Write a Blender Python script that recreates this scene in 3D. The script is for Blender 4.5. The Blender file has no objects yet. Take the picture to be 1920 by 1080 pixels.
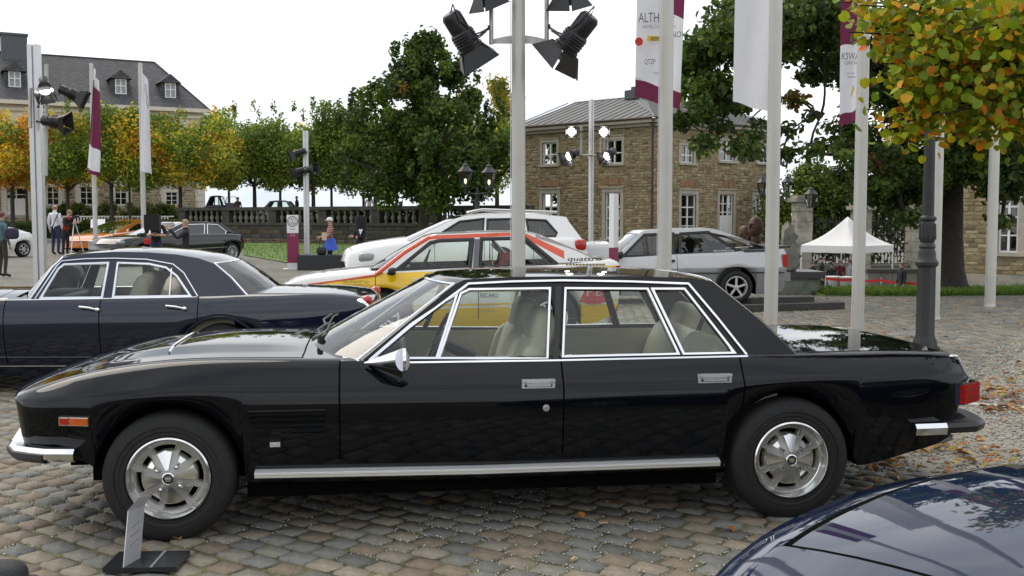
import bpy, bmesh, math, random
import numpy as np
from mathutils import Vector, Matrix
from mathutils.geometry import delaunay_2d_cdt
random.seed(7); rng = np.random.default_rng(11)
S = bpy.context.scene
COL = S.collection
R = math.radians
# ---------------------------------------------------------------- camera
FPX, CX, CY, CAMH = 2000.0, 960.0, 540.0, 1.6
PITCH = math.atan(132 / FPX)
cam = bpy.data.objects.new('camera', bpy.data.cameras.new('camera'))
COL.objects.link(cam); S.camera = cam
cam.location = (0, 0, CAMH); cam.rotation_euler = (R(90) - PITCH, 0, 0)
cam.data.sensor_width = 36; cam.data.lens = 36 * FPX / 1920
cam.data.clip_start = 0.05; cam.data.clip_end = 3000
# ---------------------------------------------------------------- world and sun
SUN_EL, SUN_AZ = R(52), R(-48)          # azimuth measured from +Y towards +X
w = bpy.data.worlds.new("World"); S.world = w; w.use_nodes = True
nt = w.node_tree; nt.nodes.clear()
out = nt.nodes.new('ShaderNodeOutputWorld'); bg = nt.nodes.new('ShaderNodeBackground')
sky = nt.nodes.new('ShaderNodeTexSky'); sky.sky_type = 'NISHITA'; sky.sun_disc = False
sky.sun_elevation = SUN_EL; sky.sun_rotation = SUN_AZ; sky.dust_density = 3; sky.air_density = 1
tc = nt.nodes.new('ShaderNodeTexCoord'); mp = nt.nodes.new('ShaderNodeMapping'); mp.inputs['Scale'].default_value = (1, 1, 2.6)
nz = nt.nodes.new('ShaderNodeTexNoise'); nz.inputs['Scale'].default_value = 2.2; nz.inputs['Detail'].default_value = 7; nz.inputs['Roughness'].default_value = .55
rp = nt.nodes.new('ShaderNodeValToRGB')
rp.color_ramp.elements[0].position = .33; rp.color_ramp.elements[0].color = (5.6, 6.3, 7.2, 1)
rp.color_ramp.elements[1].position = .61; rp.color_ramp.elements[1].color = (10.6, 10.6, 10.6, 1)
mx = nt.nodes.new('ShaderNodeMix'); mx.data_type = 'RGBA'; mx.inputs['Factor'].default_value = .90
L = nt.links.new
L(tc.outputs['Generated'], mp.inputs['Vector']); L(mp.outputs[0], nz.inputs['Vector']); L(nz.outputs['Fac'], rp.inputs['Fac'])
L(sky.outputs[0], mx.inputs[6]); L(rp.outputs[0], mx.inputs[7]); L(mx.outputs[2], bg.inputs['Color']); L(bg.outputs[0], out.inputs['Surface'])
bg.inputs['Strength'].default_value = 0.115
sun = bpy.data.objects.new('sun', bpy.data.lights.new('sun', 'SUN')); COL.objects.link(sun)
sun.data.energy = 1.5; sun.data.angle = R(40); sun.data.color = (1, .92, .80)
sun.rotation_euler = Vector((-math.sin(SUN_AZ) * math.cos(SUN_EL), -math.cos(SUN_AZ) * math.cos(SUN_EL), -math.sin(SUN_EL))).to_track_quat('-Z', 'Y').to_euler()
S.view_settings.view_transform = 'Standard'; S.view_settings.look = 'None'
S.view_settings.exposure = 0.36; S.view_settings.gamma = 1; S.view_settings.use_curve_mapping = False
S.render.engine = 'CYCLES'
S.cycles.max_bounces = 8; S.cycles.transparent_max_bounces = 16; S.cycles.glossy_bounces = 4; S.cycles.diffuse_bounces = 3
S.cycles.transmission_bounces = 6; S.cycles.sample_clamp_indirect = 6; S.cycles.caustics_reflective = False; S.cycles.caustics_refractive = False
S.cycles.use_denoising = True
# ---------------------------------------------------------------- pixel rays (photo pixels, 1920 wide) to places in the world
_cp, _sp = math.cos(PITCH), math.sin(PITCH)
def ray(px, py):
    u = (px - CX) / FPX; v = (CY - py) / FPX
    return np.array([u, _cp + _sp * v, -_sp + _cp * v])
def G(px, py, z=0.0):
    d = ray(px, py); t = (z - CAMH) / d[2]
    return Vector((d[0] * t, d[1] * t, z))
def D(px, py, y):
    d = ray(px, py); t = y / d[1]
    return Vector((d[0] * t, y, CAMH + d[2] * t))
class Frame:
    """a vehicle's or facade's own axes: local x along it, y away from the viewer, z up"""
    def __init__(s, origin, ang):
        s.o = np.array([origin[0], origin[1], origin[2] if len(origin) > 2 else 0.0]); s.a = ang
        c, n = math.cos(ang), math.sin(ang)
        s.ux = np.array([c, n, 0]); s.uy = np.array([-n, c, 0])
    def loc(s, wpt):
        q = np.array(wpt) - s.o
        return np.array([q @ s.ux, q @ s.uy, q[2]])
    def hit(s, px, py, a, b=0.0):
        """where the ray meets the local plane y = a + b*z -> (x, y, z)"""
        d = ray(px, py); p0 = np.array([0, 0, CAMH]) - s.o
        py0, dy = p0 @ s.uy, d @ s.uy
        t = (a + b * p0[2] - py0) / (dy - b * d[2])
        q = p0 + d * t
        return (float(q @ s.ux), float(q @ s.uy), float(q[2]))
    def hits(s, pts, a, b=0.0): return [s.hit(p[0], p[1], a, b) for p in pts]
def frame_from(pa, pb, yoff=0.0, z=0.0):
    """frame whose near plane y=yoff passes the ground pixels pa and pb; origin midway"""
    A, B = G(*pa, z), G(*pb, z); d = B - A; ang = math.atan2(d.y, d.x)
    f = Frame((0, 0, z), ang); m = (A + B) / 2
    f.o = np.array([m.x, m.y, z]) - f.uy * yoff
    return f
# ---------------------------------------------------------------- materials
MATS = {}
def M(name, col=(.5, .5, .5), rough=.5, metal=0.0, var=.10, scale=15.0, bump=0.0, bscale=60.0, coat=0.0, rnd=0.0, attr=False,
      emit=0.0, spec=.5, trans=0.0, dirt=None, dscale=3.0, noisew=None):
    if name in MATS: return MATS[name]
    m = bpy.data.materials.new(name); m.use_nodes = True; nt = m.node_tree; N = nt.nodes; L = nt.links.new
    b = N['Principled BSDF']
    b.inputs['Roughness'].default_value = rough; b.inputs['Metallic'].default_value = metal
    b.inputs['Coat Weight'].default_value = coat; b.inputs['Coat Roughness'].default_value = .02
    b.inputs['Specular IOR Level'].default_value = spec
    tc = N.new('ShaderNodeTexCoord'); nz = N.new('ShaderNodeTexNoise'); nz.inputs['Scale'].default_value = scale; nz.inputs['Detail'].default_value = 5
    L(tc.outputs['Object'], nz.inputs['Vector'])
    hsv = N.new('ShaderNodeHueSaturation')
    mr = N.new('ShaderNodeMapRange'); mr.inputs['From Min'].default_value = .25; mr.inputs['From Max'].default_value = .75
    mr.inputs['To Min'].default_value = 1 - var; mr.inputs['To Max'].default_value = 1 + var
    L(nz.outputs['Fac'], mr.inputs['Value'])
    if attr:
        at = N.new('ShaderNodeAttribute'); at.attribute_name = 'Col'; src = at.outputs['Color']
    else:
        rgb = N.new('ShaderNodeRGB'); rgb.outputs[0].default_value = (*col, 1); src = rgb.outputs[0]
    L(src, hsv.inputs['Color'])
    if rnd:
        oi = N.new('ShaderNodeObjectInfo'); m2 = N.new('ShaderNodeMapRange'); m2.inputs['To Min'].default_value = 1 - rnd; m2.inputs['To Max'].default_value = 1 + rnd
        mu = N.new('ShaderNodeMath'); mu.operation = 'MULTIPLY'
        L(oi.outputs['Random'], m2.inputs['Value']); L(m2.outputs[0], mu.inputs[0]); L(mr.outputs[0], mu.inputs[1]); L(mu.outputs[0], hsv.inputs['Value'])
    else: L(mr.outputs[0], hsv.inputs['Value'])
    csock = hsv.outputs['Color']
    if dirt:
        n2 = N.new('ShaderNodeTexNoise'); n2.inputs['Scale'].default_value = dscale; n2.inputs['Detail'].default_value = 8
        r2 = N.new('ShaderNodeValToRGB'); r2.color_ramp.elements[0].position = .48; r2.color_ramp.elements[1].position = .68
        mm = N.new('ShaderNodeMix'); mm.data_type = 'RGBA'
        L(tc.outputs['Object'], n2.inputs['Vector']); L(n2.outputs['Fac'], r2.inputs['Fac']); L(r2.outputs['Color'], mm.inputs['Factor'])
        L(csock, mm.inputs[6]); mm.inputs[7].default_value = (*dirt, 1); csock = mm.outputs[2]
    L(csock, b.inputs['Base Color'])
    if bump:
        n3 = N.new('ShaderNodeTexNoise'); n3.inputs['Scale'].default_value = bscale; n3.inputs['Detail'].default_value = 4
        bp = N.new('ShaderNodeBump'); bp.inputs['Strength'].default_value = bump; bp.inputs['Distance'].default_value = .02
        L(tc.outputs['Object'], n3.inputs['Vector']); L(n3.outputs['Fac'], bp.inputs['Height']); L(bp.outputs['Normal'], b.inputs['Normal'])
    if emit:
        L(csock, b.inputs['Emission Color']); b.inputs['Emission Strength'].default_value = emit
    if trans:
        o = N['Material Output']; tr = N.new('ShaderNodeBsdfTranslucent'); ms = N.new('ShaderNodeMixShader'); ms.inputs[0].default_value = trans
        L(csock, tr.inputs['Color']); L(b.outputs[0], ms.inputs[1]); L(tr.outputs[0], ms.inputs[2]); L(ms.outputs[0], o.inputs['Surface'])
    MATS[name] = m; return m
def glass(name, tint=(.8, .88, .85), refl=1.0, rough=.0):
    if name in MATS: return MATS[name]
    m = bpy.data.materials.new(name); m.use_nodes = True; nt = m.node_tree; N = nt.nodes; L = nt.links.new; N.clear()
    o = N.new('ShaderNodeOutputMaterial'); t = N.new('ShaderNodeBsdfTransparent'); g = N.new('ShaderNodeBsdfGlossy'); mx = N.new('ShaderNodeMixShader')
    fr = N.new('ShaderNodeFresnel'); fr.inputs['IOR'].default_value = 1.5; mu = N.new('ShaderNodeMath'); mu.operation = 'MULTIPLY'; mu.inputs[1].default_value = 1.5 * refl
    t.inputs['Color'].default_value = (*tint, 1); g.inputs['Roughness'].default_value = rough
    tc = N.new('ShaderNodeTexCoord'); nz = N.new('ShaderNodeTexNoise'); nz.inputs['Scale'].default_value = 1.5
    bp = N.new('ShaderNodeBump'); bp.inputs['Strength'].default_value = .03; bp.inputs['Distance'].default_value = .02
    L(tc.outputs['Object'], nz.inputs['Vector']); L(nz.outputs['Fac'], bp.inputs['Height']); L(bp.outputs[0], g.inputs['Normal'])
    L(fr.outputs[0], mu.inputs[0]); L(mu.outputs[0], mx.inputs[0]); L(t.outputs[0], mx.inputs[1]); L(g.outputs[0], mx.inputs[2]); L(mx.outputs[0], o.inputs['Surface'])
    MATS[name] = m; return m
CHROME = M('chrome', (.82, .82, .84), .08, 1.0, var=.03)
STEEL = M('brushed_aluminium', (.62, .62, .63), .38, .85, var=.05, scale=8)
BLACKP = M('black_plastic', (.012, .012, .013), .42, var=.2)
RUBBER = M('tyre_rubber', (.010, .0098, .0095), .75, var=.25, scale=30, bump=.15, bscale=200)
UNDER = M('underbody_black', (.004, .004, .004), .95, var=.2, spec=.05)
SHUT = M('shut_line', (.002, .002, .002), .9, spec=.03)
ALLOY = M('alloy_grey', (.40, .39, .37), .40, .45, var=.08, scale=40)
ALLOYP = M('alloy_polished', (.75, .75, .74), .16, .95, var=.04)
GLASS = glass('car_glass', (.92, .975, .94), .9)
WGLASS = glass('window_glass', (.35, .38, .4), 2.2)
# ---------------------------------------------------------------- mesh building
def things_props(o, label=None, cat=None, group=None, kind=None):
    if label: o['label'] = label
    if cat: o['category'] = cat
    if group: o['group'] = group
    if kind: o['kind'] = kind
    return o
def thing(name, label, cat, loc=(0, 0, 0), rz=0.0, group=None):
    o = bpy.data.objects.new(name, None); COL.objects.link(o); o.location = loc; o.rotation_euler = (0, 0, rz); o.empty_display_size = .2
    return things_props(o, label, cat, group)
def fthing(name, label, cat, fr, group=None): return thing(name, label, cat, tuple(fr.o), fr.a, group)
def node(name, parent, loc=(0, 0, 0), rot=(0, 0, 0)):
    o = bpy.data.objects.new(name, None); COL.objects.link(o); o.parent = parent; o.location = loc; o.rotation_euler = rot; o.empty_display_size = .1
    return o
def link_mesh(name, me, parent=None, loc=None, rot=None):
    o = bpy.data.objects.new(name, me); COL.objects.link(o)
    if parent: o.parent = parent
    if loc is not None: o.location = loc
    if rot is not None: o.rotation_euler = rot
    return o
def copy_tree(o, parent=None):
    c = o.copy(); COL.objects.link(c); c.parent = parent
    for ch in list(o.children): copy_tree(ch, c)
    return c
class MB:
    def __init__(s): s.v = []; s.f = []; s.m = []; s.cur = 0
    def mat(s, i): s.cur = i; return s
    def add(s, vs, fs):
        n = len(s.v); s.v += [tuple(map(float, p)) for p in vs]; s.f += [tuple(i + n for i in f) for f in fs]; s.m += [s.cur] * len(fs); return s
    def box(s, c, sz, rz=0.0, mtx=None, taper=1.0):
        x, y, z = sz[0] / 2, sz[1] / 2, sz[2] / 2; t = taper
        p = [(-x, -y, -z), (x, -y, -z), (x, y, -z), (-x, y, -z), (-x * t, -y * t, z), (x * t, -y * t, z), (x * t, y * t, z), (-x * t, y * t, z)]
        m = mtx if mtx is not None else Matrix.Translation(c) @ Matrix.Rotation(rz, 4, 'Z')
        return s.add([m @ Vector(q) for q in p], [(3, 2, 1, 0), (4, 5, 6, 7), (0, 1, 5, 4), (1, 2, 6, 5), (2, 3, 7, 6), (3, 0, 4, 7)])
    def cyl(s, p0, p1, r0, r1=None, n=12, caps=True):
        p0, p1 = Vector(p0), Vector(p1); r1 = r0 if r1 is None else r1
        d = (p1 - p0).normalized(); a = d.orthogonal().normalized(); b = d.cross(a)
        vs = []
        for p, r in ((p0, r0), (p1, r1)):
            for k in range(n):
                t = 2 * math.pi * k / n; vs.append(p + (a * math.cos(t) + b * math.sin(t)) * r)
        fs = [(k, (k + 1) % n, n + (k + 1) % n, n + k) for k in range(n)]
        if caps: fs += [tuple(range(n - 1, -1, -1)), tuple(range(n, 2 * n))]
        return s.add(vs, fs)
    def tube(s, pts, r, n=6, r1=None):
        pts = [Vector(p) for p in pts]; r1 = r if r1 is None else r1; k = len(pts); base = len(s.v); a = None
        for i, p in enumerate(pts):
            d = (pts[min(i + 1, k - 1)] - pts[max(i - 1, 0)]).normalized()
            a = d.orthogonal().normalized() if a is None else (a - d * a.dot(d)).normalized()
            b = d.cross(a); rr = r + (r1 - r) * i / max(1, k - 1)
            s.v += [tuple(p + (a * math.cos(2 * math.pi * j / n) + b * math.sin(2 * math.pi * j / n)) * rr) for j in range(n)]
        fs = [(base + i * n + j, base + i * n + (j + 1) % n, base + (i + 1) * n + (j + 1) % n, base + (i + 1) * n + j) for i in range(k - 1) for j in range(n)]
        fs += [tuple(base + j for j in range(n - 1, -1, -1)), tuple(base + (k - 1) * n + j for j in range(n))]
        s.f += fs; s.m += [s.cur] * len(fs); return s
    def lathe(s, prof, n=24, mtx=None, close=False):
        """prof: (r, h) about local z"""
        m = mtx or Matrix.Identity(4); vs = []; k = len(prof)
        for r, h in prof:
            for j in range(n):
                t = 2 * math.pi * j / n; vs.append(m @ Vector((r * math.cos(t), r * math.sin(t), h)))
        fs = [(i * n + j, i * n + (j + 1) % n, (i + 1) * n + (j + 1) % n, (i + 1) * n + j) for i in range(k - 1) for j in range(n)]
        return s.add(vs, fs)
    def sweep(s, pts, side, w, h, closed=False):
        """flat bar: w across (in the plane), h thick along 'side' (outward)"""
        P = [Vector(p) for p in pts]; n = len(P); sd = Vector(side).normalized(); base = len(s.v)
        for i, p in enumerate(P):
            a = P[(i - 1) % n] if (closed or i > 0) else None; c = P[(i + 1) % n] if (closed or i < n - 1) else None
            d1 = (p - a).normalized() if a is not None else None; d2 = (c - p).normalized() if c is not None else None
            d1 = d1 or d2; d2 = d2 or d1
            n1 = d1.cross(sd).normalized(); n2 = d2.cross(sd).normalized(); nn = (n1 + n2)
            nn = nn.normalized() if nn.length > 1e-6 else n1
            k = w / 2 / max(.35, nn.dot(n1))
            s.v += [tuple(p - nn * k), tuple(p - nn * k * .55 + sd * h), tuple(p + nn * k * .55 + sd * h), tuple(p + nn * k), tuple(p + nn * k - sd * h), tuple(p - nn * k - sd * h)]
        fs = []
        for i in range(n if closed else n - 1):
            j = (i + 1) % n
            for q in range(6): fs.append((base + i * 6 + q, base + i * 6 + (q + 1) % 6, base + j * 6 + (q + 1) % 6, base + j * 6 + q))
        if not closed: fs += [tuple(base + q for q in range(5, -1, -1)), tuple(base + (n - 1) * 6 + q for q in range(6))]
        s.f += fs; s.m += [s.cur] * len(fs); return s
    def grid(s, rows, closed_u=False):
        """rows: list of equally long point lists"""
        k = len(rows[0]); base = len(s.v)
        for r in rows: s.v += [tuple(map(float, p)) for p in r]
        fs = [(base + i * k + j, base + i * k + (j + 1) % k, base + (i + 1) * k + (j + 1) % k, base + (i + 1) * k + j) for i in range(len(rows) - 1) for j in range(k if closed_u else k - 1)]
        s.f += fs; s.m += [s.cur] * len(fs); return s
    def plate(s, outer, holes=(), off=(0, 0, 0)):
        """flat polygon with holes given thickness 'off'"""
        loops = [[Vector(p) for p in outer]] + [[Vector(p) for p in h] for h in holes]
        flat = [p for l in loops for p in l]; n = len(flat); o = Vector(off); O = loops[0]
        nn = Vector((0, 0, 0))
        for i in range(len(O)): nn += O[i].cross(O[(i + 1) % len(O)])
        nn.normalize(); ea = (O[1] - O[0]).normalized(); eb = nn.cross(ea)
        p2 = [Vector(((p - O[0]).dot(ea), (p - O[0]).dot(eb))) for p in flat]; ed = []; st = 0
        for l in loops: k = len(l); ed += [(st + i, st + (i + 1) % k) for i in range(k)]; st += k
        res = delaunay_2d_cdt(p2, ed, [], 0, 1e-7)
        def inside(c, poly):
            r = False
            for i in range(len(poly)):
                a_, b_ = poly[i], poly[i - 1]
                if (a_.y > c.y) != (b_.y > c.y) and c.x < (b_.x - a_.x) * (c.y - a_.y) / (b_.y - a_.y) + a_.x: r = not r
            return r
        L2 = []; st = 0
        for l in loops: L2.append(p2[st:st + len(l)]); st += len(l)
        mp_ = [g[0] if g else None for g in res[3]]; tri = []
        for f in res[2]:
            if any(mp_[i] is None for i in f): continue
            c = sum((res[0][i] for i in f), Vector((0, 0))) / len(f)
            if inside(c, L2[0]) and not any(inside(c, h) for h in L2[1:]): tri.append([mp_[i] for i in f])
        vs = flat[:]; fs = [tuple(t) for t in tri]
        if o.length > 0:
            vs += [p + o for p in flat]; fs += [tuple(i + n for i in reversed(t)) for t in tri]; st = 0
            for l in loops:
                k = len(l); fs += [(st + i, st + (i + 1) % k, n + st + (i + 1) % k, n + st + i) for i in range(k)]; st += k
        return s.add(vs, fs)
    def mesh(s, name, mats, smooth=35):
        me = bpy.data.meshes.new(name); me.from_pydata(s.v, [], s.f)
        for m in (mats if isinstance(mats, (list, tuple)) else [mats]): me.materials.append(m)
        if any(s.m): me.polygons.foreach_set('material_index', s.m)
        bm = bmesh.new(); bm.from_mesh(me); bmesh.ops.recalc_face_normals(bm, faces=bm.faces); bm.to_mesh(me); bm.free()
        if smooth is not None:
            me.polygons.foreach_set('use_smooth', [True] * len(me.polygons)); me.set_sharp_from_angle(angle=R(smooth))
        me.update(); return me
    def build(s, name, mats, parent=None, smooth=35, label=None, cat=None, group=None, kind=None, loc=None, rot=None, merge=0):
        me = s.mesh(name, mats, smooth)
        if merge:
            bm = bmesh.new(); bm.from_mesh(me); bmesh.ops.remove_doubles(bm, verts=bm.verts, dist=merge); bmesh.ops.recalc_face_normals(bm, faces=bm.faces); bm.to_mesh(me); bm.free()
        return things_props(link_mesh(name, me, parent, loc, rot), label, cat, group, kind)
def np_mesh(name, V, F, mats, col=None, smooth=False, mi=None):
    """fast mesh from numpy; F is (n,k)"""
    me = bpy.data.meshes.new(name); V = np.asarray(V, np.float32); F = np.asarray(F, np.int32); n, k = F.shape
    me.vertices.add(len(V)); me.vertices.foreach_set('co', V.ravel()); me.loops.add(n * k); me.loops.foreach_set('vertex_index', F.ravel())
    me.polygons.add(n); me.polygons.foreach_set('loop_start', np.arange(0, n * k, k, dtype=np.int32))
    for m in (mats if isinstance(mats, (list, tuple)) else [mats]): me.materials.append(m)
    if mi is not None: me.polygons.foreach_set('material_index', np.asarray(mi, np.int32))
    me.polygons.foreach_set('use_smooth', [smooth] * n); me.update(calc_edges=True)
    if col is not None:
        ca = me.color_attributes.new('Col', 'FLOAT_COLOR', 'POINT'); c = np.ones((len(V), 4), np.float32); c[:, :3] = col; ca.data.foreach_set('color', c.ravel())
    return me
def text_mesh(body, size=1.0, extrude=.002, shear=0.0, spacing=1.0, align='LEFT', offset=0.0):
    cu = bpy.data.curves.new('lettering', 'FONT'); cu.body = body; cu.size = size; cu.extrude = extrude; cu.shear = shear; cu.space_character = spacing; cu.align_x = align; cu.offset = offset
    cu.resolution_u = 3
    ob = bpy.data.objects.new('lettering', cu); COL.objects.link(ob)
    me = bpy.data.meshes.new_from_object(ob.evaluated_get(bpy.context.evaluated_depsgraph_get()))
    bpy.data.objects.remove(ob); bpy.data.curves.remove(cu); return me
def lettering(body, parent, p, height, mat, width=None, rot=(R(90), 0, 0), shear=0.0, extrude=.001, name='lettering', align='CENTER', offset=0.0):
    me = text_mesh(body, 1.0, 0, shear, 1.0, align, offset); xs = [v.co.x for v in me.vertices]; ys = [v.co.y for v in me.vertices]
    sx = (width / (max(xs) - min(xs))) if width else height / (max(ys) - min(ys)); sy = height / (max(ys) - min(ys))
    for v in me.vertices: v.co = (v.co.x * sx, (v.co.y - min(ys)) * sy, 0)
    me.materials.clear(); me.materials.append(mat)
    o = link_mesh(name, me, parent, p, rot); return o
def sell(mb, c, sz, e=.4, mtx=None, nu=16, nv=9):
    """rounded cushion-like block"""
    m = mtx if mtx is not None else Matrix.Translation(c); f = lambda t: math.copysign(abs(t) ** e, t)
    rows = []
    for i in range(nv + 1):
        v = -math.pi / 2 + math.pi * i / nv
        rows.append([m @ Vector((sz[0] / 2 * f(math.cos(v)) * f(math.cos(2 * math.pi * j / nu)), sz[1] / 2 * f(math.cos(v)) * f(math.sin(2 * math.pi * j / nu)), sz[2] / 2 * f(math.sin(v)))) for j in range(nu)])
    mb.grid(rows, True)
# ================================================================ ground
def smooth(a, b, x): t = np.clip((np.asarray(x, float) - a) / (b - a), 0, 1); return t * t * (3 - 2 * t)
def HT(x, y):
    """terrain height: level yard, falling away behind the grass edge on the right"""
    x = np.asarray(x, float); y = np.asarray(y, float)
    e = smooth(-2, 8, x - .0 * y)
    return -1.95 * smooth(23.4, 31, y) * e - .011 * (1 - smooth(19, 25, y))
def ground_mat():
    m = bpy.data.materials.new('yard_paving'); m.use_nodes = True; nt = m.node_tree; N = nt.nodes; L = nt.links.new; b = N['Principled BSDF']; b.inputs['Roughness'].default_value = .85
    tc = N.new('ShaderNodeTexCoord'); mp = N.new('ShaderNodeMapping'); mp.inputs['Rotation'].default_value = (0, 0, R(36)); L(tc.outputs['Object'], mp.inputs['Vector'])
    nz = N.new('ShaderNodeTexNoise'); nz.inputs['Scale'].default_value = 5; L(tc.outputs['Object'], nz.inputs['Vector'])
    ad = N.new('ShaderNodeVectorMath'); ad.operation = 'MULTIPLY_ADD'; ad.inputs[1].default_value = (.06, .06, 0); L(nz.outputs['Color'], ad.inputs[0]); L(mp.outputs[0], ad.inputs[2])
    br = N.new('ShaderNodeTexBrick'); br.inputs['Scale'].default_value = 1; br.inputs['Brick Width'].default_value = .19; br.inputs['Row Height'].default_value = .16; br.inputs['Mortar Size'].default_value = .022; br.inputs['Mortar Smooth'].default_value = .4
    br.inputs['Color1'].default_value = (.21, .195, .16, 1); br.inputs['Color2'].default_value = (.145, .14, .122, 1); br.inputs['Mortar'].default_value = (.06, .052, .038, 1)
    L(ad.outputs[0], br.inputs['Vector'])
    n2 = N.new('ShaderNodeTexNoise'); n2.inputs['Scale'].default_value = .5; n2.inputs['Detail'].default_value = 6; L(tc.outputs['Object'], n2.inputs['Vector'])
    mr = N.new('ShaderNodeMapRange'); mr.inputs['To Min'].default_value = .7; mr.inputs['To Max'].default_value = 1.35; L(n2.outputs['Fac'], mr.inputs['Value'])
    hs = N.new('ShaderNodeHueSaturation'); L(br.outputs['Color'], hs.inputs['Color']); L(mr.outputs[0], hs.inputs['Value'])
    # soil under the laid stones of the near yard
    sx = N.new('ShaderNodeSeparateXYZ'); L(tc.outputs['Object'], sx.inputs[0]); st = N.new('ShaderNodeMapRange'); st.inputs['From Min'].default_value = 20.0; st.inputs['From Max'].default_value = 21.5; L(sx.outputs['Y'], st.inputs['Value'])
    n3 = N.new('ShaderNodeTexNoise'); n3.inputs['Scale'].default_value = 9; n3.inputs['Detail'].default_value = 8; L(tc.outputs['Object'], n3.inputs['Vector'])
    r3 = N.new('ShaderNodeValToRGB'); r3.color_ramp.elements[0].color = (.055, .05, .033, 1); r3.color_ramp.elements[1].color = (.15, .14, .06, 1); r3.color_ramp.elements[0].position = .4; r3.color_ramp.elements[1].position = .65; L(n3.outputs['Fac'], r3.inputs['Fac'])
    mx = N.new('ShaderNodeMix'); mx.data_type = 'RGBA'; L(st.outputs[0], mx.inputs['Factor']); L(r3.outputs[0], mx.inputs[6]); L(hs.outputs[0], mx.inputs[7]); L(mx.outputs[2], b.inputs['Base Color'])
    bp = N.new('ShaderNodeBump'); bp.inputs['Strength'].default_value = .7; bp.inputs['Distance'].default_value = .03; iv = N.new('ShaderNodeMath'); iv.operation = 'SUBTRACT'; iv.inputs[0].default_value = 1; L(br.outputs['Fac'], iv.inputs[1]); L(iv.outputs[0], bp.inputs['Height']); L(bp.outputs[0], b.inputs['Normal'])
    return m
gx = np.concatenate([np.linspace(-900, -60, 15)[:-1], np.linspace(-60, 60, 121), np.linspace(60, 900, 15)[1:]]); gy = np.concatenate([np.linspace(-400, 0, 9)[:-1], np.linspace(0, 80, 161), np.linspace(80, 1600, 22)[1:]])
X, Y = np.meshgrid(gx, gy); Z = HT(X, Y); k = len(gx); I = np.arange(len(gy) - 1)[:, None] * k + np.arange(k - 1)[None, :]
link_mesh('ground', np_mesh('ground', np.stack([X, Y, Z], -1).reshape(-1, 3), np.stack([I, I + 1, I + k + 1, I + k], -1).reshape(-1, 4), ground_mat(), smooth=True))['kind'] = 'structure'
# --- laid cobbles
GRAVEL_A, GRAVEL_B = G(1585, 880), G(1925, 652)
def in_gravel(x, y, pad=0.0):
    dx, dy = GRAVEL_B.x - GRAVEL_A.x, GRAVEL_B.y - GRAVEL_A.y
    return ((x - GRAVEL_A.x) * dy - (y - GRAVEL_A.y) * dx) / math.hypot(dx, dy) > pad and y > GRAVEL_A.y - .30 * (x - GRAVEL_A.x)
COBBLE = M('cobble_stone', rough=.8, var=.22, scale=22, bump=.45, bscale=70, attr=True)
PAL = np.array([[.18, .17, .14], [.155, .153, .135], [.20, .165, .118], [.14, .142, .13], [.215, .185, .14], [.175, .14, .10], [.125, .124, .108], [.22, .20, .158]])
def stones():
    th = R(-36); c, s = math.cos(th), math.sin(th); cw, ch = .178, .142
    out = []
    for j in range(-170, 230):
        off = (j % 2) * .5 + rng.uniform(-.12, .12); dj = rng.uniform(-.008, .008)
        for i in range(-170, 200):
            a, b = (i + off) * cw, j * ch + dj
            x, y = a * c - b * s, a * s + b * c
            if y < 4.0 or y > 21 or abs(x) > .5 * y + .55 or in_gravel(x, y): continue
            out.append((x, y))
    return np.array(out), th, cw, ch
SP, STH, SCW, SCH = stones()
def stone_proto(n):
    """rounded cobble tops: (n,17,3) local verts"""
    w = SCW * rng.uniform(.90, .985, n) / 2; h = SCH * rng.uniform(.90, .985, n) / 2
    ang = np.array([.42, 1.15, 1.99, 2.72, 3.56, 4.29, 5.13, 5.86]); V = np.zeros((n, 17, 3)); e = .27
    for k, a in enumerate(ang):
        cx = math.copysign(abs(math.cos(a)) ** e, math.cos(a)); cy = math.copysign(abs(math.sin(a)) ** e, math.sin(a)); j = rng.uniform(.88, 1.03, n)
        V[:, k, 0] = w * cx * j; V[:, k, 1] = h * cy * j; V[:, k, 2] = -.015
        V[:, 8 + k, 0] = w * cx * .90 * j; V[:, 8 + k, 1] = h * cy * .90 * j; V[:, 8 + k, 2] = -.002 + rng.uniform(-.002, .002, n)
    V[:, 16, 2] = rng.uniform(-.001, .004, n); return V
SF = np.array([[k, (k + 1) % 8, 8 + (k + 1) % 8, 8 + k] for k in range(8)] + [[8 + k, 8 + (k + 1) % 8, 16, 16] for k in range(8)])
SQ = np.array([f for f in SF[:8].tolist()]); ST = np.array([[8 + k, 8 + (k + 1) % 8, 16] for k in range(8)])
def tri_faces(n): 
    t = []
    for q in SQ: t += [[q[0], q[1], q[2]], [q[0], q[2], q[3]]]
    t = np.array(t + ST.tolist()); return (np.arange(n)[:, None, None] * 17 + t[None]).reshape(-1, 3)
ROTV = lambda V, a: np.stack([V[..., 0] * np.cos(a) - V[..., 1] * np.sin(a), V[..., 0] * np.sin(a) + V[..., 1] * np.cos(a), V[..., 2]], -1)
vis = [(k, y) for k, (x, y) in enumerate(SP) if y > 4.6 and abs(x) < .478 * y and not (.30 < x - .0 and y < 3.2)]
near = sorted(vis, key=lambda t: t[1])[:300]; near_i = np.array([k for k, _ in near]); mask = np.ones(len(SP), bool); mask[near_i] = False
paving = things_props(bpy.data.objects.new('cobbled_yard', None), kind='structure'); COL.objects.link(paving)
protos = []
for q in range(30):
    protos.append(np_mesh('cobblestone', stone_proto(1)[0], tri_faces(1), COBBLE, np.tile(PAL[rng.integers(len(PAL))] * rng.uniform(.85, 1.15), (17, 1)), True))
for k in near_i: link_mesh('cobblestone', protos[int(rng.integers(30))], paving, (SP[k][0], SP[k][1], float(rng.uniform(-.004, .004))), (R(rng.uniform(-2, 2)), R(rng.uniform(-2, 2)), STH + R(rng.uniform(-4, 4))))
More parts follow.
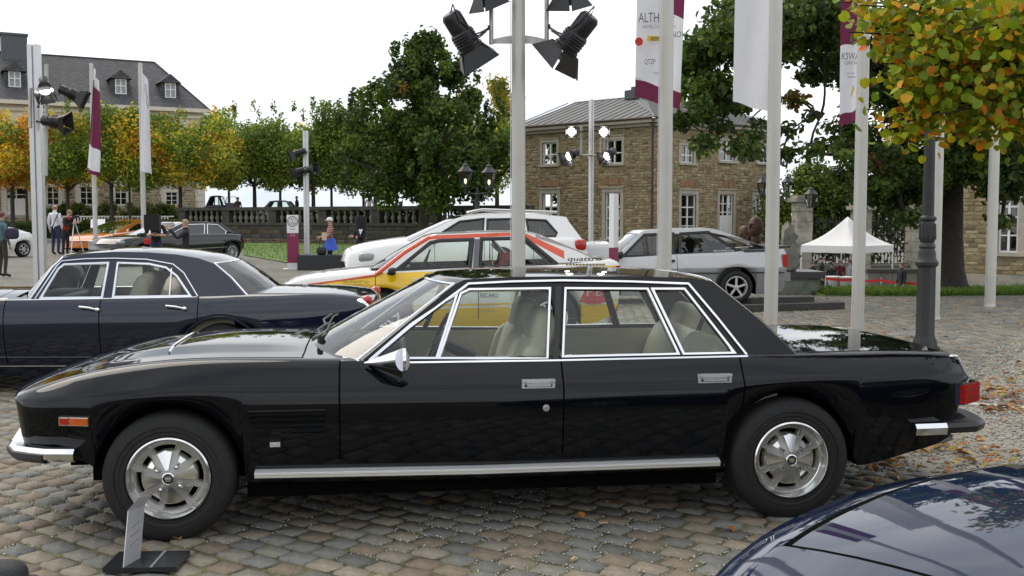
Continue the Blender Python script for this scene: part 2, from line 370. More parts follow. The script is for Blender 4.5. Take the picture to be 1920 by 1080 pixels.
P = SP[mask]; n = len(P); V = ROTV(stone_proto(n), (STH + rng.uniform(-.07, .07, n))[:, None]); V[..., 0] += P[:, 0, None]; V[..., 1] += P[:, 1, None]; V[..., 2] += rng.uniform(-.004, .005, n)[:, None]
cc = np.repeat(PAL[rng.integers(0, len(PAL), n)] * rng.uniform(.82, 1.15, (n, 1)), 17, 0)
link_mesh('cobbles', np_mesh('cobbles', V.reshape(-1, 3), tri_faces(n), COBBLE, cc, True), paving)['kind'] = 'stuff'
# --- pebbles in the joints and on the gravel
OCT = np.array([[1, 0, 0], [0, 1, 0], [-1, 0, 0], [0, -1, 0], [0, 0, .8], [0, 0, -.8]]); OF = np.array([[0, 1, 4], [1, 2, 4], [2, 3, 4], [3, 0, 4], [1, 0, 5], [2, 1, 5], [3, 2, 5], [0, 3, 5]])
def pebbles(name, P, r, z, cols):
    n = len(P); V = ROTV(OCT[None] * r[:, None, None] * rng.uniform(.6, 1.3, (n, 6, 1)), rng.uniform(0, 6.3, n)[:, None]); V[..., 0] += P[:, 0, None]; V[..., 1] += P[:, 1, None]; V[..., 2] += z[:, None]
    o = link_mesh(name, np_mesh(name, V.reshape(-1, 3), (np.arange(n)[:, None, None] * 6 + OF[None]).reshape(-1, 3), M('pebble', rough=.7, var=.1, attr=True), np.repeat(cols, 6, 0), True)); o['kind'] = 'stuff'
sel = SP[(SP[:, 1] < 10.5)]; idx = rng.integers(0, len(sel), 30000); th = STH; u = rng.choice([-.5, .5], len(idx)) * SCW + rng.normal(0, .006, len(idx)); v = rng.uniform(-.5, .5, len(idx)) * SCH
sw = rng.random(len(idx)) < .5; u2 = np.where(sw, u, rng.uniform(-.5, .5, len(idx)) * SCW); v2 = np.where(sw, v, rng.choice([-.5, .5], len(idx)) * SCH + rng.normal(0, .006, len(idx)))
P = np.stack([sel[idx, 0] + u2 * math.cos(th) - v2 * math.sin(th), sel[idx, 1] + u2 * math.sin(th) + v2 * math.cos(th)], -1)
keep = (np.sin(P[:, 0] * 2.1 + 1) + np.sin(P[:, 1] * 2.7 + P[:, 0]) + np.sin(P[:, 0] * 7 - P[:, 1] * 5) + rng.normal(0, .5, len(P))) > .7; P = P[keep]; n = len(P)
pebbles('joint_pebbles', P, rng.uniform(.003, .007, n), np.full(n, -.007) + rng.uniform(-.004, .006, n), np.clip(rng.choice([.62, .45, .30, .52], n)[:, None] * np.array([1, .97, .9]), 0, 1))
# gravel sheet on the right
ga, gb = GRAVEL_A, GRAVEL_B; d = (gb - ga).normalized(); p0 = ga - d * 2.5; p1 = gb + d * 14; nr = Vector((d.y, -d.x, 0))
GRAV = M('gravel_bed', (.25, .23, .19), .9, var=.28, scale=40, bump=.6, bscale=60, dirt=(.20, .17, .12), dscale=1.3)
mb = MB(); mb.add([(p.x, p.y, -.008) for p in (ga, p1, p1 + nr * 16, ga + Vector((6, -1.8, 0)))], [(0, 1, 2, 3)]); mb.build('gravel_path', GRAV, None, None, kind='structure')
n = 26000; t = rng.random(n) ** 1.1 * 11.5 - 1; q = rng.random(n) * 4.6 - .28 * rng.random(n) - .15; P = np.stack([ga.x + d.x * t + nr.x * q, ga.y + d.y * t + nr.y * q], -1); P = P[(np.abs(P[:, 0]) < .5 * P[:, 1] + .2) & (P[:, 1] > ga.y - .3 * (P[:, 0] - ga.x))]; n = len(P)
pebbles('gravel', P, rng.uniform(.006, .017, n), np.full(n, -.004), np.clip(rng.choice([.38, .28, .20, .46, .32], n)[:, None] * np.array([1, .95, .85]) * rng.uniform(.8, 1.15, (n, 1)), 0, .8))
a, b = G(1800, 757), G(1960, 768); mb = MB(); dd = (b - a).normalized()
kerb = things_props(bpy.data.objects.new('kerb', None), kind='structure'); COL.objects.link(kerb)
for k in range(5):
    c0 = a + dd * (k * .62 + .3); mb = MB(); mb.box((c0.x, c0.y, -.02 + .002 * (k % 3)), (.60, .12, .06), math.atan2(dd.y, dd.x)); mb.build('kerb_stone', M('kerb_stone', (.40, .375, .33), .8, bump=.3, rnd=.08), kerb, None)
# fallen leaves
def leaf_quads(P, size, nrm, dirv, fold=.25, asp=.75):
    """6-vertex folded leaves -> V (n*6), tris"""
    n = len(P); s = np.cross(nrm, dirv); s /= np.linalg.norm(s, axis=1, keepdims=True) + 1e-9; L_ = size[:, None]
    f = nrm * fold * L_ * .35
    V = np.stack([P - dirv * L_ * .5, P - dirv * L_ * .1 + s * L_ * asp * .5 + f, P + dirv * L_ * .28 + s * L_ * asp * .36 + f, P + dirv * L_ * .5, P + dirv * L_ * .28 - s * L_ * asp * .36 + f, P - dirv * L_ * .1 - s * L_ * asp * .5 + f], 1)
    F = np.array([[0, 1, 2, 3], [0, 3, 4, 5]]); return V.reshape(-1, 3), (np.arange(n)[:, None, None] * 6 + F[None]).reshape(-1, 4)
def rdirs(n): v = rng.normal(size=(n, 3)); return v / np.linalg.norm(v, axis=1, keepdims=True)
LEAFM = M('leaf', rough=.5, var=.12, scale=3, attr=True, trans=.42, spec=.3)
DRYLEAF = M('dry_leaf', rough=.7, var=.2, scale=30, attr=True, trans=.1)
def floor_leaves(name, P, smin, smax, z):
    n = len(P); up = rdirs(n) * .35 + np.array([0, 0, 1]); up /= np.linalg.norm(up, axis=1, keepdims=True); d = np.cross(up, rdirs(n)); d /= np.linalg.norm(d, axis=1, keepdims=True)
    V, F = leaf_quads(np.column_stack([P, np.full(n, z)]), rng.uniform(smin, smax, n), up, d, .5, .7)
    pal = np.array([[.36, .15, .045], [.30, .10, .03], [.42, .22, .06], [.22, .10, .04], [.34, .25, .06]]); c = np.repeat(pal[rng.integers(0, 5, n)] * rng.uniform(.7, 1.2, (n, 1)), 6, 0)
    o = link_mesh(name, np_mesh(name, V, F, DRYLEAF, c)); o['kind'] = 'stuff'
n = 2600; t = rng.random(n) * 12 - 1; q = np.abs(rng.normal(0, 1.6, n)) + .1; P = np.stack([ga.x + d.x * t + nr.x * q, ga.y + d.y * t + nr.y * q], -1)
cl = (np.sin(P[:, 0] * 3.1) + np.sin(P[:, 1] * 2.3 + P[:, 0] * 1.3) + rng.normal(0, .8, n)) > .25
floor_leaves('fallen_leaves', P[cl], .05, .11, .016)
Pc = np.array([[rng.uniform(-.45, .45) * y, y] for y in rng.uniform(4.7, 9, 45)]); Pr = np.array([[rng.uniform(.18, .5) * y, y] for y in rng.uniform(9, 21, 160)])
floor_leaves('scattered_leaves', np.concatenate([Pc, Pr]), .03, .08, .012)
for px_, py_, rz_ in ((1075, 1052, 1.2), (1131, 984, .2)):
    g = G(px_, py_); mb = MB(); mb.box((g.x, g.y, .012), (.045, .018, .007), rz_); things_props(mb.build('wood_chip', M('chip_wood', (.42, .30, .17), .7), None, None), 'tan wood chip lying on the cobbles ' + ('nearest the camera' if py_ > 1000 else 'beside the sill of the black saloon'), 'wood chip')
# lawn in front of the balustrade, grass edge on the right
GRASS = M('lawn_green', (.085, .15, .025), .9, var=.35, scale=8, bump=.5, bscale=30, dirt=(.12, .16, .04), dscale=2)
def sheet(name, px, mat, z, kind='structure'):
    pts = [G(*p) for p in px]; mb = MB(); mb.plate([(p.x, p.y, z) for p in pts]); return mb.build(name, mat, None, None, kind=kind)
sheet('lawn', [(452, 457), (456, 479), (540, 494), (660, 507), (900, 507), (985, 470), (985, 462), (760, 457), (600, 453)], GRASS, .03)
sheet('leaf_litter', [(60, 447), (190, 447), (330, 449), (330, 440), (60, 438)], M('leaf_litter', (.30, .17, .09), .9, var=.4, scale=6), .03)
def blades(name, P, h, zf, cols):
    n = len(P); a = rng.uniform(0, 6.28, n); w = h * .12; z = zf; tip = rng.normal(0, .3, (n, 2)) * h[:, None]
    V = np.stack([np.column_stack([P[:, 0] - w * np.cos(a), P[:, 1] - w * np.sin(a), z]), np.column_stack([P[:, 0] + w * np.cos(a), P[:, 1] + w * np.sin(a), z]), np.column_stack([P[:, 0] + tip[:, 0], P[:, 1] + tip[:, 1], z + h])], 1)
    o = link_mesh(name, np_mesh(name, V.reshape(-1, 3), np.arange(n * 3).reshape(-1, 3), LEAFM, np.repeat(cols, 3, 0))); o['kind'] = 'stuff'
mb = MB(); rows = []
for yy in np.linspace(21.9, 26.5, 10): rows.append([(x, yy + .25 * math.sin(x * .6), float(HT(x, yy)) + (-.02 if yy < 22 else .035 + .05 * math.exp(-((yy - 23) / .8) ** 2))) for x in np.linspace(6.3, 40, 50)])
mb.grid(rows); mb.build('grass_bank', GRASS, None, 60, kind='structure')
n = 16000; x = rng.uniform(6.4, 14.5, n); y = 22 + np.abs(rng.normal(0, .8, n)) + .25 * np.sin(x * .6); P = np.stack([x, y], -1)
blades('grass', P, rng.uniform(.05, .14, n), np.maximum(HT(x, y), -.03) + .03, np.array([.10, .19, .03]) * rng.uniform(.6, 1.4, (n, 1)) + rng.uniform(0, .04, (n, 1)) * np.array([1, .5, 0]))
n = 14000; LP = [G(456, 479), G(540, 494), G(660, 507), G(900, 507)]; x = rng.uniform(-17, -.5, n); y = rng.uniform(33, 62, n); u = 960 + x / y * 2000; edge = np.interp(u, [452, 540, 660, 900], [70, 56, 48.5, 48.5]) * 0 + np.interp(u, [440, 456, 540, 660, 900], [99, 45, 37.2, 32.4, 32.4]); k_ = y > edge + .3; P = np.stack([x, y], -1)[k_]; n = len(P)
blades('lawn_grass', P, rng.uniform(.05, .12, n), np.full(n, .03), np.array([.10, .19, .025]) * rng.uniform(.6, 1.4, (n, 1)))
# dark timbers on the yard behind the boot
BEAM = M('dark_timber', (.035, .032, .03), .7, var=.2, bump=.2)
for (xa_, ya_, xb_, yb_), lb in (((1405, 571, 1522, 568), 'shorter dark timber beam lying on cobbles beside the plinth'), ((1392, 585, 1578, 579), 'longer dark timber beam lying nearest on the cobbles')):
    A, B = G(xa_, ya_), G(xb_, yb_); m = (A + B) / 2; mb = MB(); mb.box((m.x, m.y, .06), ((B - A).length, .18, .12), math.atan2((B - A).y, (B - A).x)); things_props(mb.build('timber_beam', BEAM, None, None), lb, 'beam', 'timber beams on the yard')
# ================================================================ buildings and walls
STONE = M('rubble_stone', rough=.9, var=.25, scale=6, bump=.5, bscale=14, attr=True)
MORTAR = M('mortar', (.30, .245, .15), .95, var=.2, scale=3, bump=.3)
SURR = M('window_surround_stone', (.40, .36, .29), .85, var=.15, scale=4, bump=.2)
WHITEP = M('white_paint', (.78, .78, .76), .45, var=.04)
RPAL = np.array([[.30, .235, .125], [.335, .27, .155], [.27, .205, .11], [.36, .295, .18], [.25, .20, .12], [.30, .25, .15], [.19, .14, .08]])
def rubble(parent, fr, x0, x1, z0, z1, holes, mw=(.18, .46), mh=(.10, .18), pal=RPAL, nmax=300, name='stone', y=0.0, mat=None, proud=(.012, .045), zrow=None):
    """individual wall stones on the local plane y (outward is -y); the largest become parts, the rest one stuff part"""
    st = []; z = z0
    while z < z1:
        h = rng.uniform(*mh); x = x0 - rng.uniform(0, .2)
        while x < x1:
            w_ = rng.uniform(*mw); a, b = max(x, x0) + .012, min(x + w_, x1) - .012; c, d_ = z + .012, min(z + h, z1) - .012
            x += w_
            if b - a < .06 or d_ - c < .04: continue
            for (hx0, hx1, hz0, hz1) in holes:
                if a < hx1 and b > hx0 and c < hz1 and d_ > hz0:
                    if a < hx0 - .08: b = min(b, hx0 - .01)
                    elif b > hx1 + .08: a = max(a, hx1 + .01)
                    elif c < hz0 - .05: d_ = min(d_, hz0 - .01)
                    elif d_ > hz1 + .05: c = max(c, hz1 + .01)
                    else: a = b
                    if a >= b: break
            if b - a < .05 or d_ - c < .03: continue
            st.append((a, b, c, d_))
        z += h
    st.sort(key=lambda q: -(q[1] - q[0]) * (q[3] - q[2])); F = [(0, 1, 2, 3), (0, 4, 5, 1), (1, 5, 6, 2), (2, 6, 7, 3), (3, 7, 4, 0)]
    def geo(q):
        a, b, c, d_ = q; p = rng.uniform(*proud); i = .018; j = lambda: rng.uniform(-.015, .015)
        return [(a + i + j(), y - p, c + i + j()), (b - i + j(), y - p, c + i + j()), (b - i + j(), y - p + j() * .4, d_ - i + j()), (a + i + j(), y - p, d_ - i + j()), (a, y + .01, c), (b, y + .01, c), (b, y + .01, d_), (a, y + .01, d_)]
    mat = mat or STONE
    for q in st[:nmax]:
        V = geo(q); link_mesh(name, np_mesh(name, np.array(V), np.array(F), mat, np.tile(pal[rng.integers(len(pal))] * rng.uniform(.75, 1.15), (8, 1))), parent)
    rest = st[nmax:]
    if rest:
        V = np.array([geo(q) for q in rest]); n = len(rest)
        o = link_mesh('rubble', np_mesh('rubble', V.reshape(-1, 3), (np.arange(n)[:, None, None] * 8 + np.array(F)[None]).reshape(-1, 4), mat, np.repeat(pal[rng.integers(0, len(pal), n)] * rng.uniform(.75, 1.15, (n, 1)), 8, 0)), parent); o['kind'] = 'stuff'
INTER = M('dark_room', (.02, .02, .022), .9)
CURT = M('net_curtain', (.5, .5, .48), .9, var=.2, scale=4)
def sash(parent, x0, x1, z0, z1, y=0.0, cols=2, bars=(.33, .66), depth=.16, surround=.16, sill=True, solid_below=None, surr=SURR, curtain=True, at=None):
    """window in a wall opening: stone surround, recessed frame, panes, sill"""
    w = node('window', parent, at[0], (0, 0, at[1])) if at else node('window', parent)
    mb = MB(); s = surround
    mb.box(((x0 + x1) / 2, y - .03 + .05, z1 + s * .6), (x1 - x0 + 2 * s, .14, s * 1.2))
    mb.box(((x0 + x1) / 2, y - .05 + .04, z1 + s * 1.35), (x1 - x0 + 2 * s + .12, .20, s * .3))
    for q in (x0 - s / 2, x1 + s / 2): mb.box((q, y + .025, (z0 + z1) / 2), (s, .13, z1 - z0))
    mb.build('surround', surr, w, None)
    if sill: mb = MB(); mb.box(((x0 + x1) / 2, y - .04, z0 - .06), (x1 - x0 + 2 * s + .1, .22, .12)); mb.build('sill', surr, w, None)
    yf = y + depth * .65; f = .06; mb = MB()
    for q in (x0 + f / 2, x1 - f / 2): mb.box((q, yf, (z0 + z1) / 2), (f, .07, z1 - z0))
    for q in (z0 + f / 2, z1 - f / 2): mb.box(((x0 + x1) / 2, yf, q), (x1 - x0 - 2 * f, .07, f))
    for k in range(1, cols): mb.box((x0 + (x1 - x0) * k / cols, yf - .01, (z0 + z1) / 2), (.075, .07, z1 - z0 - 2 * f))
    for t in bars: mb.box(((x0 + x1) / 2, yf + .002, z0 + (z1 - z0) * t), (x1 - x0 - 2 * f, .055, .045 if t != bars[-1] else .06))
    mb.build('frame', WHITEP, w, None)
    zz = z0 + (z1 - z0) * (solid_below or 0)
    if solid_below: mb = MB(); mb.box(((x0 + x1) / 2, yf, (z0 + zz) / 2), (x1 - x0 - 2 * f, .05, zz - z0)); mb.build('door_board', WHITEP, w, None)
    for k in range(cols):
        a, b = x0 + (x1 - x0) * k / cols + .03, x0 + (x1 - x0) * (k + 1) / cols - .03; mb = MB(); mb.add([(a, yf + .015, zz), (b, yf + .015, zz), (b, yf + .015, z1), (a, yf + .015, z1)], [(0, 1, 2, 3)]); mb.build('pane', WGLASS, w, None)
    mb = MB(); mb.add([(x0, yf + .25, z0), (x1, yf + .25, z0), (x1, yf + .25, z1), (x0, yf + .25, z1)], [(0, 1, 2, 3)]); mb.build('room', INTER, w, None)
    if curtain:
        for a, b in ((x0 + .03, x0 + (x1 - x0) * .2), (x1 - (x1 - x0) * .2, x1 - .03)): mb = MB(); mb.add([(a, yf + .12, z0), (b, yf + .12, z0), (b, yf + .12, z1), (a, yf + .12, z1)], [(0, 1, 2, 3)]); mb.build('curtain', CURT, w, None)
def wall_with_holes(parent, x0, x1, z0, z1, holes, mat, y=0.0, depth=.25, name='wall'):
    """a wall sheet with window openings and their reveals"""
    xs = sorted({x0, x1} | {q for h in holes for q in h[:2]}); zs = sorted({z0, z1} | {q for h in holes for q in h[2:]}); mb = MB()
    for i in range(len(xs) - 1):
        for j in range(len(zs) - 1):
            cx, cz = (xs[i] + xs[i + 1]) / 2, (zs[j] + zs[j + 1]) / 2
            if any(h[0] < cx < h[1] and h[2] < cz < h[3] for h in holes): continue
            mb.add([(xs[i], y, zs[j]), (xs[i + 1], y, zs[j]), (xs[i + 1], y, zs[j + 1]), (xs[i], y, zs[j + 1])], [(0, 1, 2, 3)])
    for a, b, c, d_ in holes:
        for p in (((a, c), (a, d_)), ((b, c), (b, d_)), ((a, c), (b, c)), ((a, d_), (b, d_))): mb.add([(p[0][0], y, p[0][1]), (p[1][0], y, p[1][1]), (p[1][0], y + depth, p[1][1]), (p[0][0], y + depth, p[0][1])], [(0, 1, 2, 3)])
    mb.build(name, mat, parent, None)
# --- stone house in the middle
def stone_house():
    cn = D(1222, 408, 55); le = D(984, 408, 60.9); re = D(1452, 408, 62.3); zb = -2.3; ze = 6.45
    root = thing('stone_house', 'two storey brown rubble stone house with grey seamed metal roof', 'house', (cn.x, cn.y, 0))
    fl = Frame((le.x, le.y, 0), math.atan2(cn.y - le.y, cn.x - le.x)); frr = Frame((cn.x, cn.y, 0), math.atan2(re.y - cn.y, re.x - cn.x))
    LL, RL = math.hypot(cn.x - le.x, cn.y - le.y), math.hypot(re.x - cn.x, re.y - cn.y)
    for fr, ln, wins in ((fl, LL, [((1017, 268, 1044, 308), 1), ((1136, 263, 1166, 306), 1), ((1017, 363, 1045, 440), 2), ((1135, 361, 1163, 447), 2)]),
                         (frr, RL, [((1276, 272, 1300, 306), 1), ((1350, 263, 1377, 303), 1), ((1421, 272, 1440, 306), 1), ((1277, 364, 1304, 440), 2), ((1349, 364, 1374, 452), 3), ((1414, 366, 1436, 440), 2)])):
        wg = node('facade', root, (fr.o[0] - cn.x, fr.o[1] - cn.y, 0), (0, 0, fr.a)); hs = []; ws_ = []
        for (a, b, c, d_), t in wins:
            A = fr.hit(a, b, .0); B = fr.hit(c, d_, .0); ws_.append((A[0], B[0], B[2], A[2], t)); hs.append((A[0], B[0], B[2], A[2]))
        AT = (tuple(wg.location), fr.a)
        wall_with_holes(wg, 0, ln, zb, ze, hs, MORTAR)
        rubble(wg, fr, 0, ln, zb + 1.3, ze - .12, [(h[0] - .2, h[1] + .2, h[2] - .13, h[3] + .27) for h in hs], nmax=150)
        for a, b, c, d_, t in ws_:
            if t == 1: sash(root, a, b, c, d_, at=AT, bars=(.45,))
            elif t == 2: sash(root, a, b, c, d_, at=AT, bars=(.22, .44, .68), surround=.2)
            else: sash(root, a, b, c, d_, at=AT, cols=3, bars=(.80, .62), solid_below=.55, surround=.2, curtain=False)
            if t > 1:   # reddish relieving arch of upright stones
                for q in range(9):
                    x = a - .15 + (b - a + .3) * (q + .5) / 9; mb = MB(); mb.box((x, -.022, d_ + .58), ((b - a + .3) / 9 - .015, .04, .34)); mb.build('arch_stone', M('arch_brick', (.26, .15, .085), .9, rnd=.25), wg, None)
        mb = MB(); mb.box((ln / 2, -.20, ze + .10), (ln + .5, .5, .2)); mb.box((ln / 2, -.10, ze - .09), (ln, .2, .16)); mb.build('cornice', SURR, wg, None)
        mb = MB(); mb.tube([(-.3, -.50, ze + .22), (ln + .3, -.50, ze + .22)], .07, 8); mb.build('gutter', M('gutter_brown', (.07, .05, .04), .5), wg, 40)
    pr = Vector((fl.ux[0] * LL, fl.ux[1] * LL, 0)); mb = MB(); mb.tube([(-.05, -.42, ze + .15), (.0, -.28, ze - .3), (.0, -.12, ze - .6), (.0, -.12, zb)], .06, 8); mb.build('downpipe', MATS['gutter_brown'], root, 40)
    # hipped roof with standing seams
    ro = M('zinc_roof', (.12, .122, .118), .6, .1, var=.15, scale=1.2); o = Vector((cn.x, cn.y, 0))
    u = Vector(fl.ux) * -1; v = Vector(frr.ux); dp = 7.8; e = .55; zr_ = ze + .24
    A = -u * e - v * e; Bl = u * (LL + e) - v * e; Br = v * (RL + e) - u * e; Cb = u * (LL + e) + v * (RL + e)
    z = Vector((0, 0, zr_)); rise = 1.75; m = 4.6
    r0 = u * m + v * m; r1 = u * m + v * (RL + e); r2 = u * (LL + e) + v * m
    zr2 = Vector((0, 0, zr_ + rise))
    for quad in ([A, Bl, r2, r0], [Br, A, r0, r1]):
        q = [quad[0] + z, quad[1] + z, quad[2] + zr2, quad[3] + zr2]; mb = MB(); mb.add(q, [(0, 1, 2, 3)]); rf = mb.build('roof', ro, root, None)
        a0, a1, b1, b0 = q; n = int((a1 - a0).length / .55); nn = (a1 - a0).cross(b0 - a0).normalized(); nn = nn if nn.z > 0 else -nn; hip0 = a0 if quad[0] is A else a1
        for k in range(n + 1):
            t = k / n; p = a0.lerp(a1, t); far = b0.lerp(b1, t); dirs = (b1 - a1) if quad[0] is A else (b0 - a0)
            # seam runs square to the eave until it meets the hip or the ridge
            dn = nn.cross((a1 - a0).normalized()); dn = dn if dn.z > 0 else -dn; full = rise / dn.z
            dist = (p - hip0).length; ln_ = min(full, dist / m * full * .86 + .05) if dist < m + e else full
            mb = MB(); mb.tube([p + nn * .02, p + dn * ln_ + nn * .02], .028, 4); mb.build('roof_seam', ro, rf, None)
    mb = MB(); mb.tube([A + z, r0 + zr2], .06, 6); mb.tube([r0 + zr2, r1 + zr2], .06, 6); mb.tube([r0 + zr2, r2 + zr2], .06, 6); mb.build('ridge_cap', ro, root, 40)
    mb = MB(); c0 = r0 + Vector((-.1, 0, zr_ + rise + .1)); mb.box(c0, (1.2, .8, .5), .6); mb.box(c0 + Vector((0, 0, .32)), (.5, .5, .3), .6); mb.build('roof_vent', M('vent_dark', (.06, .06, .06), .6), root, None)
stone_house()
# --- slate-roofed building far left
def slate_house():
    pa, pb = D(-190, 408, 91), D(385, 408, 103.6); fr = Frame((pa.x, pa.y, 0), math.atan2(pb.y - pa.y, pb.x - pa.x)); ln = math.hypot(pb.x - pa.x, pb.y - pa.y)
    root = fthing('slate_roof_house', 'large pale building with dark slate hipped roof and dormers behind pollarded trees', 'house', fr)
    ze = 11.9; cream = M('cream_render', (.60, .55, .45), .9, var=.08, scale=1.5); zt = 3.9
    wins = [((12, 352, 50, 402), 2), ((88, 350, 111, 384), 1), ((150, 350, 175, 384), 1), ((215, 350, 238, 384), 1), ((311, 360, 333, 384), 1)]; hs = []; W_ = []
    for (a, b, c, d_), t in wins: A, B = fr.hit(a, b, 0), fr.hit(c, d_, 0); hs.append((A[0], B[0], B[2], A[2])); W_.append(t)
    up = [(x, x + 1.3, 7.0, 9.2) for x in np.arange(1.5, ln - 2, 3.1)]
    wall_with_holes(root, 0, ln, -.2, ze, hs + up, cream)
    rubble(root, fr, 0, ln - .9, .3, 5.6, [(h[0] - .45, h[1] + .45, h[2] - .3, h[3] + .4) for h in hs], mw=(.35, .9), mh=(.2, .38), pal=RPAL * .8 + .03, nmax=60)
    for h, t in zip(hs, W_): sash(root, *h, bars=(.35, .7) if t == 1 else (.5, .75), surround=.32, surr=M('pale_quoin', (.60, .57, .50), .85), solid_below=None if t == 1 else .6)
    for h in up: sash(root, *h, bars=(.35, .7), surround=.25, surr=MATS['pale_quoin'])
    for k in range(16): mb = MB(); mb.box((ln - (.45 if k % 2 else .35), -.03, .35 + k * .62), (.9 if k % 2 else .7, .12, .58)); mb.build('quoin', MATS['pale_quoin'], root, None)
    mb = MB(); mb.box((ln / 2, -.3, ze - .1), (ln + .8, .8, .35)); mb.box((ln / 2, -.12, ze - .7), (ln, .24, .25)); mb.build('cornice', cream, root, None)
    sl = M('slate', (.062, .062, .068), .75, var=.25, scale=1.2, bump=.6, bscale=4)
    N = sl.node_tree.nodes; L = sl.node_tree.links.new; b = N['Principled BSDF']; br = N.new('ShaderNodeTexBrick'); tcn = N.new('ShaderNodeTexCoord'); mpn = N.new('ShaderNodeMapping'); mpn.inputs['Rotation'].default_value = (R(90), 0, 0)
    br.inputs['Scale'].default_value = 1; br.inputs['Brick Width'].default_value = .42; br.inputs['Row Height'].default_value = .24; br.inputs['Mortar Size'].default_value = .03; br.inputs['Color1'].default_value = (.075, .075, .082, 1); br.inputs['Color2'].default_value = (.045, .045, .05, 1); br.inputs['Mortar'].default_value = (.025, .025, .028, 1)
    L(tcn.outputs['Object'], mpn.inputs['Vector']); L(mpn.outputs[0], br.inputs['Vector']); L(br.outputs['Color'], b.inputs['Base Color'])
    dp = 13; zr = ze + 5.15; e = .5; q = [(-e, -e, ze), (ln + e, -e, ze), (ln + e, dp + e, ze), (-e, dp + e, ze), (-e, dp / 2, zr), (ln - 3.2, dp / 2, zr)]
    mb = MB(); mb.add(q, [(0, 1, 5, 4), (1, 2, 5), (2, 3, 4, 5)]); mb.build('roof', sl, root, None)
    mb = MB(); mb.tube([q[4], q[5]], .1, 6); mb.tube([q[5], q[1]], .1, 6); mb.build('ridge_cap', sl, root, 40)
    mb = MB(); mb.box((ln / 2, dp / 2, ze / 2), (ln - .6, dp - .6, ze - .4)); mb.build('inner_walls', cream, root, None)
    for px, py in ((28, 150), (227, 163), (320, 170)):
        sl_ = (zr - ze) / (dp / 2 + e); x, y, z = fr.hit(px, py + 14, -e - ze / sl_ , 1 / sl_); dn = node('dormer', root, (x, y, z)); w2, h2 = .50, 1.45; back = 2.2
        mb = MB(); mb.box((-w2 - .18, back / 2, h2 / 2 - .1), (.3, back, h2)); mb.box((w2 + .18, back / 2, h2 / 2 - .1), (.3, back, h2)); mb.box((0, .05, -.05), (2 * w2 + .7, .35, .14)); mb.build('dormer_cheek', sl, dn, None)
        p = [(-w2 - .55, -.25, h2), (w2 + .5, -.25, h2), (0, -.15, h2 + .85), (-w2 - .5, back + .6, h2), (w2 + .5, back + .6, h2), (0, back + 1.6, h2 + .85)]
        mb = MB(); mb.add(p, [(0, 1, 2), (0, 2, 5, 3), (1, 4, 5, 2), (0, 3, 4, 1)]); mb.build('dormer_roof', sl, dn, None)
        f = .07; mb = MB()
        for a in (-w2 + f / 2, 0, w2 - f / 2): mb.box((a, .06, h2 / 2), (f * 1.2, .1, h2))
        for c in (f, h2 * .55, h2 - f): mb.box((0, .065, c), (2 * w2, .09, f * 1.2))
        mb.build('frame', WHITEP, dn, None); mb = MB(); mb.add([(-w2, .12, 0), (w2, .12, 0), (w2, .12, h2), (-w2, .12, h2)], [(0, 1, 2, 3)]); mb.build('pane', M('dormer_glass', (.22, .24, .26), .1, spec=.8), dn, None)
    c = fr.hit(27, 112, dp / 2 - .5); mb = MB(); mb.box((c[0], dp / 2 - .2, c[2] + .5), (2.2, 1.6, 3.4)); mb.box((c[0], dp / 2 - .2, c[2] + 2.3), (2.4, 1.8, .2)); mb.build('chimney', M('chimney_slate', (.10, .105, .115), .8, var=.2, bump=.3), root, None)
    # terrace balustrade, white rail and roses before it
    a, b = D(118, 404, 93), D(325, 404, 93); f2 = Frame((a.x, a.y, 0), 0); L2 = b.x - a.x; rail = thing('white_railing', 'low white balustrade railing above the clipped hedge', 'railing', (a.x, a.y, 0)); mb = MB()
    for k in range(int(L2 / .26)):
        mb.box((k * .26, 0, 1.45), (.11, .1, .42))
    o = mb.build('baluster', WHITEP, rail, None, kind='stuff'); mb = MB(); mb.box((L2 / 2, 0, 1.70), (L2, .2, .1)); mb.box((L2 / 2, 0, 1.18), (L2, .2, .12)); mb.build('rail', WHITEP, rail, None); mb = MB(); mb.box((L2 / 2, .1, .55), (L2, .3, 1.14)); mb.build('rail_wall', SURR, rail, None)
slate_house()
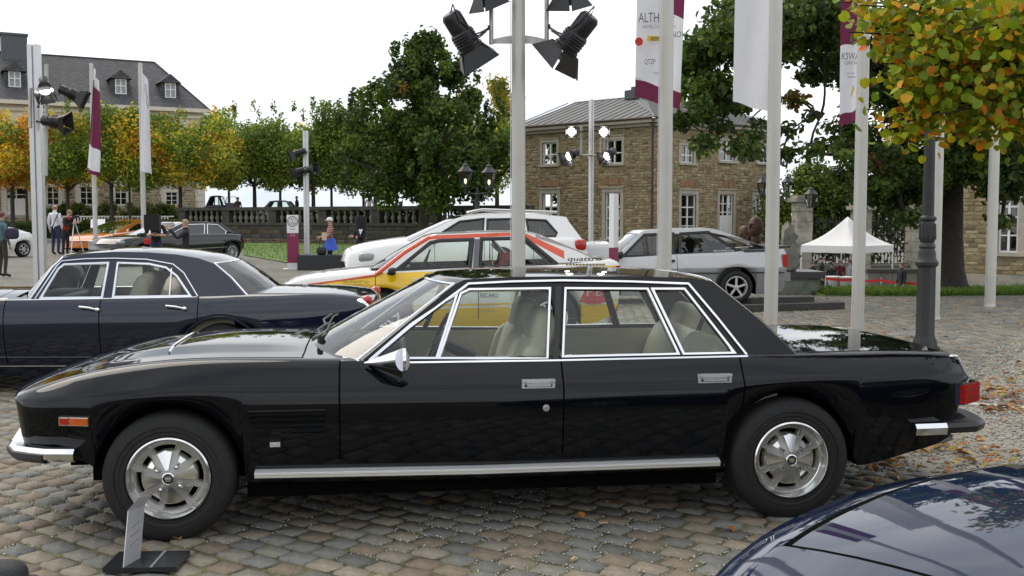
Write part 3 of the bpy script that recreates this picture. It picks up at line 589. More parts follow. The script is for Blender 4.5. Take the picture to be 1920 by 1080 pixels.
# --- stone building on the right edge
def right_house():
    a = D(1795, 408, 36.5); b = D(2150, 408, 33); fr = Frame((a.x, a.y, 0), math.atan2(b.y - a.y, b.x - a.x)); ln = math.hypot(b.x - a.x, b.y - a.y); root = fthing('stone_building', 'ochre rubble stone building with tall white window at right edge', 'house', fr)
    A, B = fr.hit(1874, 366, 0), fr.hit(1908, 474, 0); h = (A[0], B[0] , B[2], A[2]); h2 = (h[0] + 2.6, h[1] + 2.6, h[2], h[3]); hs = [h, h2]; zp = fr.hit(1850, 514, 0)[2]
    wall_with_holes(root, 0, ln, -2.6, 8, hs, MORTAR); rubble(root, fr, 0, ln, zp, 7.6, [(q[0] - .27, q[1] + .27, q[2] - .2, q[3] + .36) for q in hs], mw=(.2, .5), mh=(.1, .2), nmax=300)
    for q in hs: sash(root, *q, bars=(.3, .62, .8), surround=.27)
    mb = MB(); mb.box((ln / 2, -.06, (zp - 2.6) / 2), (ln, .14, zp + 2.6)); mb.build('plinth', M('plinth_render', (.33, .30, .24), .9, dirt=(.2, .19, .16)), root, None)
    mb = MB(); mb.box((ln / 2, 4, 2.7), (ln, 7.4, 10.6)); mb.build('inner_walls', MORTAR, root, None)
    mb = MB(); mb.box((ln / 2, 3.8, 8.15), (ln + .8, 8.6, .3)); mb.add([(-.4, -.5, 8.3), (ln + .4, -.5, 8.3), (ln + .4, 8.1, 8.3), (-.4, 8.1, 8.3), (1.5, 3.8, 10.5), (ln - 1.5, 3.8, 10.5)], [(0, 1, 5, 4), (1, 2, 5), (2, 3, 4, 5), (3, 0, 4)]); mb.build('roof', MATS['slate'], root, None)
right_house()
# --- balustrade wall of the raised terrace
def balustrade():
    a, b = D(330, 408, 71), D(990, 408, 56.4); fr = Frame((a.x, a.y, 0), math.atan2(b.y - a.y, b.x - a.x)); ln = math.hypot(b.x - a.x, b.y - a.y); root = fthing('balustrade_wall', 'dark weathered stone terrace wall topped by a balustrade with pale balusters', 'wall', fr)
    dk = M('weathered_stone', (.062, .058, .048), .95, var=.35, scale=1.5, bump=.5, bscale=6, dirt=(.035, .036, .028), dscale=.8); lt = M('baluster_stone', (.20, .19, .155), .85, rnd=.25, var=.25, scale=3, dirt=(.10, .095, .08), dscale=1.2)
    mb = MB(); mb.box((ln / 2, .35, .55), (ln, .6, 1.18)); mb.build('wall_core', dk, root, None)
    mb = MB(); mb.box((ln / 2, .3, 1.20), (ln + .1, .72, .16)); mb.build('plinth_course', dk, root, None); mb = MB(); mb.box((ln / 2, .3, 2.16), (ln + .1, .66, .20)); mb.build('coping', dk, root, None)
    br = M('wall_block', rough=.95, var=.3, scale=2, bump=.4, attr=True); pal = np.array([[.075, .068, .055], [.05, .048, .04], [.10, .08, .05], [.06, .055, .05]])
    rubble(root, fr, 0, ln, .32, 1.1, [], mw=(.6, 1.1), mh=(.26, .36), pal=pal, nmax=100, name='block', y=.05, mat=br); rubble(root, fr, 0, ln, 0, .3, [], mw=(.3, .6), mh=(.14, .16), pal=pal * 1.5 + np.array([.03, .015, 0]), nmax=60, name='block', y=.05, mat=br)
    prof = [(.10, 0), (.10, .06), (.06, .09), (.13, .24), (.14, .34), (.055, .52), (.08, .58), (.08, .64), (.10, .66), (.10, .78)]
    mb = MB(); mb.lathe(prof, 10); me = mb.mesh('baluster', lt, 40); x = .5; k = 0
    while x < ln - .3:
        if k % 8 == 0: mb = MB(); mb.box((x, .3, 1.67), (.62, .5, .8)); mb.build('pier', dk, root, None); x += .62
        else: link_mesh('baluster', me, root, (x, .3, 1.28)); x += .50
        k += 1
    hd = fthing('clipped_hedge', 'dark hedge growing close behind the balustrade', 'hedge', fr, 'clipped dark hedges'); n = 6500; V = rng.random((n, 3)) * np.array([ln - 2, .5, .95]) + np.array([0, .75, 1.22]); V = V[(np.sin(V[:, 0] * .55) + np.sin(V[:, 0] * 1.3 + 2) > -1.1) | (V[:, 2] < 1.5)]; n = len(V)
    nr_ = rdirs(n) * .8 + np.array([0, -.7, .4]); nr_ /= np.linalg.norm(nr_, axis=1, keepdims=True); d_ = np.cross(nr_, rdirs(n)); d_ /= np.linalg.norm(d_, axis=1, keepdims=True); VV, F = leaf_quads(V, rng.uniform(.16, .28, n), nr_, d_)
    link_mesh('foliage', np_mesh('foliage', VV, F, LEAFM, np.repeat(np.array([.035, .055, .014]) * rng.uniform(.6, 1.4, (n, 1)), 6, 0)), hd)
    # the raised terrace behind the wall
    t = MB(); P = lambda x, y, z: tuple(fr.o + fr.ux * x + fr.uy * y + np.array([0, 0, z])); t.add([P(-.0, .62, 1.26), P(ln - 1, .62, 1.26), (-3, 110, 1.26), (-60, 110, 1.26)], [(0, 1, 2, 3)]); t.build('terrace', M('terrace_gravel', (.34, .31, .26), .9), None, None, kind='structure')
    rl = thing('iron_railing', 'pale iron railing along far side of the raised terrace', 'railing', P(2, 26, 1.27), fr.a); mb = MB()
    for q in range(28): mb.cyl((q * 1.4, 0, 0), (q * 1.4, 0, 1.0), .03, n=5)
    mb.tube([(0, 0, 1), (38, 0, 1)], .03, 5); mb.tube([(0, 0, .5), (38, 0, .5)], .02, 5); mb.build('rail', M('grey_iron', (.3, .3, .3), .6), rl, None)
balustrade()
# --- gate piers, iron fence, low wall behind the tent
def fence():
    ash = M('ashlar', (.34, .32, .27), .85, rnd=.12, var=.2, scale=2, bump=.25, dirt=(.18, .175, .14), dscale=1.5); iron = M('black_iron', (.012, .012, .013), .5)
    for (x0, x1, y0), lb in (((1487, 1522, 378), 'pale ashlar gate pier left of the white tent'), ((1598, 1632, 393), 'pale ashlar gate pier behind the peak of the tent'), ((1702, 1736, 378), 'pale ashlar gate pier right of the tent beside the tree trunk')):
        c = D((x0 + x1) / 2, y0, 52); w_ = (x1 - x0) / 2000 * 52 * .85; t = thing('gate_pier', lb, 'pier', (c.x, c.y, -2), .15, 'gate piers of the iron fence'); zt_ = c.z + 2; n = 9
        for k in range(n): mb = MB(); mb.box((0, 0, zt_ * (k + .5) / n), (w_ - .03 * (k % 2), w_ - .02, zt_ / n - .025)); mb.build('ashlar_block', ash, t, None)
        mb = MB(); mb.box((0, 0, zt_ / 2), (w_ - .08, w_ - .08, zt_)); mb.build('pier_core', ash, t, None); mb = MB(); mb.box((0, 0, zt_ + .08), (w_ + .3, w_ + .3, .18)); mb.box((0, 0, zt_ + .23), (w_ + .1, w_ + .1, .14)); mb.build('cap', ash, t, None)
    for (xa, xb), lb in (((1522, 1600), 'black iron fence panel left of the tent peak'), ((1632, 1704), 'black iron fence panel right of the tent peak')):
        a, b = D(xa, 400, 52), D(xb, 400, 52); t = thing('iron_fence', lb, 'fence', (a.x, a.y, -1.95), 0, 'iron fence panels between piers'); ln = b.x - a.x; mb = MB(); n = int(ln / .16)
        zt_ = D(xa, 408, 52).z + 1.9
        for k in range(n): mb.cyl((k * .16 + .08, 0, 1.2), (k * .16 + .08, 0, zt_), .022, n=5); mb.cyl((k * .16 + .08, 0, zt_), (k * .16 + .08, 0, zt_ + .16), .03, .002, n=5)
        mb.build('bar', iron, t, None, kind='stuff')
        for z in (1.3, 2.3, zt_ - .15): mb = MB(); mb.box((ln / 2, 0, z), (ln, .05, .05)); mb.build('rail', iron, t, None)
        mb = MB(); mb.box((ln / 2, 0, .6), (ln, .4, 1.2)); mb.box((ln / 2, -.02, 1.24), (ln, .5, .1)); mb.build('base_wall', M('stained_wall', (.20, .20, .175), .9, dirt=(.10, .105, .09), dscale=1.2), t, None)
    a, b = D(1470, 500, 50), D(1490, 500, 50)
    A, B = D(1625, 505, 46), D(1740, 507, 46); t = thing('low_wall', 'low grey stained retaining wall behind the suited man', 'wall', (A.x, A.y, -2)); ln = B.x - A.x; zt_ = A.z + 2
    for k in range(5): mb = MB(); mb.box((ln * (k + .5) / 5, 0, (zt_ - .12) / 2), (ln / 5 - .02, .35, zt_ - .12)); mb.build('wall_slab', MATS['stained_wall'], t, None)
    mb = MB(); mb.box((ln / 2, 0, zt_ - .05), (ln + .1, .5, .14)); mb.build('coping', M('dark_coping', (.06, .06, .058), .8), t, None)
fence()
# ================================================================ trees and shrubs
BARK = M('bark', (.055, .045, .034), .95, var=.35, scale=9, bump=.8, bscale=18); BARKD = M('dark_bark', (.03, .026, .021), .95, var=.35, scale=9, bump=.8, bscale=14)
GREEN = [(.105, .165, .020), (.075, .13, .016), (.14, .19, .024), (.055, .10, .013)]
DGREEN = [(.062, .105, .018), (.044, .082, .015), (.085, .122, .020), (.032, .062, .012)]
LIME = [(.17, .22, .025), (.085, .14, .02), (.18, .20, .03)]
YELLOW = [(.46, .34, .025), (.36, .30, .03), (.50, .35, .03), (.26, .27, .03)]
ORANGE = [(.44, .21, .025), (.50, .26, .03), (.38, .16, .02), (.40, .27, .03)]
def canopy(clumps, n, size, pals, weights, jit=.2, asp=.75, shell=.5, updir=.35):
    """leaf mesh arrays for ellipsoid clumps [(centre, radii)]; a clump leans to one palette so hues come in patches"""
    C_ = np.array([c for c, r in clumps]); Rr = np.array([r for c, r in clumps]); vol = Rr.prod(1) ** .75; idx = rng.choice(len(clumps), n, p=vol / vol.sum())
    dv = rdirs(n); rad = rng.random(n) ** shell; P = C_[idx] + dv * Rr[idx] * (rad * (1 + rng.normal(0, .07, n)))[:, None]
    nrm = dv * .55 + rdirs(n) * .8 + np.array([0, 0, updir]); nrm /= np.linalg.norm(nrm, axis=1, keepdims=True)
    d = np.cross(nrm, rdirs(n)); d /= np.linalg.norm(d, axis=1, keepdims=True) + 1e-9; d[:, 2] -= .25; d /= np.linalg.norm(d, axis=1, keepdims=True)
    V, F = leaf_quads(P, size * rng.uniform(.7, 1.3, n), nrm, d, .3, asp)
    w_ = np.array(weights, float); w_ /= w_.sum(); pc = rng.choice(len(pals), len(clumps), p=w_); own = rng.random(n) < .72; pi = np.where(own, pc[idx], rng.choice(len(pals), n, p=w_))
    col = np.zeros((n, 3))
    for k, pl_ in enumerate(pals): m = pi == k; col[m] = np.array(pl_)[rng.integers(0, len(pl_), m.sum())]
    tone = rng.uniform(.75, 1.25, len(clumps))[idx]; col *= (tone * rng.uniform(1 - jit, 1 + jit, n))[:, None]
    return V, F, np.repeat(col, 6, 0)
def crown(root, name, clumps, n, size, pals, weights, **k):
    V, F, c = canopy(clumps, n, size, pals, weights, **k); return link_mesh(name, np_mesh(name, V, F, LEAFM, c), root)
def limb(p, q, bend=.1, k=5):
    p, q = Vector(p), Vector(q); o = Vector(rng.normal(0, 1, 3)) * (q - p).length * bend; return [p.lerp(q, t) + o * math.sin(t * math.pi) for t in np.linspace(0, 1, k)]
def trunk(root, h, r0, r1, tips, bark=BARK, flare=1.5, lr=.35, base=(0, 0, 0), n=10):
    mb = MB(); mb.lathe([(r0 * flare, -.15), (r0 * 1.18, .12 * h ** .5), (r0, .3 * h ** .5), ((r0 + r1) / 2, h * .6), (r1, h)], n, Matrix.Translation(base)); mb.build('trunk', bark, root, 60)
    if tips:
        mb = MB()
        for t in tips: pts = limb((base[0], base[1], h * rng.uniform(.82, 1.0)), t, .10); mb.tube(pts, r1 * lr * 1.6, 6, r1 * .12)
        mb.build('branches', bark, root, 60, kind='stuff')
def pollard(px, d, zt, zb, zg, wid, pals, wts, label, n=20000, size=.19, group='pollarded lime trees in a row', r=.16, dx=0):
    c = D(px, 408, d); root = thing('pollarded_tree', label, 'tree', (c.x, c.y, zg), 0, group); H0 = zb - zg; H1 = zt - zg; cl = []
    for i in range(34):
        x = rng.uniform(-.5, .5) * wid; y = rng.uniform(-.42, .42) * wid; z = rng.uniform(H0 + .7, H1 - .8); q = rng.uniform(.85, 1.3); cl.append(((x, y, z), (q, q, q * rng.uniform(.8, 1.1))))
    for i in range(7): x = rng.uniform(-.45, .45) * wid; cl.append(((x, rng.uniform(-.4, .4) * wid, H1 - .25 + rng.uniform(-.2, .3)), (.22, .22, .6)))
    trunk(root, H0 + .5, r, r * .75, [c_ for c_, _ in cl[:9]]); crown(root, 'crown', cl, n, size, [[tuple(1.55 * q_ for q_ in c_) for c_ in p_] for p_ in pals], wts, shell=.42)
BK = 'on the terrace behind the balustrade'
pollard(24, 74, 9.0, 3.7, 0, 6.4, [ORANGE, YELLOW, GREEN], [6, 3, 1], 'orange autumn pollarded tree at the far left edge beside the white door')
pollard(128, 86, 9.4, 3.9, 0, 5.2, [YELLOW, ORANGE, GREEN], [4, 2, 3], 'yellow green pollarded tree half hidden behind the left light mast', n=11000)
pollard(210, 73, 9.3, 3.6, 0, 6.6, [GREEN, LIME, YELLOW], [6, 3, 1.3], 'green pollarded tree between the maroon flag and the white flag')
pollard(339, 74, 9.0, 3.7, 0, 7.2, [YELLOW, LIME, GREEN, ORANGE], [6, 2, 2, 1], 'yellow pollarded tree right of the white flag')
pollard(478, 78, 9.6, 3.7, 1.2, 7.4, [GREEN, LIME], [6, 3], 'fresh green pollarded tree behind the balustrade left of the slim light mast')
pollard(588, 78, 9.8, 3.7, 1.2, 6.3, [GREEN, DGREEN, LIME], [5, 3, 2], 'green pollarded tree directly behind the slim light mast')
pollard(704, 78, 9.8, 3.7, 1.2, 6.3, [GREEN, DGREEN], [4, 4], 'dark green pollarded tree hidden behind left half of the conical tree', n=10000)
pollard(890, 82, 9.8, 3.6, 1.2, 6.0, [LIME, GREEN, YELLOW], [5, 4, 2], 'light green tree behind the double lantern', n=10000)
for px, lb in ((51, 'thin trunked orange tree behind the far left pollarded tree'), (244, 'thin trunked green tree behind the white flag pole'), (430, 'thin trunked green tree at left end of the terrace'), (526, 'thin trunked tree behind the pale blue hatchback'), (622, 'thin trunked tree right of the slim light mast'), (682, 'thin trunked tree behind the man in the checked shirt'), (744, 'thin trunked tree left of the conical tree trunk')):
    pollard(px, 92, 9.6, 4.0, 1.2 if px > 330 else 0, 5.6, [GREEN, LIME, YELLOW] if px > 60 else [ORANGE, YELLOW], [5, 2, 1] if px > 60 else [4, 2], lb, n=7000, size=.26, group='back row of lime trees', r=.13)
# the big conical linden before the balustrade
def cone_tree():
    c = D(795, 408, 55); root = thing('conical_tree', 'tall dark green conical tree standing before the balustrade', 'tree', (c.x, c.y, 0)); cl = []
    for i in range(150):
        z = 2.6 + (10.6 - 2.6) * rng.random() ** .95; t = (z - 2.6) / 8.0; rmax = np.interp(t, [0, .12, .35, .55, .75, .9, 1], [3.4, 4.5, 4.6, 4.1, 2.7, 1.5, .5]); a = rng.uniform(0, 6.28); rr = rmax * rng.uniform(.45, .98); q = rng.uniform(.45, .95) * (1 - .45 * t); cl.append(((rr * math.cos(a) + .1, rr * math.sin(a), z), (q, q, q * 1.15)))
    for i in range(26): z = 3.2 + 7.4 * i / 26; cl.append(((rng.uniform(-.4, .4), rng.uniform(-.4, .4), z), (1.0 * (1 - .6 * i / 26), 1.0 * (1 - .6 * i / 26), 1.0)))
    cl += [((.45, 0, 10.7), (.5, .5, .6)), ((-.35, .2, 10.3), (.4, .4, .6)), ((.0, 0, 9.9), (1., 1., .9)), ((-1.3, 0, 9.2), (.5, .5, .6)), ((-2.7, 0, 7.8), (.6, .6, .6)), ((-3.4, 0, 6.9), (.6, .6, .5))]
    for i in range(46):
        z = 3.2 + 7.0 * rng.random(); t = (z - 2.6) / 8.0; rm = np.interp(t, [0, .12, .35, .55, .75, .9, 1], [3.4, 4.5, 4.6, 4.1, 2.7, 1.5, .5]); a = rng.uniform(0, 6.28); cl.append(((rm * 1.02 * math.cos(a), rm * 1.02 * math.sin(a), z + .25), (.22, .22, .5)))
    trunk(root, 3.4, .30, .22, [c_ for c_, _ in cl[::9]], n=14); mb = MB(); mb.tube([(0, 0, 3.3), (.1, 0, 7), (.2, 0, 9.8)], .22, 8, .05); mb.build('leader', BARK, root, 60)
    crown(root, 'crown', cl, 44000, .2, [DGREEN, GREEN, [(.26, .13, .02)]], [6, 4, .12], shell=.45)
cone_tree()
def yellow_tree():
    c = D(932, 408, 84); root = thing('yellow_tree', 'tall yellow autumn tree behind the conical tree', 'tree', (c.x, c.y, 1.2)); cl = [((rng.normal(0, 1.0), rng.normal(0, 1.0), rng.uniform(5.5, 10.6)), (.8, .8, .9)) for _ in range(22)]
    trunk(root, 5.5, .18, .12, [c_ for c_, _ in cl[:8]]); crown(root, 'crown', cl, 6000, .22, [YELLOW, LIME], [5, 2], shell=.6)
yellow_tree()
# the dark chestnut on the right, limbs hanging over the stone house
def chestnut():
    d0 = 23.2; c = D(1778, 408, d0); root = thing('chestnut_tree', 'huge dark green broadleaf tree with drooping limbs over the right of the yard', 'tree', (c.x, c.y, -.02)); cl = []; tips = []
    def PX(px, py, d): p = D(px, py, d); return np.array([p.x - c.x, p.y - c.y, p.z + .02])
    mass = [(1340, 60, 20, 66, 14), (1300, 150, 20, 42, 9), (1350, 190, 20, 40, 8), (1290, 230, 20, 24, 4), (1400, 230, 21, 34, 5), (1330, 260, 20, 26, 3), (1410, 290, 20, 22, 3), (1520, 30, 21, 55, 10), (1485, 100, 21, 34, 4), (1545, 125, 21, 36, 4), (1490, 185, 21, 20, 2), (1535, 225, 21, 20, 2), (1480, 245, 20, 14, 2), (1465, 290, 20, 14, 2), (1570, 60, 21, 50, 6),
            (1560, 290, 21, 34, 5), (1600, 270, 21, 30, 5), (1580, 330, 21, 26, 3), (1640, 300, 22, 46, 9), (1660, 350, 22, 36, 6), (1700, 330, 22, 52, 10), (1700, 400, 22, 26, 3), (1760, 300, 22, 64, 12), (1830, 320, 22, 60, 11), (1890, 350, 22, 46, 8), (1880, 400, 22, 22, 3), (1900, 300, 22, 60, 8), (1700, 180, 23, 110, 24), (1850, 150, 23, 110, 22), (1620, 110, 23, 80, 14), (1960, 260, 23, 90, 12), (1440, -60, 22, 90, 14), (1600, -90, 23, 110, 14), (1800, -60, 23, 140, 18)]
    for px, py, d, sp, k in mass:
        tips.append(PX(px, py, d))
        for _ in range(k):
            p = PX(px + rng.normal(0, sp * .62), py + rng.normal(0, sp * .5), d + rng.normal(0, 1.0)); q = rng.uniform(.2, .46) * (.62 if sp < 38 else .85 if sp < 50 else 1.3); cl.append((p, (q * 1.2, q * 1.2, q * .75)))
    mb = MB(); mb.lathe([(.66, -.15), (.44, .18), (.36, .5), (.31, 1.2), (.29, 2.2), (.27, 3.2)], 18); mb.build('trunk', BARKD, root, 60)
    mb = MB(); base = Vector((0, 0, 3.0))
    order = sorted(range(len(tips)), key=lambda k: np.linalg.norm(tips[k] - np.array([0, 0, 3.]))); done = [np.array([0, 0, 3.0]), np.array([-.4, -.3, 4.4]), np.array([.5, -.2, 4.5])]
    mb.tube([(0, 0, 2.9), (-.2, -.15, 3.8), (-.4, -.3, 4.4)], .2, 8, .13); mb.tube([(0, 0, 2.9), (.3, -.1, 3.8), (.5, -.2, 4.5)], .19, 8, .13)
    for k in order:
        t = tips[k]; p_ = min(done, key=lambda q: np.linalg.norm(q - t)); r_ = max(.018, .09 - .011 * np.linalg.norm(p_)); mb.tube(limb(p_, t, .16, 6), r_, 6, r_ * .55); done.append(t)
    mb.build('limbs', BARKD, root, 60, kind='stuff')
    crown(root, 'crown', cl, 62000, .14, [DGREEN, GREEN, [(.20, .10, .02), (.16, .11, .02)]], [8, 2, .25], shell=.6, asp=.6)
chestnut()
# near linden branch reaching in at top right: leaves seen singly
def near_linden():
    root = thing('linden_tree', 'near linden with yellow and green autumn leaves overhanging top right corner', 'tree', (5.6, 6.9, 0)); o = Vector((5.6, 6.9, 0))
    mb = MB(); mb.lathe([(.34, -.1), (.25, .3), (.21, 1), (.18, 2.2), (.15, 3.4)], 16); mb.build('trunk', BARK, root, 60)
    def PX(px, py, d): return D(px, py, d) - o
    ends = [(1610, 10, 6.1), (1572, 4, 6.5), (1590, 60, 6.3), (1700, 90, 5.9), (1625, 205, 6.2), (1680, 150, 6.0), (1700, 230, 6.2), (1780, 60, 5.8), (1790, 200, 6.0), (1830, 120, 6.2), (1870, 40, 6.0), (1890, 180, 6.2), (1850, 215, 6.3), (1930, 110, 6.1), (1960, 220, 6.3), (1730, 20, 6.4), (1920, 20, 6.4), (1760, 130, 6.5), (1660, 100, 6.4), (1910, 225, 5.9), (1760, 215, 5.9), (1640, 120, 6.2), (1810, 160, 5.8)]
    mb = MB(); hub = [Vector((-.6, -.3, 3.0)), Vector((-1.0, -.5, 2.75)), Vector((-.5, -.6, 2.5))]
    mb.tube([(0, 0, 2.6), hub[0]], .09, 8, .05); mb.tube([(0, 0, 2.3), hub[1]], .07, 8, .04); mb.tube([(0, 0, 2.0), hub[2]], .06, 8, .04); pts_all = []
    for e in ends:
        E = PX(*e); h = min(hub, key=lambda q: (q - E).length); pts = limb(h, E, .05, 7); mb.tube(pts, .022, 5, .004); pts_all.append(pts)
        for k in range(4):
            q = pts[2 + k]; t = q + Vector(rng.normal(0, .13, 3)) + Vector((-.05, 0, -.05)); p2 = limb(q, t, .1, 4); mb.tube(p2, .006, 4, .002); pts_all.append(p2)
    mb.build('branches', BARKD, root, 60, kind='stuff')
    Pn = []
    for pts in pts_all:
        for k in range(205 if len(pts) > 5 else 88):
            t = rng.uniform(.35 if len(pts) > 5 else 0, 1) * (len(pts) - 1); i = min(int(t), len(pts) - 2); p = Vector(pts[i]).lerp(Vector(pts[i + 1]), t - i); Pn.append(p + Vector(rng.normal(0, .085, 3)))
    Pn = np.array([tuple(p) for p in Pn]); W = Pn + np.array(o); u = W[:, 0] / W[:, 1] * 2000 + 960; ku = u > 1566 + rng.normal(0, 22, len(u)); Pn = Pn[ku]; n = len(Pn)
    nrm = rdirs(n) * .95 + np.array([-.1, -.6, .5]); nrm /= np.linalg.norm(nrm, axis=1, keepdims=True); dn = np.array([0, -.1, -1.]) + rdirs(n) * .7; dn -= nrm * (dn * nrm).sum(1)[:, None]; dn /= np.linalg.norm(dn, axis=1, keepdims=True)
    sz = rng.uniform(.038, .068, n); pal = np.array([[.24, .33, .012], [.32, .36, .014], [.17, .26, .012], [.56, .40, .015], [.62, .34, .02], [.55, .18, .015], [.12, .19, .012], [.40, .39, .016]]); pi = rng.choice(8, n, p=[.23, .18, .18, .09, .07, .05, .12, .08]); col = pal[pi] * rng.uniform(.8, 1.2, (n, 1))
    # heart-shaped 9-gon leaf, folded on its midrib
    S_ = np.array([[0, -.42], [.25, -.5], [.46, -.25], [.47, .05], [.30, .33], [0, .50], [-.30, .33], [-.47, .05], [-.46, -.25], [-.25, -.5]]); s = np.cross(nrm, dn); fo = np.abs(S_[:, 0]) * .35; cup = -(S_[:, 1] ** 2) * .45
    V = Pn[:, None] + (s[:, None] * S_[None, :, 0:1] + dn[:, None] * S_[None, :, 1:2] + nrm[:, None] * (fo[None] * rng.uniform(.2, 1.6, (n, 1)) + cup[None] * rng.uniform(-.6, 1.8, (n, 1)))[..., None]) * sz[:, None, None]; edgec = np.repeat(col[:, None], 10, 1); F4 = np.array([[0, 1, 2, 3], [0, 3, 4, 5], [0, 5, 6, 7], [0, 7, 8, 9]])
    browned = rng.random(n) < .35; edgec[browned, 4:7] *= np.array([1.5, .75, .6])
    big = np.argsort(-(sz / W[ku, 1]))[:300]; mk = np.ones(n, bool); mk[big] = False
    for k in big: link_mesh('leaf', np_mesh('leaf', V[k], F4, LEAFM, np.clip(edgec[k], 0, 1), True), root)
    m = mk.sum(); ob = link_mesh('foliage', np_mesh('foliage', V[mk].reshape(-1, 3), (np.arange(m)[:, None, None] * 10 + F4[None]).reshape(-1, 4), LEAFM, np.clip(edgec[mk].reshape(-1, 3), 0, 1), True), root); ob['kind'] = 'stuff'
near_linden()
def shrub(name, label, cat, px, py, d, wx, wz, n, pals, wts, size=.2, group=None, zg=None, wy=1.0):
    c = D(px, py, d); zg = c.z if zg is None else zg; root = thing(name, label, cat, (c.x, c.y, zg), 0, group); cl = [((rng.uniform(-.5, .5) * wx, rng.uniform(-.5, .5) * wy, rng.uniform(.1, .85) * wz), (q := rng.uniform(.18, .34) * min(wx, wz), q, q)) for _ in range(24)]
    mb = MB()
    for c_, _ in cl[:7]: mb.tube(limb((c_[0] * .3, c_[1] * .3, -.05), c_, .08, 4), .03, 5, .01)
    mb.build('stem', BARK, root, 60, kind='stuff'); crown(root, 'foliage', cl, n, size, pals, wts)
shrub('tall_bush', 'large green bush behind the left gate pier', 'bush', 1520, 470, 58, 4.2, 5.0, 9000, [GREEN, LIME], [3, 2], .2)
shrub('tall_bush', 'dark green bush filling the gap behind the iron fence left of the tent peak', 'bush', 1570, 480, 60, 4.0, 5.2, 8000, [DGREEN, GREEN], [4, 2], .2)
shrub('tall_bush', 'dark bush behind the iron fence right of the tent peak', 'bush', 1668, 480, 58, 5.0, 5.4, 5500, [DGREEN, GREEN, [(.12, .10, .02)]], [4, 2, 1], .2)
shrub('tall_bush', 'dark bush behind the right gate pier and tree trunk', 'bush', 1760, 480, 56, 5.0, 5.5, 5000, [DGREEN, GREEN], [4, 2], .2)
for k, (px, lb) in enumerate(((118, 'rose bush left of the red photographer'), (158, 'rose bush with few blooms between the photographer and the maroon flag pole'), (200, 'rose bush right of the maroon flag pole'), (250, 'rose bush left of the white flag pole'), (290, 'rose bush right of the white flag pole'), (320, 'rose bush at the corner of the slate roofed house'))):
    shrub('rose_bush', lb, 'bush', px, 402, 95, 2.2, 1.7, 1100, [GREEN, DGREEN, [(.4, .04, .03), (.5, .3, .05)]], [5, 3, .35], .2, 'rose bushes along the house', zg=1.2)
def hedge(px0, px1, py, d, h, label, n):
    a, b = D(px0, 408, d), D(px1, 408, d); root = thing('clipped_hedge', label, 'hedge', (a.x, a.y, 0), 0, 'clipped dark hedges'); ln = b.x - a.x; V = rng.random((n, 3)) * np.array([ln, 1.2, h]); f = rng.integers(0, 3, n); V[f == 0, 1] = rng.normal(0, .06, (f == 0).sum()); V[f == 1, 2] = h + rng.normal(0, .05, (f == 1).sum())
    nrm = rdirs(n) * .7 + np.where((f == 1)[:, None], np.array([0, 0, .8]), np.array([0, -.8, .2])); nrm /= np.linalg.norm(nrm, axis=1, keepdims=True); d_ = np.cross(nrm, rdirs(n)); d_ /= np.linalg.norm(d_, axis=1, keepdims=True); VV, F = leaf_quads(V, rng.uniform(.12, .22, n), nrm, d_)
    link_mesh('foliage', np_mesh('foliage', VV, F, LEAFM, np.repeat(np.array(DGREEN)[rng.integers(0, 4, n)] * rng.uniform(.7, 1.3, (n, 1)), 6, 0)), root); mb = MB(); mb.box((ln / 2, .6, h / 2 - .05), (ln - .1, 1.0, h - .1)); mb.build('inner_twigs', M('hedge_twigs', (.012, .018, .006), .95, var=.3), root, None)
hedge(-30, 150, 412, 82, 1.15, 'clipped dark hedge at far left behind the red photographer', 5000)
hedge(152, 335, 412, 82, 1.35, 'clipped dark hedge behind the orange sports car', 6000)
# ================================================================ poles, lamps, flags, signs, tent, sculptures
POLEM = M('pole_paint', (.52, .51, .47), .42, .25, var=.06, scale=3); MAROON = M('maroon_cloth', (.17, .018, .065), .8, var=.12, scale=6, trans=.15); WHITEC = M('white_cloth', (.74, .74, .78), .8, var=.04, scale=4, trans=.3)
INK = M('grey_ink', (.10, .10, .11), .7); LAMPBLK = M('lamp_black', (.016, .016, .018), .38, .2, var=.3); GALV = M('galvanised_tube', (.42, .41, .38), .4, .6, var=.15)
def flagpole(px_top, px_bot, d, wpx, label, ztop=9.5, base_y=None, group='tall grey flag poles', mat=POLEM, name='flag_pole'):
    r = wpx / 2000 * d / 2; c = D((px_top + px_bot) / 2, 408, d); c.z = 0; root = thing(name, label, 'pole', (c.x, c.y, -.02), 0, group)
    mb = MB(); mb.lathe([(r, 0), (r * .99, 2), (r * .93, 5), (r * .85, ztop)], 24); mb.build('shaft', mat, root, 40)
    mb = MB(); mb.lathe([(r * 1.25, 0), (r * 1.22, .03), (r * 1.08, .035), (r * 1.06, .06), (r * 1.0, .065)], 20); mb.build('base_collar', mat, root, 30)
    mb = MB(); mb.cyl((-r * 1.15, -r * .2, .1), (-r * 1.0, -r * .2, ztop - .3), .004, n=5); mb.build('halyard', WHITEC, root, 40); return root
flagpole(972, 972, 10.9, 26, 'grey pole behind the black saloon carrying the pair of black spotlights')
flagpole(1247, 1247, 11.2, 26, 'grey flag pole passing in front of the maroon edged sponsor banner')
flagpole(1449, 1449, 12.0, 24, 'grey flag pole in front of the large plain white flag')
flagpole(1614, 1611, 13.2, 22.5, 'grey flag pole behind the boot of the black saloon')
flagpole(1757, 1757, 16.8, 18, 'thinner grey pole directly behind the dark iron lamp post')
flagpole(1861, 1861, 19.2, 19, 'grey pole standing free on the cobbles at far right')
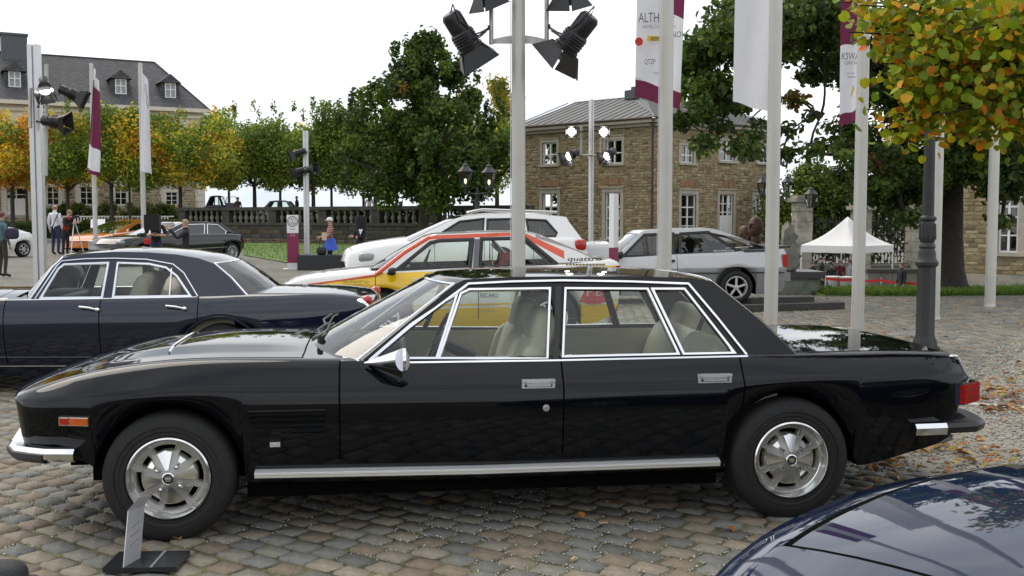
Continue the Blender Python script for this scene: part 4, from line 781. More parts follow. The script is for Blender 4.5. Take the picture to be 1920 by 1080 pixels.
def sheet_cloth(name, label, corners, d, bands, wave=.08, nx=14, ny=26, cat='flag', seed=0, group=None, phase=1.3, tilt=0.0, mats=None):
    """corners TL TR BR BL in photo pixels hung at depth d; bands: (upto fraction, material index)"""
    TL, TR, BR, BL = [Vector(D(px, py, d)) for px, py in corners]; TR.y += tilt; BR.y += tilt; o = (TL + BL) / 2; root = thing(name, label, cat, o, 0, group); P = []
    for j in range(ny + 1):
        v = j / ny; r = []
        for i in range(nx + 1):
            u = i / nx; p = TL.lerp(TR, u).lerp(BL.lerp(BR, u), v) - o; r.append(p + Vector((0, wave * math.sin(u * 5.0 * phase + v * 2.2 + seed) * (.25 + u * .75), .012 * math.sin(u * 9 + seed))))
        P.append(r)
    mb = MB()
    for j in range(ny):
        for i in range(nx):
            v, u = (j + .5) / ny, (i + .5) / nx; mb.cur = next((m for t, m in bands if v < t), 0) if not callable(bands) else bands(u, v); mb.add([P[j][i], P[j][i + 1], P[j + 1][i + 1], P[j + 1][i]], [(0, 1, 2, 3)])
    mb.build('cloth', mats or [WHITEC, MAROON], root, 60, merge=1e-4); return root, (lambda u, v: P[int(v * ny)][int(u * nx)] + Vector((0, -.012, 0))), o
# sponsor banner
rt, at, o = sheet_cloth('sponsor_banner', 'white sponsor banner with maroon top and bottom border behind second flag pole', [(1199, -260), (1296, -225), (1276, 206), (1191, 182)], 11.8, lambda u, v: 1 if (v < .53 or (v > .925) or (u > .62 and v < .60)) else 0, .07, cat='banner', ny=40)
def print_on(root, o, px, py, d, body, hpx, wpx, mat, **k):
    p = D(px, py, d) - o; lettering(body, root, (p.x, p.y, p.z), hpx / 2000 * d, mat, wpx / 2000 * d, align='LEFT', **k)
DB = 11.70
print_on(rt, o, 1197, 42, DB, 'ALTHOFF', 18, 66, INK); print_on(rt, o, 1205, 53, DB, 'HOTEL COLLECTION', 6, 60, INK); print_on(rt, o, 1220, 76, DB, 'BERN', 7, 22, INK); print_on(rt, o, 1208, 122, DB, 'QTZP', 11, 20, INK); print_on(rt, o, 1225, 140, DB, 'TON', 5, 14, INK); print_on(rt, o, 1258, 70, DB, 'NOV', 11, 26, INK, shear=.15); print_on(rt, o, 1190, 152, DB, 'GALA', 6, 11, INK)
RED = M('print_red', (.55, .03, .03), .6); YEL = M('print_yellow', (.72, .50, .02), .5)
p = D(1198, 78, DB) - o; mb = MB(); mb.lathe([(.001, 0), (.045, 0)], 20, Matrix.Translation(p) @ Matrix.Rotation(R(90), 4, 'X')); mb.build('round_logo', RED, rt, None)
p = D(1227, 72, DB + .015) - o; mb = MB(); mb.box(p, (.16, .002, .055)); mb.build('yellow_logo', YEL, rt, None)
sheet_cloth('white_flag', 'large plain white flag hanging behind third flag pole', [(1385, -260), (1476, -240), (1462, 214), (1374, 192)], 12.4, [(2, 0)], .10, seed=1.1, ny=30)
rt, at, o = sheet_cloth('sponsor_banner', 'white banner with maroon ends half hidden by the near linden leaves', [(1580, -200), (1622, -190), (1616, 222), (1574, 238)], 13.7, lambda u, v: 1 if (v < .66 or v > .94) else 0, .05, cat='banner', ny=40)
print_on(rt, o, 1577, 112, 13.55, 'KSWAGEN', 13, 56, INK, shear=.12); print_on(rt, o, 1583, 121, 13.55, 'GROUP', 6, 32, INK); print_on(rt, o, 1588, 140, 13.55, 'partner', 4, 14, INK); print_on(rt, o, 1588, 146, 13.55, 'collection', 4, 16, INK)
# the two flags at left
flagpole(177, 180, 44, 8, 'slim pale pole carrying the maroon flag at left', ztop=7.9, group='slim flag poles at left'); flagpole(268, 271, 46, 9, 'slim pale pole carrying the white flag at left', ztop=8.2, group='slim flag poles at left')
rt, at, o = sheet_cloth('maroon_flag', 'drooping maroon flag with white lower end at left', [(176, 126), (183, 150), (186, 332), (163, 322)], 43.5, lambda u, v: 0 if (v > .72 and v < .95) or v < .12 else 1, .25, seed=.4)
rt, at, o = sheet_cloth('white_flag', 'narrow drooping white flag at left', [(265, 128), (275, 150), (288, 328), (264, 320)], 45.5, [(2, 0)], .25, seed=2)
p = D(271, 158, 45.1) - o; lettering('VOLKSWAGEN', rt, (p.x, p.y - .1, p.z), .11, INK, 1.0, rot=(R(90), R(84), 0), align='LEFT')
# spotlights ------------------------------------------------------
LIT = M('lamp_glow', (1, .97, .92), .4, emit=22, var=0); LITIN = M('lit_flap', (.8, .8, .8), .4)
def spotlight(px, py, d, beam, L_, label, lit=0, hang=None, roll=0.0, group='spotlights on the masts', cable=True):
    p = D(px, py, d); root = thing('spotlight', label, 'spotlight', p, 0, group); q = Vector(beam).normalized().to_track_quat('Z', 'Y').to_matrix().to_4x4() @ Matrix.Rotation(roll, 4, 'Z'); s = L_
    mb = MB(); mb.lathe([(.001, -.52 * s), (.13 * s, -.52 * s), (.17 * s, -.46 * s), (.17 * s, -.18 * s), (.20 * s, -.15 * s), (.20 * s, .10 * s), (.22 * s, .11 * s), (.22 * s, .16 * s), (.18 * s, .16 * s), (.17 * s, .05 * s)], 18, q)
    for k in range(4): mb.lathe([(.205 * s, (-.12 + k * .05) * s), (.215 * s, (-.11 + k * .05) * s), (.205 * s, (-.10 + k * .05) * s)], 18, q)
    mb.build('lamp_body', LAMPBLK, root, 40)
    mb = MB(); mb.lathe([(.001, .09 * s), (.18 * s, .09 * s)], 18, q); mb.build('lens', LIT if lit else M('lens_dark', (.05, .05, .055), .08, spec=.8), root, None)
    for k in range(4):
        a = k * math.pi / 2 + math.pi / 4 * 0; w0, w1, ln = .17 * s, (.26 if k % 2 else .34) * s, (.30 if lit < 2 else .10) * s; m = q @ Matrix.Rotation(a, 4, 'Z') @ Matrix.Translation((.20 * s, 0, .16 * s)) @ Matrix.Rotation(R(24), 4, 'Y')
        mb = MB(); mb.add([m @ Vector(v) for v in ((0, -w0, 0), (0, w0, 0), (0, w1, ln), (0, -w1, ln), (.008, -w0, 0), (.008, w0, 0), (.008, w1, ln), (.008, -w1, ln))], [(0, 1, 2, 3), (7, 6, 5, 4), (0, 4, 5, 1), (1, 5, 6, 2), (2, 6, 7, 3), (3, 7, 4, 0)]); mb.build('barn_door', LAMPBLK, root, None)
    mb = MB()
    hp = (Vector(D(*hang)) - p) if hang else Vector((0, 0, .3 * s)); dirn = hp.normalized(); sd = (q.to_3x3() @ Vector((0, 0, 1))).cross(dirn).normalized() * .23 * s; top = dirn * min(hp.length * .72, .34 * s)
    mb.tube([sd, sd + top * .8, sd * .7 + top, -sd * .7 + top, -sd + top * .8, -sd], .016 * s, 6); mb.tube([top, hp], .018 * s, 6); mb.box(hp, (.07 * s,) * 3); mb.build('yoke', LAMPBLK, root, 40)
    if cable:
        e = q @ Vector((0, 0, -.5 * s)); mb = MB(); mb.tube([e, e + Vector((.05 * s, -.12 * s, .14 * s)), e * .4 + Vector((0, -.24 * s, .12 * s)), hp * .5 + Vector((.02, -.16 * s, -.05)), hp], .009 * s + .002, 5); mb.build('cable', BLACKP, root, 60)
    return root
def bar(name, label, cat, d, tubes, r, mat=GALV, group=None):
    o = D(tubes[0][0][0], tubes[0][0][1], d); root = thing(name, label, cat, o, 0, group); 
    for pts in tubes: mb = MB(); mb.tube([D(px, py, d) - o for px, py in pts], r, 10); mb.build('tube', mat, root, 40)
    return root
def outrigger(d, c, arms, label, w=.03):
    o = D(*c, d); root = thing('lamp_bracket', label, 'bracket', o)
    a, b = arms[0], arms[1]; mb = MB(); A, Bq = D(*a, d) - o, D(*b, d) - o; n = 9
    top = [A.lerp(Bq, t) + Vector((0, 0, .05 * math.sin(t * math.pi))) for t in np.linspace(0, 1, n)]; bot = [A.lerp(Bq, t) - Vector((0, 0, .035)) for t in np.linspace(0, 1, n)]
    mb.plate([v + Vector((0, .1, 0)) for v in bot + top[::-1]], off=(0, .012, 0)); mb.build('cross_arm', GALV, root, None)
    for pts in arms[2:]: mb = MB(); mb.tube([D(px, py, d) - o for px, py in pts], w, 12); mb.build('stub_tube', GALV, root, 40)
outrigger(10.9, (972, 72), [(918, 72), (1030, 72), [(921, -190), (921, 83)], [(1025, -190), (1025, 83)]], 'galvanised cross arm with two stub tubes on the front spotlight pole', .024)
spotlight(874, 76, 10.75, (.46, .30, -.72), .60, 'front black spotlight left of the grey pole aimed down right', hang=(918, 52, 10.9), roll=.5); spotlight(1071, 78, 10.75, (-.54, .30, -.66), .62, 'front black spotlight right of the grey pole aimed down left', hang=(1028, 50, 10.9), roll=.3)
spotlight(906, -22, 10.75, (.30, .30, -.9), .46, 'upper black spotlight left of the front pole cut by the photo top', hang=(921, -30, 10.9), roll=.2); spotlight(1064, -26, 10.75, (.10, .30, -.9), .50, 'upper black spotlight right of the front pole cut by the photo top', hang=(1028, -40, 10.9), roll=.4)
# aluminium masts
def mast(px, py_top, d, w, zb, label, twin=True):
    c = D(px, 408, d); t = D(px, py_top, d).z; root = thing('light_mast', label, 'mast', (c.x, c.y, zb), 0, 'aluminium light masts'); h = t - zb; mb = MB()
    if twin:
        for q in (-w * .28, w * .28): mb.box((q, 0, h / 2), (w * .40, w * .7, h))
        mb.box((0, .01, h / 2), (w * .2, w * .4, h - .05))
    else: mb.cyl((0, 0, 0), (0, 0, h), w / 2, n=20)
    mb.build('profile', STEEL, root, 40); mb = MB(); mb.box((0, 0, .012), (w * 3, w * 3, .024)); mb.build('base_plate', STEEL, root, None); return root
mast(73, 84, 16.5, .175, 0, 'aluminium light mast at left behind the navy saloon'); mast(575, 245, 33.5, .17, .02, 'slim aluminium light mast standing on the black plinth'); mast(1108, 187, 31, .155, 0, 'aluminium pole with four lit lamps before the stone house', twin=False)
bar('support_tube', 'thin steel tube beside the left light mast', 'tube', 16.3, [[(57, 165), (57, 240)], [(87, 120), (86, 330)]], .03)
spotlight(84, 166, 16.1, (.30, -.55, -.72), .42, 'lit spotlight on left mast facing down towards the viewer', lit=1, hang=(72, 200, 16.4), roll=.3); spotlight(138, 178, 16.1, (.8, .15, -.40), .42, 'dark spotlight pointing right at top of left mast', hang=(80, 170, 16.4)); spotlight(106, 229, 16.1, (.93, -.1, -.12), .44, 'lower dark spotlight pointing right on left mast', hang=(70, 228, 16.4), roll=.4)
spotlight(556, 288, 33.2, (-.8, -.3, -.35), .55, 'upper small spotlight pointing left on slim mast', hang=(574, 286, 33.4)); spotlight(560, 322, 33.2, (-.8, -.3, -.3), .55, 'lower left small spotlight on slim mast', hang=(574, 320, 33.4)); spotlight(583, 318, 33.0, (.7, -.4, .1), .50, 'lower right small spotlight on slim mast', hang=(576, 320, 33.4))
bar('lamp_crossbar', 'crossbar carrying the four lamps before the stone house', 'crossbar', 30.8, [[(1088, 291), (1128, 291)], [(1090, 236), (1090, 294)], [(1126, 236), (1126, 294)]], .03)
for px, py, bm, lb, lt in ((1072, 247, (-.15, -.9, -.1), 'upper left glaring lamp before the stone house', 2), (1131, 247, (.1, -.9, -.12), 'upper right glaring lamp before the stone house', 2), (1070, 292, (-.55, -.6, -.35), 'lower left lit lamp before the stone house', 1), (1141, 291, (-.5, -.6, -.4), 'lower right lit lamp before the stone house', 1)):
    spotlight(px, py, 30.4, bm, .62, lb, lit=lt, hang=(1090 if px < 1100 else 1126, py, 30.7), cable=False)
# cast iron lamp post -----------------------------------------------
IRON = M('cast_iron', (.018, .019, .021), .5, .0, var=.2, scale=6, bump=.1)
def lamp_post():
    d = 12.9; c = D(1740, 408, d); root = thing('lamp_post', 'dark cast iron lamp post with octagonal foot behind the boot', 'lamp post', (c.x, c.y, -.02)); Z = lambda py: D(1740, py, d).z + .02; w = lambda px: px / 2000 * d / 2
    foot = [(w(58), 0), (w(58), .05), (w(50), Z(652)), (w(47), Z(642)), (w(44), Z(637)), (w(36), Z(628)), (w(35), Z(500))]
    mb = MB(); mb.lathe(foot, 8); mb.build('octagonal_foot', IRON, root, 25)
    prof = [(w(35), Z(500)), (w(41), Z(497)), (w(42), Z(491)), (w(34), Z(486)), (w(32), Z(476)), (w(30), Z(470)), (w(27), Z(466)), (w(30), Z(463)), (w(28), Z(458)), (w(24), Z(455)), (w(28), Z(450)), (w(29), Z(440)), (w(26), Z(418)), (w(24), Z(415)), (w(31), Z(412)), (w(31), Z(408)), (w(22), Z(404)), (w(20), Z(300)), (w(17), Z(60))]
    mb = MB(); mb.lathe(prof, 20); mb.build('shaft', IRON, root, 35)
    mb = MB()
    for k in range(12): a = k * math.pi / 6; mb.tube([(w(29) * math.cos(a), w(29) * math.sin(a), Z(449)), (w(26.5) * math.cos(a), w(26.5) * math.sin(a), Z(420))], w(3), 5)
    mb.build('fluting', IRON, root, 40, kind='stuff')
    lantern(root, (0, 0, Z(60)), .34, 0)
def lantern(parent, loc, s, lit=1, roofm=None):
    """six-sided street lantern, s = cage height/1.3; parts under a lantern node or straight on the thing"""
    nd = node('lantern', parent, loc); mb = MB(); r0, r1, h = .32 * s, .58 * s, 1.15 * s
    for k in range(6):
        a = k * math.pi / 3; mb.tube([(r0 * math.cos(a), r0 * math.sin(a), 0), (r1 * math.cos(a), r1 * math.sin(a), h)], .03 * s, 4)
    mb.lathe([(r0 * 1.1, -.1 * s), (r0 * 1.1, .04 * s)], 6); mb.lathe([(.001, -.1 * s), (r0 * 1.1, -.1 * s)], 6); mb.lathe([(r1 * 1.05, h - .03 * s), (r1 * 1.15, h + .06 * s), (r1 * .5, h + .45 * s), (r1 * .42, h + .5 * s), (r1 * .45, h + .6 * s), (r1 * .15, h + .72 * s), (r1 * .1, h + .85 * s), (.001, h + 1.05 * s)], 6); mb.build('lantern_frame', IRON, nd, 30)
    mb = MB(); mb.lathe([(r0 * .98, .02 * s), (r1 * .98, h - .02 * s)], 6); mb.build('lantern_glass', glass('lantern_glass', (.75, .78, .74)), nd, None)
    mb = MB(); sell(mb, (0, 0, .42 * s), (.2 * s, .2 * s, .4 * s), .9); mb.build('bulb', M('warm_bulb', (1, .85, .5), .4, emit=2.6, var=0) if lit else M('cold_bulb', (.5, .5, .48), .3), nd, 60)
lamp_post()
def double_lamp(px, d, ys, py_base, label, lit, arms, s):
    c = D(px, 408, d); root = thing('double_lamp_post', label, 'lamp post', (c.x, c.y, 0), 0); Z = lambda py: D(px, py, d).z; k = d / 2000
    mb = MB(); mb.lathe([(.16, 0), (.15, .4), (.10, .5), (.09, Z(ys + 16)), (.07, Z(ys + 4)), (.09, Z(ys + 2)), (.05, Z(ys)), (.03, Z(ys - 10)), (.001, Z(ys - 12))], 12); mb.build('post', IRON, root, 35)
    for sx, py in arms:
        x = (sx - px) * k; mb = MB(); mb.tube([(0, 0, Z(ys + 2)), (x * .4, 0, Z(ys + 1)), (x, 0, Z(ys)), (x, 0, Z(py))], .03, 6)
        mb.tube([(0, 0, Z(ys + 14)), (x * .35, 0, Z(ys + 15)), (x * .7, 0, Z(ys + 9)), (x * .75, 0, Z(ys + 3)), (x * .5, 0, Z(ys + 5)), (x * .48, 0, Z(ys + 9))], .022, 5); mb.build('scroll_arm', IRON, root, 40); lantern(root, (x, 0, Z(py)), s, lit)
double_lamp(895, 41, 362, 480, 'iron double lantern post with two glowing lanterns before the light green tree', 1, ((873, 349), (917, 351)), .46)
double_lamp(1452, 41, 368, 480, 'iron double lantern post with unlit lanterns behind the third flag pole', 0, ((1429, 364), (1475, 363)), .36)
c = D(1520, 388, 51); rt = thing('pier_lantern', 'single dark lantern standing on the left gate pier', 'lantern', (c.x, c.y, c.z)); lantern(rt, (0, 0, 0), .5, 0)
# signs ----------------------------------------------------------------
SIGNW = M('sign_white', (.78, .78, .78), .35, var=.03); SIGNM = M('sign_maroon', (.22, .012, .07), .4, var=.06)
def totem(px0, px1, py0, pyb, d, label, rz, parts, logo=True):
    c = D((px0 + px1) / 2, 408, d); w_ = (px1 - px0) / 2000 * d / max(.2, math.cos(rz)); t = D(px0, py0, d).z; root = thing('sign_totem', label, 'sign', (c.x, c.y, 0), rz, 'info totems'); z = t
    for frac, mt, nm in parts: h = t * frac; mb = MB(); mb.box((0, 0, z - h / 2), (w_, .07, h)); mb.build(nm, mt, root, None); z -= h
    mb = MB(); mb.box((0, 0, .015), (w_ * 1.7, .55, .03)); mb.build('foot_plate', STEEL, root, None)
    if logo:
        h = t * parts[0][0]; zc = t - h * .36
        mb = MB()
        for r0, r1 in ((.145, .165), (.105, .12)): mb.lathe([(r0, 0), (r1, .004)], 28, Matrix.Translation((0, -.037, zc)) @ Matrix.Rotation(R(90), 4, 'X'))
        mb.build('logo_ring', INK, root, None); lettering('V', root, (0, -.04, zc), .085, INK, .09, name='logo_letter'); lettering('W', root, (0, -.04, zc - .095), .09, INK, .15, name='logo_letter'); lettering('Classic', root, (0, -.04, t - h * .82), .05, INK, .17)
        lettering('oo', root, (0, -.04, t * .66), .07, SIGNW, .14); lettering('CLASSICS', root, (0, -.04, t * .615), .03, SIGNW, .16)
totem(538, 559, 403, 508, 33, 'white and maroon information totem with round emblem on left lawn edge', .12, ((.33, SIGNW, 'upper_panel'), (.55, SIGNM, 'maroon_panel'), (.12, STEEL, 'foot_panel')))
totem(1145, 1157, 363, 600, 15.5, 'tall white totem seen nearly edge on behind the black saloon', 1.22, ((.40, SIGNW, 'upper_panel'), (.48, SIGNM, 'maroon_panel'), (.12, STEEL, 'foot_panel')), False)
def plaque(px, py, pyb, d, label, rz):
    c = G(px, pyb); root = thing('info_stand', label, 'info stand', (c.x, c.y, 0), rz, 'small white car info stands'); h = (pyb - py) / 2000 * c.y; mb = MB(); mb.box((0, 0, h * .45), (h * .24, .04, h * .9)); mb.build('stem', SIGNW, root, None); mb = MB(); mb.box(None, (h * .55, .03, h * .42), mtx=Matrix.Translation((.02, -.05, h * .95)) @ Matrix.Rotation(R(-35), 4, 'X')); mb.build('panel', SIGNW, root, None)
plaque(184, 417, 463, 0, 'white info stand left of the orange sports car', .3); plaque(232, 434, 468, 0, 'white info stand in front of the orange sports car', -.2)
# black plinth and bag by the mast
a = G(559, 507); mb = MB(); mb.box((a.x + .85, a.y + .6, .23), (1.75, 1.2, .46)); things_props(mb.build('black_plinth', M('plinth_black', (.022, .023, .025), .6, var=.2), None, None), 'black plinth at the foot of the slim aluminium mast', 'plinth')
c = D(603, 480, 32.6); mb = MB(); sell(mb, (c.x, c.y, .46 + .13), (.30, .2, .26), .5); mb.tube([(c.x - .08, c.y, .70), (c.x - .05, c.y, .80), (c.x + .05, c.y, .80), (c.x + .08, c.y, .70)], .015, 5); things_props(mb.build('camera_bag', BLACKP, None, 60), 'black camera bag standing on the black plinth', 'bag')
# transparent info stand in front of the near front wheel
def near_stand():
    a = G(190, 1078); b = G(322, 1046); root = thing('info_stand', 'brushed metal info stand on black base plate before the front wheel', 'info stand', ((a.x + b.x) / 2 + .04, (a.y + b.y) / 2 + .02, 0), .05); bl = M('base_black', (.016, .018, .022), .22, var=.1); mb = MB(); mb.box((0, 0, .016), (.33, .24, .022)); mb.build('base_plate', bl, root, None)
    mb = MB(); mb.box((.05, 0, .029), (.012, .24, .003)); mb.build('clamp_strip', STEEL, root, None); sh = M('brushed_sheet', (.66, .66, .70), .42, .5, var=.10, scale=12)
    A = Vector((-.075, -.12, .028)); B = Vector((-.040, .015, .028)); up = Vector((.012, .05, .245)); T = .11; mb = MB()
    P = [A, B, B + up * .95, A + up]; mb.plate(P, off=(.004, -.001, 0)); fo = Vector((.030, .03, .040)); mb.plate([A + up, B + up * .95, B + up * .95 + fo, A + up + fo * 1.2], off=(.003, 0, .003)); mb.build('upright_sheet', sh, root, None)
    for k in range(3): mb = MB(); c0 = A.lerp(B, .25) + up * (.35 + k * .16) + Vector((.0055, -.003, 0)); c1 = A.lerp(B, .75) + up * (.40 + k * .16) + Vector((.0055, -.003, 0)); mb.tube([c0, c1], .0022, 4); mb.build('engraved_line', M('engraving', (.3, .3, .31), .5, .3), root, None)
near_stand()
# dark hunched cloth bag at lower left
c = G(35, 1090); mb = MB(); sell(mb, (c.x - .02, c.y - .12, .055), (.22, .18, .15), .75, None, 20, 12); sell(mb, (c.x + .09, c.y - .13, .03), (.12, .14, .07), .7); things_props(mb.build('camera_bag', M('grey_cordura', (.028, .029, .032), .8, var=.2, scale=40, bump=.3), None, 60), 'dark grey rounded camera bag on the cobbles at lower left corner', 'bag')
# tent ------------------------------------------------------------------
TENTC = M('tent_fabric', (.80, .80, .80), .7, var=.03, trans=.25)
def tent():
    d = 48; c = D(1588, 470, 48.3); zg = -1.95; F0, Lc, Rc = D(1600, 463, 47.3), D(1501.5, 452, 49.2), D(1675, 466, 49.4); Bk = Lc + Rc - F0; zt = (F0.z + Lc.z + Rc.z) / 3; ctr = (Lc + Rc) / 2; root = thing('pavilion_tent', 'white peaked pavilion tent in front of the iron fence', 'tent', (ctr.x, ctr.y, zg)); pk = Vector((0, 0, D(1576, 406, 48.4).z - zg)); Q = [Vector((q.x - ctr.x, q.y - ctr.y, zt - zg)) for q in (F0, Rc, Bk, Lc)]
    mb = MB()
    for i in range(4):
        a, b = Q[i], Q[(i + 1) % 4]; rows = []
        for t in np.linspace(0, 1, 9): rows.append([(a.lerp(b, u).lerp(pk, t) - Vector((0, 0, .30 * math.sin(t * math.pi) * (.6 + .4 * math.sin(u * math.pi))))) for u in np.linspace(0, 1, 7)])
        mb.grid(rows)
    mb.build('canopy', TENTC, root, 40, merge=1e-3); mb = MB()
    for i in range(4): a, b = Q[i], Q[(i + 1) % 4]; mb.grid([[a.lerp(b, u) + Vector((0, 0, .0)) for u in np.linspace(0, 1, 7)], [a.lerp(b, u) * 1.004 - Vector((0, 0, .33 + .01 * math.cos(u * 18))) for u in np.linspace(0, 1, 7)]])
    mb.build('valance', TENTC, root, None)
    for q in Q: mb = MB(); mb.box((q.x * .985, q.y * .985, q.z / 2), (.05, .05, q.z)); mb.box((q.x * .985, q.y * .985, .01), (.18, .18, .02)); mb.build('leg', SIGNW, root, None)
tent()
# red ribbon barrier
RIB = M('red_ribbon', (.55, .012, .015), .5)
pts = [(1548, 519, 44), (1600, 522, 44), (1652, 523, 43.5), (1690, 526, 43), (1728, 529, 42.5)]
for k, (px, py, d) in enumerate(pts):
    c = D(px, py, d); mb = MB(); mb.cyl((c.x, c.y, -1.95), (c.x, c.y, c.z + .05), .025, n=8); mb.cyl((c.x, c.y, -1.95), (c.x, c.y, -1.92), .16, n=12); things_props(mb.build('barrier_post', STEEL, None, 40), ('steel ribbon post under the left side of the tent', 'steel ribbon post beside the front tent leg', 'steel ribbon post left of the suited man by the tent', 'steel ribbon post directly behind the suited man by the tent', 'steel ribbon post beside the iron lamp post')[k], 'barrier post', 'posts of the red ribbon barrier')
mb = MB()
for i in range(4): a, b = D(*pts[i]), D(*pts[i + 1]); mb.grid([[a.lerp(b, t) - Vector((0, .03, .05 * math.sin(t * math.pi))) for t in np.linspace(0, 1, 8)], [a.lerp(b, t) - Vector((0, .03, .10 + .05 * math.sin(t * math.pi))) for t in np.linspace(0, 1, 8)]])
things_props(mb.build('red_ribbon', RIB, None, None), 'red ribbon strung between posts in front of the tent', 'ribbon')
for k, (px, d) in enumerate(((1563, 45.5), (1586, 45.2))):
    c = D(px, 540, d); rt = thing('bar_table', ('left', 'right')[k] + ' cloth covered standing table under the tent', 'table', (c.x, c.y, -1.95)); mb = MB(); mb.lathe([(.33, 1.02), (.30, .98), (.14, .5), (.28, .0)], 14); mb.build('table_cloth', M('grey_cloth', (.42, .43, .46), .9, var=.1), rt, 60); mb = MB(); mb.lathe([(.001, 1.05), (.36, 1.05), (.36, 1.02), (.001, 1.02)], 18); mb.build('table_top', SIGNW, rt, None)
# sculptures
BRZ = M('bronze_brown', (.085, .045, .032), .55, .35, var=.35, scale=5, bump=.4, bscale=12); GST = M('lichen_stone', (.24, .24, .20), .9, var=.35, scale=4, bump=.9, bscale=7, dirt=(.10, .105, .08), dscale=3)
def bust(px, py, d, s, face, label):
    c = D(px, py, d); root = thing('bronze_bust', label, 'sculpture', (c.x, c.y, c.z), face, 'bronze busts behind the silver coupe'); mb = MB(); sell(mb, (0, 0, .1 * s), (.72 * s, .9 * s, 1.1 * s), .9, None, 20, 14); sell(mb, (0, -.30 * s, -.15 * s), (.5 * s, .5 * s, .55 * s), .9); sell(mb, (0, -.50 * s, .08 * s), (.12 * s, .22 * s, .30 * s), .9); sell(mb, (0, -.42 * s, -.16 * s), (.30 * s, .2 * s, .10 * s), .9); sell(mb, (0, -.38 * s, .26 * s), (.52 * s, .24 * s, .12 * s), .9); sell(mb, (0, .05 * s, -.6 * s), (.5 * s, .55 * s, .7 * s), .8); sell(mb, (0, .1 * s, -1.1 * s), (1.3 * s, .8 * s, .7 * s), .8)
    for q in (-1, 1): sell(mb, (q * .36 * s, .02 * s, .05 * s), (.10 * s, .2 * s, .3 * s), .9)
    mb.build('head', BRZ, root, 70)
bust(1417, 428, 24.6, .42, R(-50), 'larger brown bronze bust just left of third flag pole'); bust(1396, 441, 25.0, .36, R(40), 'smaller brown bronze bust beside the larger one')
def stone_sculpture():
    d = 22.6; pts = [(1464, 507), (1463, 470), (1466, 424), (1477, 414), (1489, 424), (1486, 433), (1497, 442), (1489, 452), (1503, 461), (1493, 468), (1504, 480), (1496, 488), (1500, 497), (1489, 512), (1475, 514)]; c = D(1482, 512, d); root = thing('stone_sculpture', 'rough grey stone slab sculpture with jagged right edge on plinth', 'sculpture', c); P = [D(px, py, d) - c for px, py in pts]; mb = MB(); P2 = [p * .82 + Vector((-.02, -.13, .08)) for p in P]; P3 = [p * .82 + Vector((.02, .16, .08)) for p in P]
    mb.plate(P2); n = len(P); mb.add(P2 + P + P3, [(i, (i + 1) % n, n + (i + 1) % n, n + i) for i in range(n)] + [(n + i, n + (i + 1) % n, 2 * n + (i + 1) % n, 2 * n + i) for i in range(n)]); mb.plate(P3); mb.build('carved_slab', GST, root, 20)
    a, b = D(1440, 558, 22.4), D(1546, 558, 22.2); pl = thing('stone_plinth', 'greenish grey stone plinth with dark slab under the jagged sculpture', 'plinth', ((a.x + b.x) / 2, 22.8, -.02)); h = D(1500, 519, 22.4).z; mb = MB(); mb.box((0, 0, h / 2), ((b.x - a.x) - .1, .9, h)); mb.build('block', M('mossy_block', (.20, .215, .17), .9, var=.3, scale=3, dirt=(.10, .12, .07), dscale=2), pl, None); mb = MB(); mb.box((.02, 0, h + .06), ((b.x - a.x) + .02, 1.05, .14)); mb.build('dark_slab', M('dark_slab', (.035, .036, .04), .4, var=.15), pl, None)
stone_sculpture()
# ================================================================ vehicle builder
def pchip(pts):
    pts = sorted(pts); x = np.array([p[0] for p in pts], float); y = np.array([p[1] for p in pts], float)
    keep = np.concatenate([[True], np.diff(x) > 1e-5]); x, y = x[keep], y[keep]
    if len(x) == 1: return lambda q: np.full(np.shape(q), y[0])
    h = np.diff(x); d = np.diff(y) / h; m = np.zeros(len(x)); m[0], m[-1] = d[0], d[-1]
    for i in range(1, len(x) - 1):
        if d[i - 1] * d[i] > 0:
            w1, w2 = 2 * h[i] + h[i - 1], h[i] + 2 * h[i - 1]; m[i] = (w1 + w2) / (w1 / d[i - 1] + w2 / d[i])
    def f(q):
        q = np.clip(np.asarray(q, float), x[0], x[-1]); i = np.clip(np.searchsorted(x, q) - 1, 0, len(h) - 1); t = (q - x[i]) / h[i]
        return (2 * t**3 - 3 * t**2 + 1) * y[i] + (t**3 - 2 * t**2 + t) * h[i] * m[i] + (-2 * t**3 + 3 * t**2) * y[i + 1] + (t**3 - t**2) * h[i] * m[i + 1]
    return f
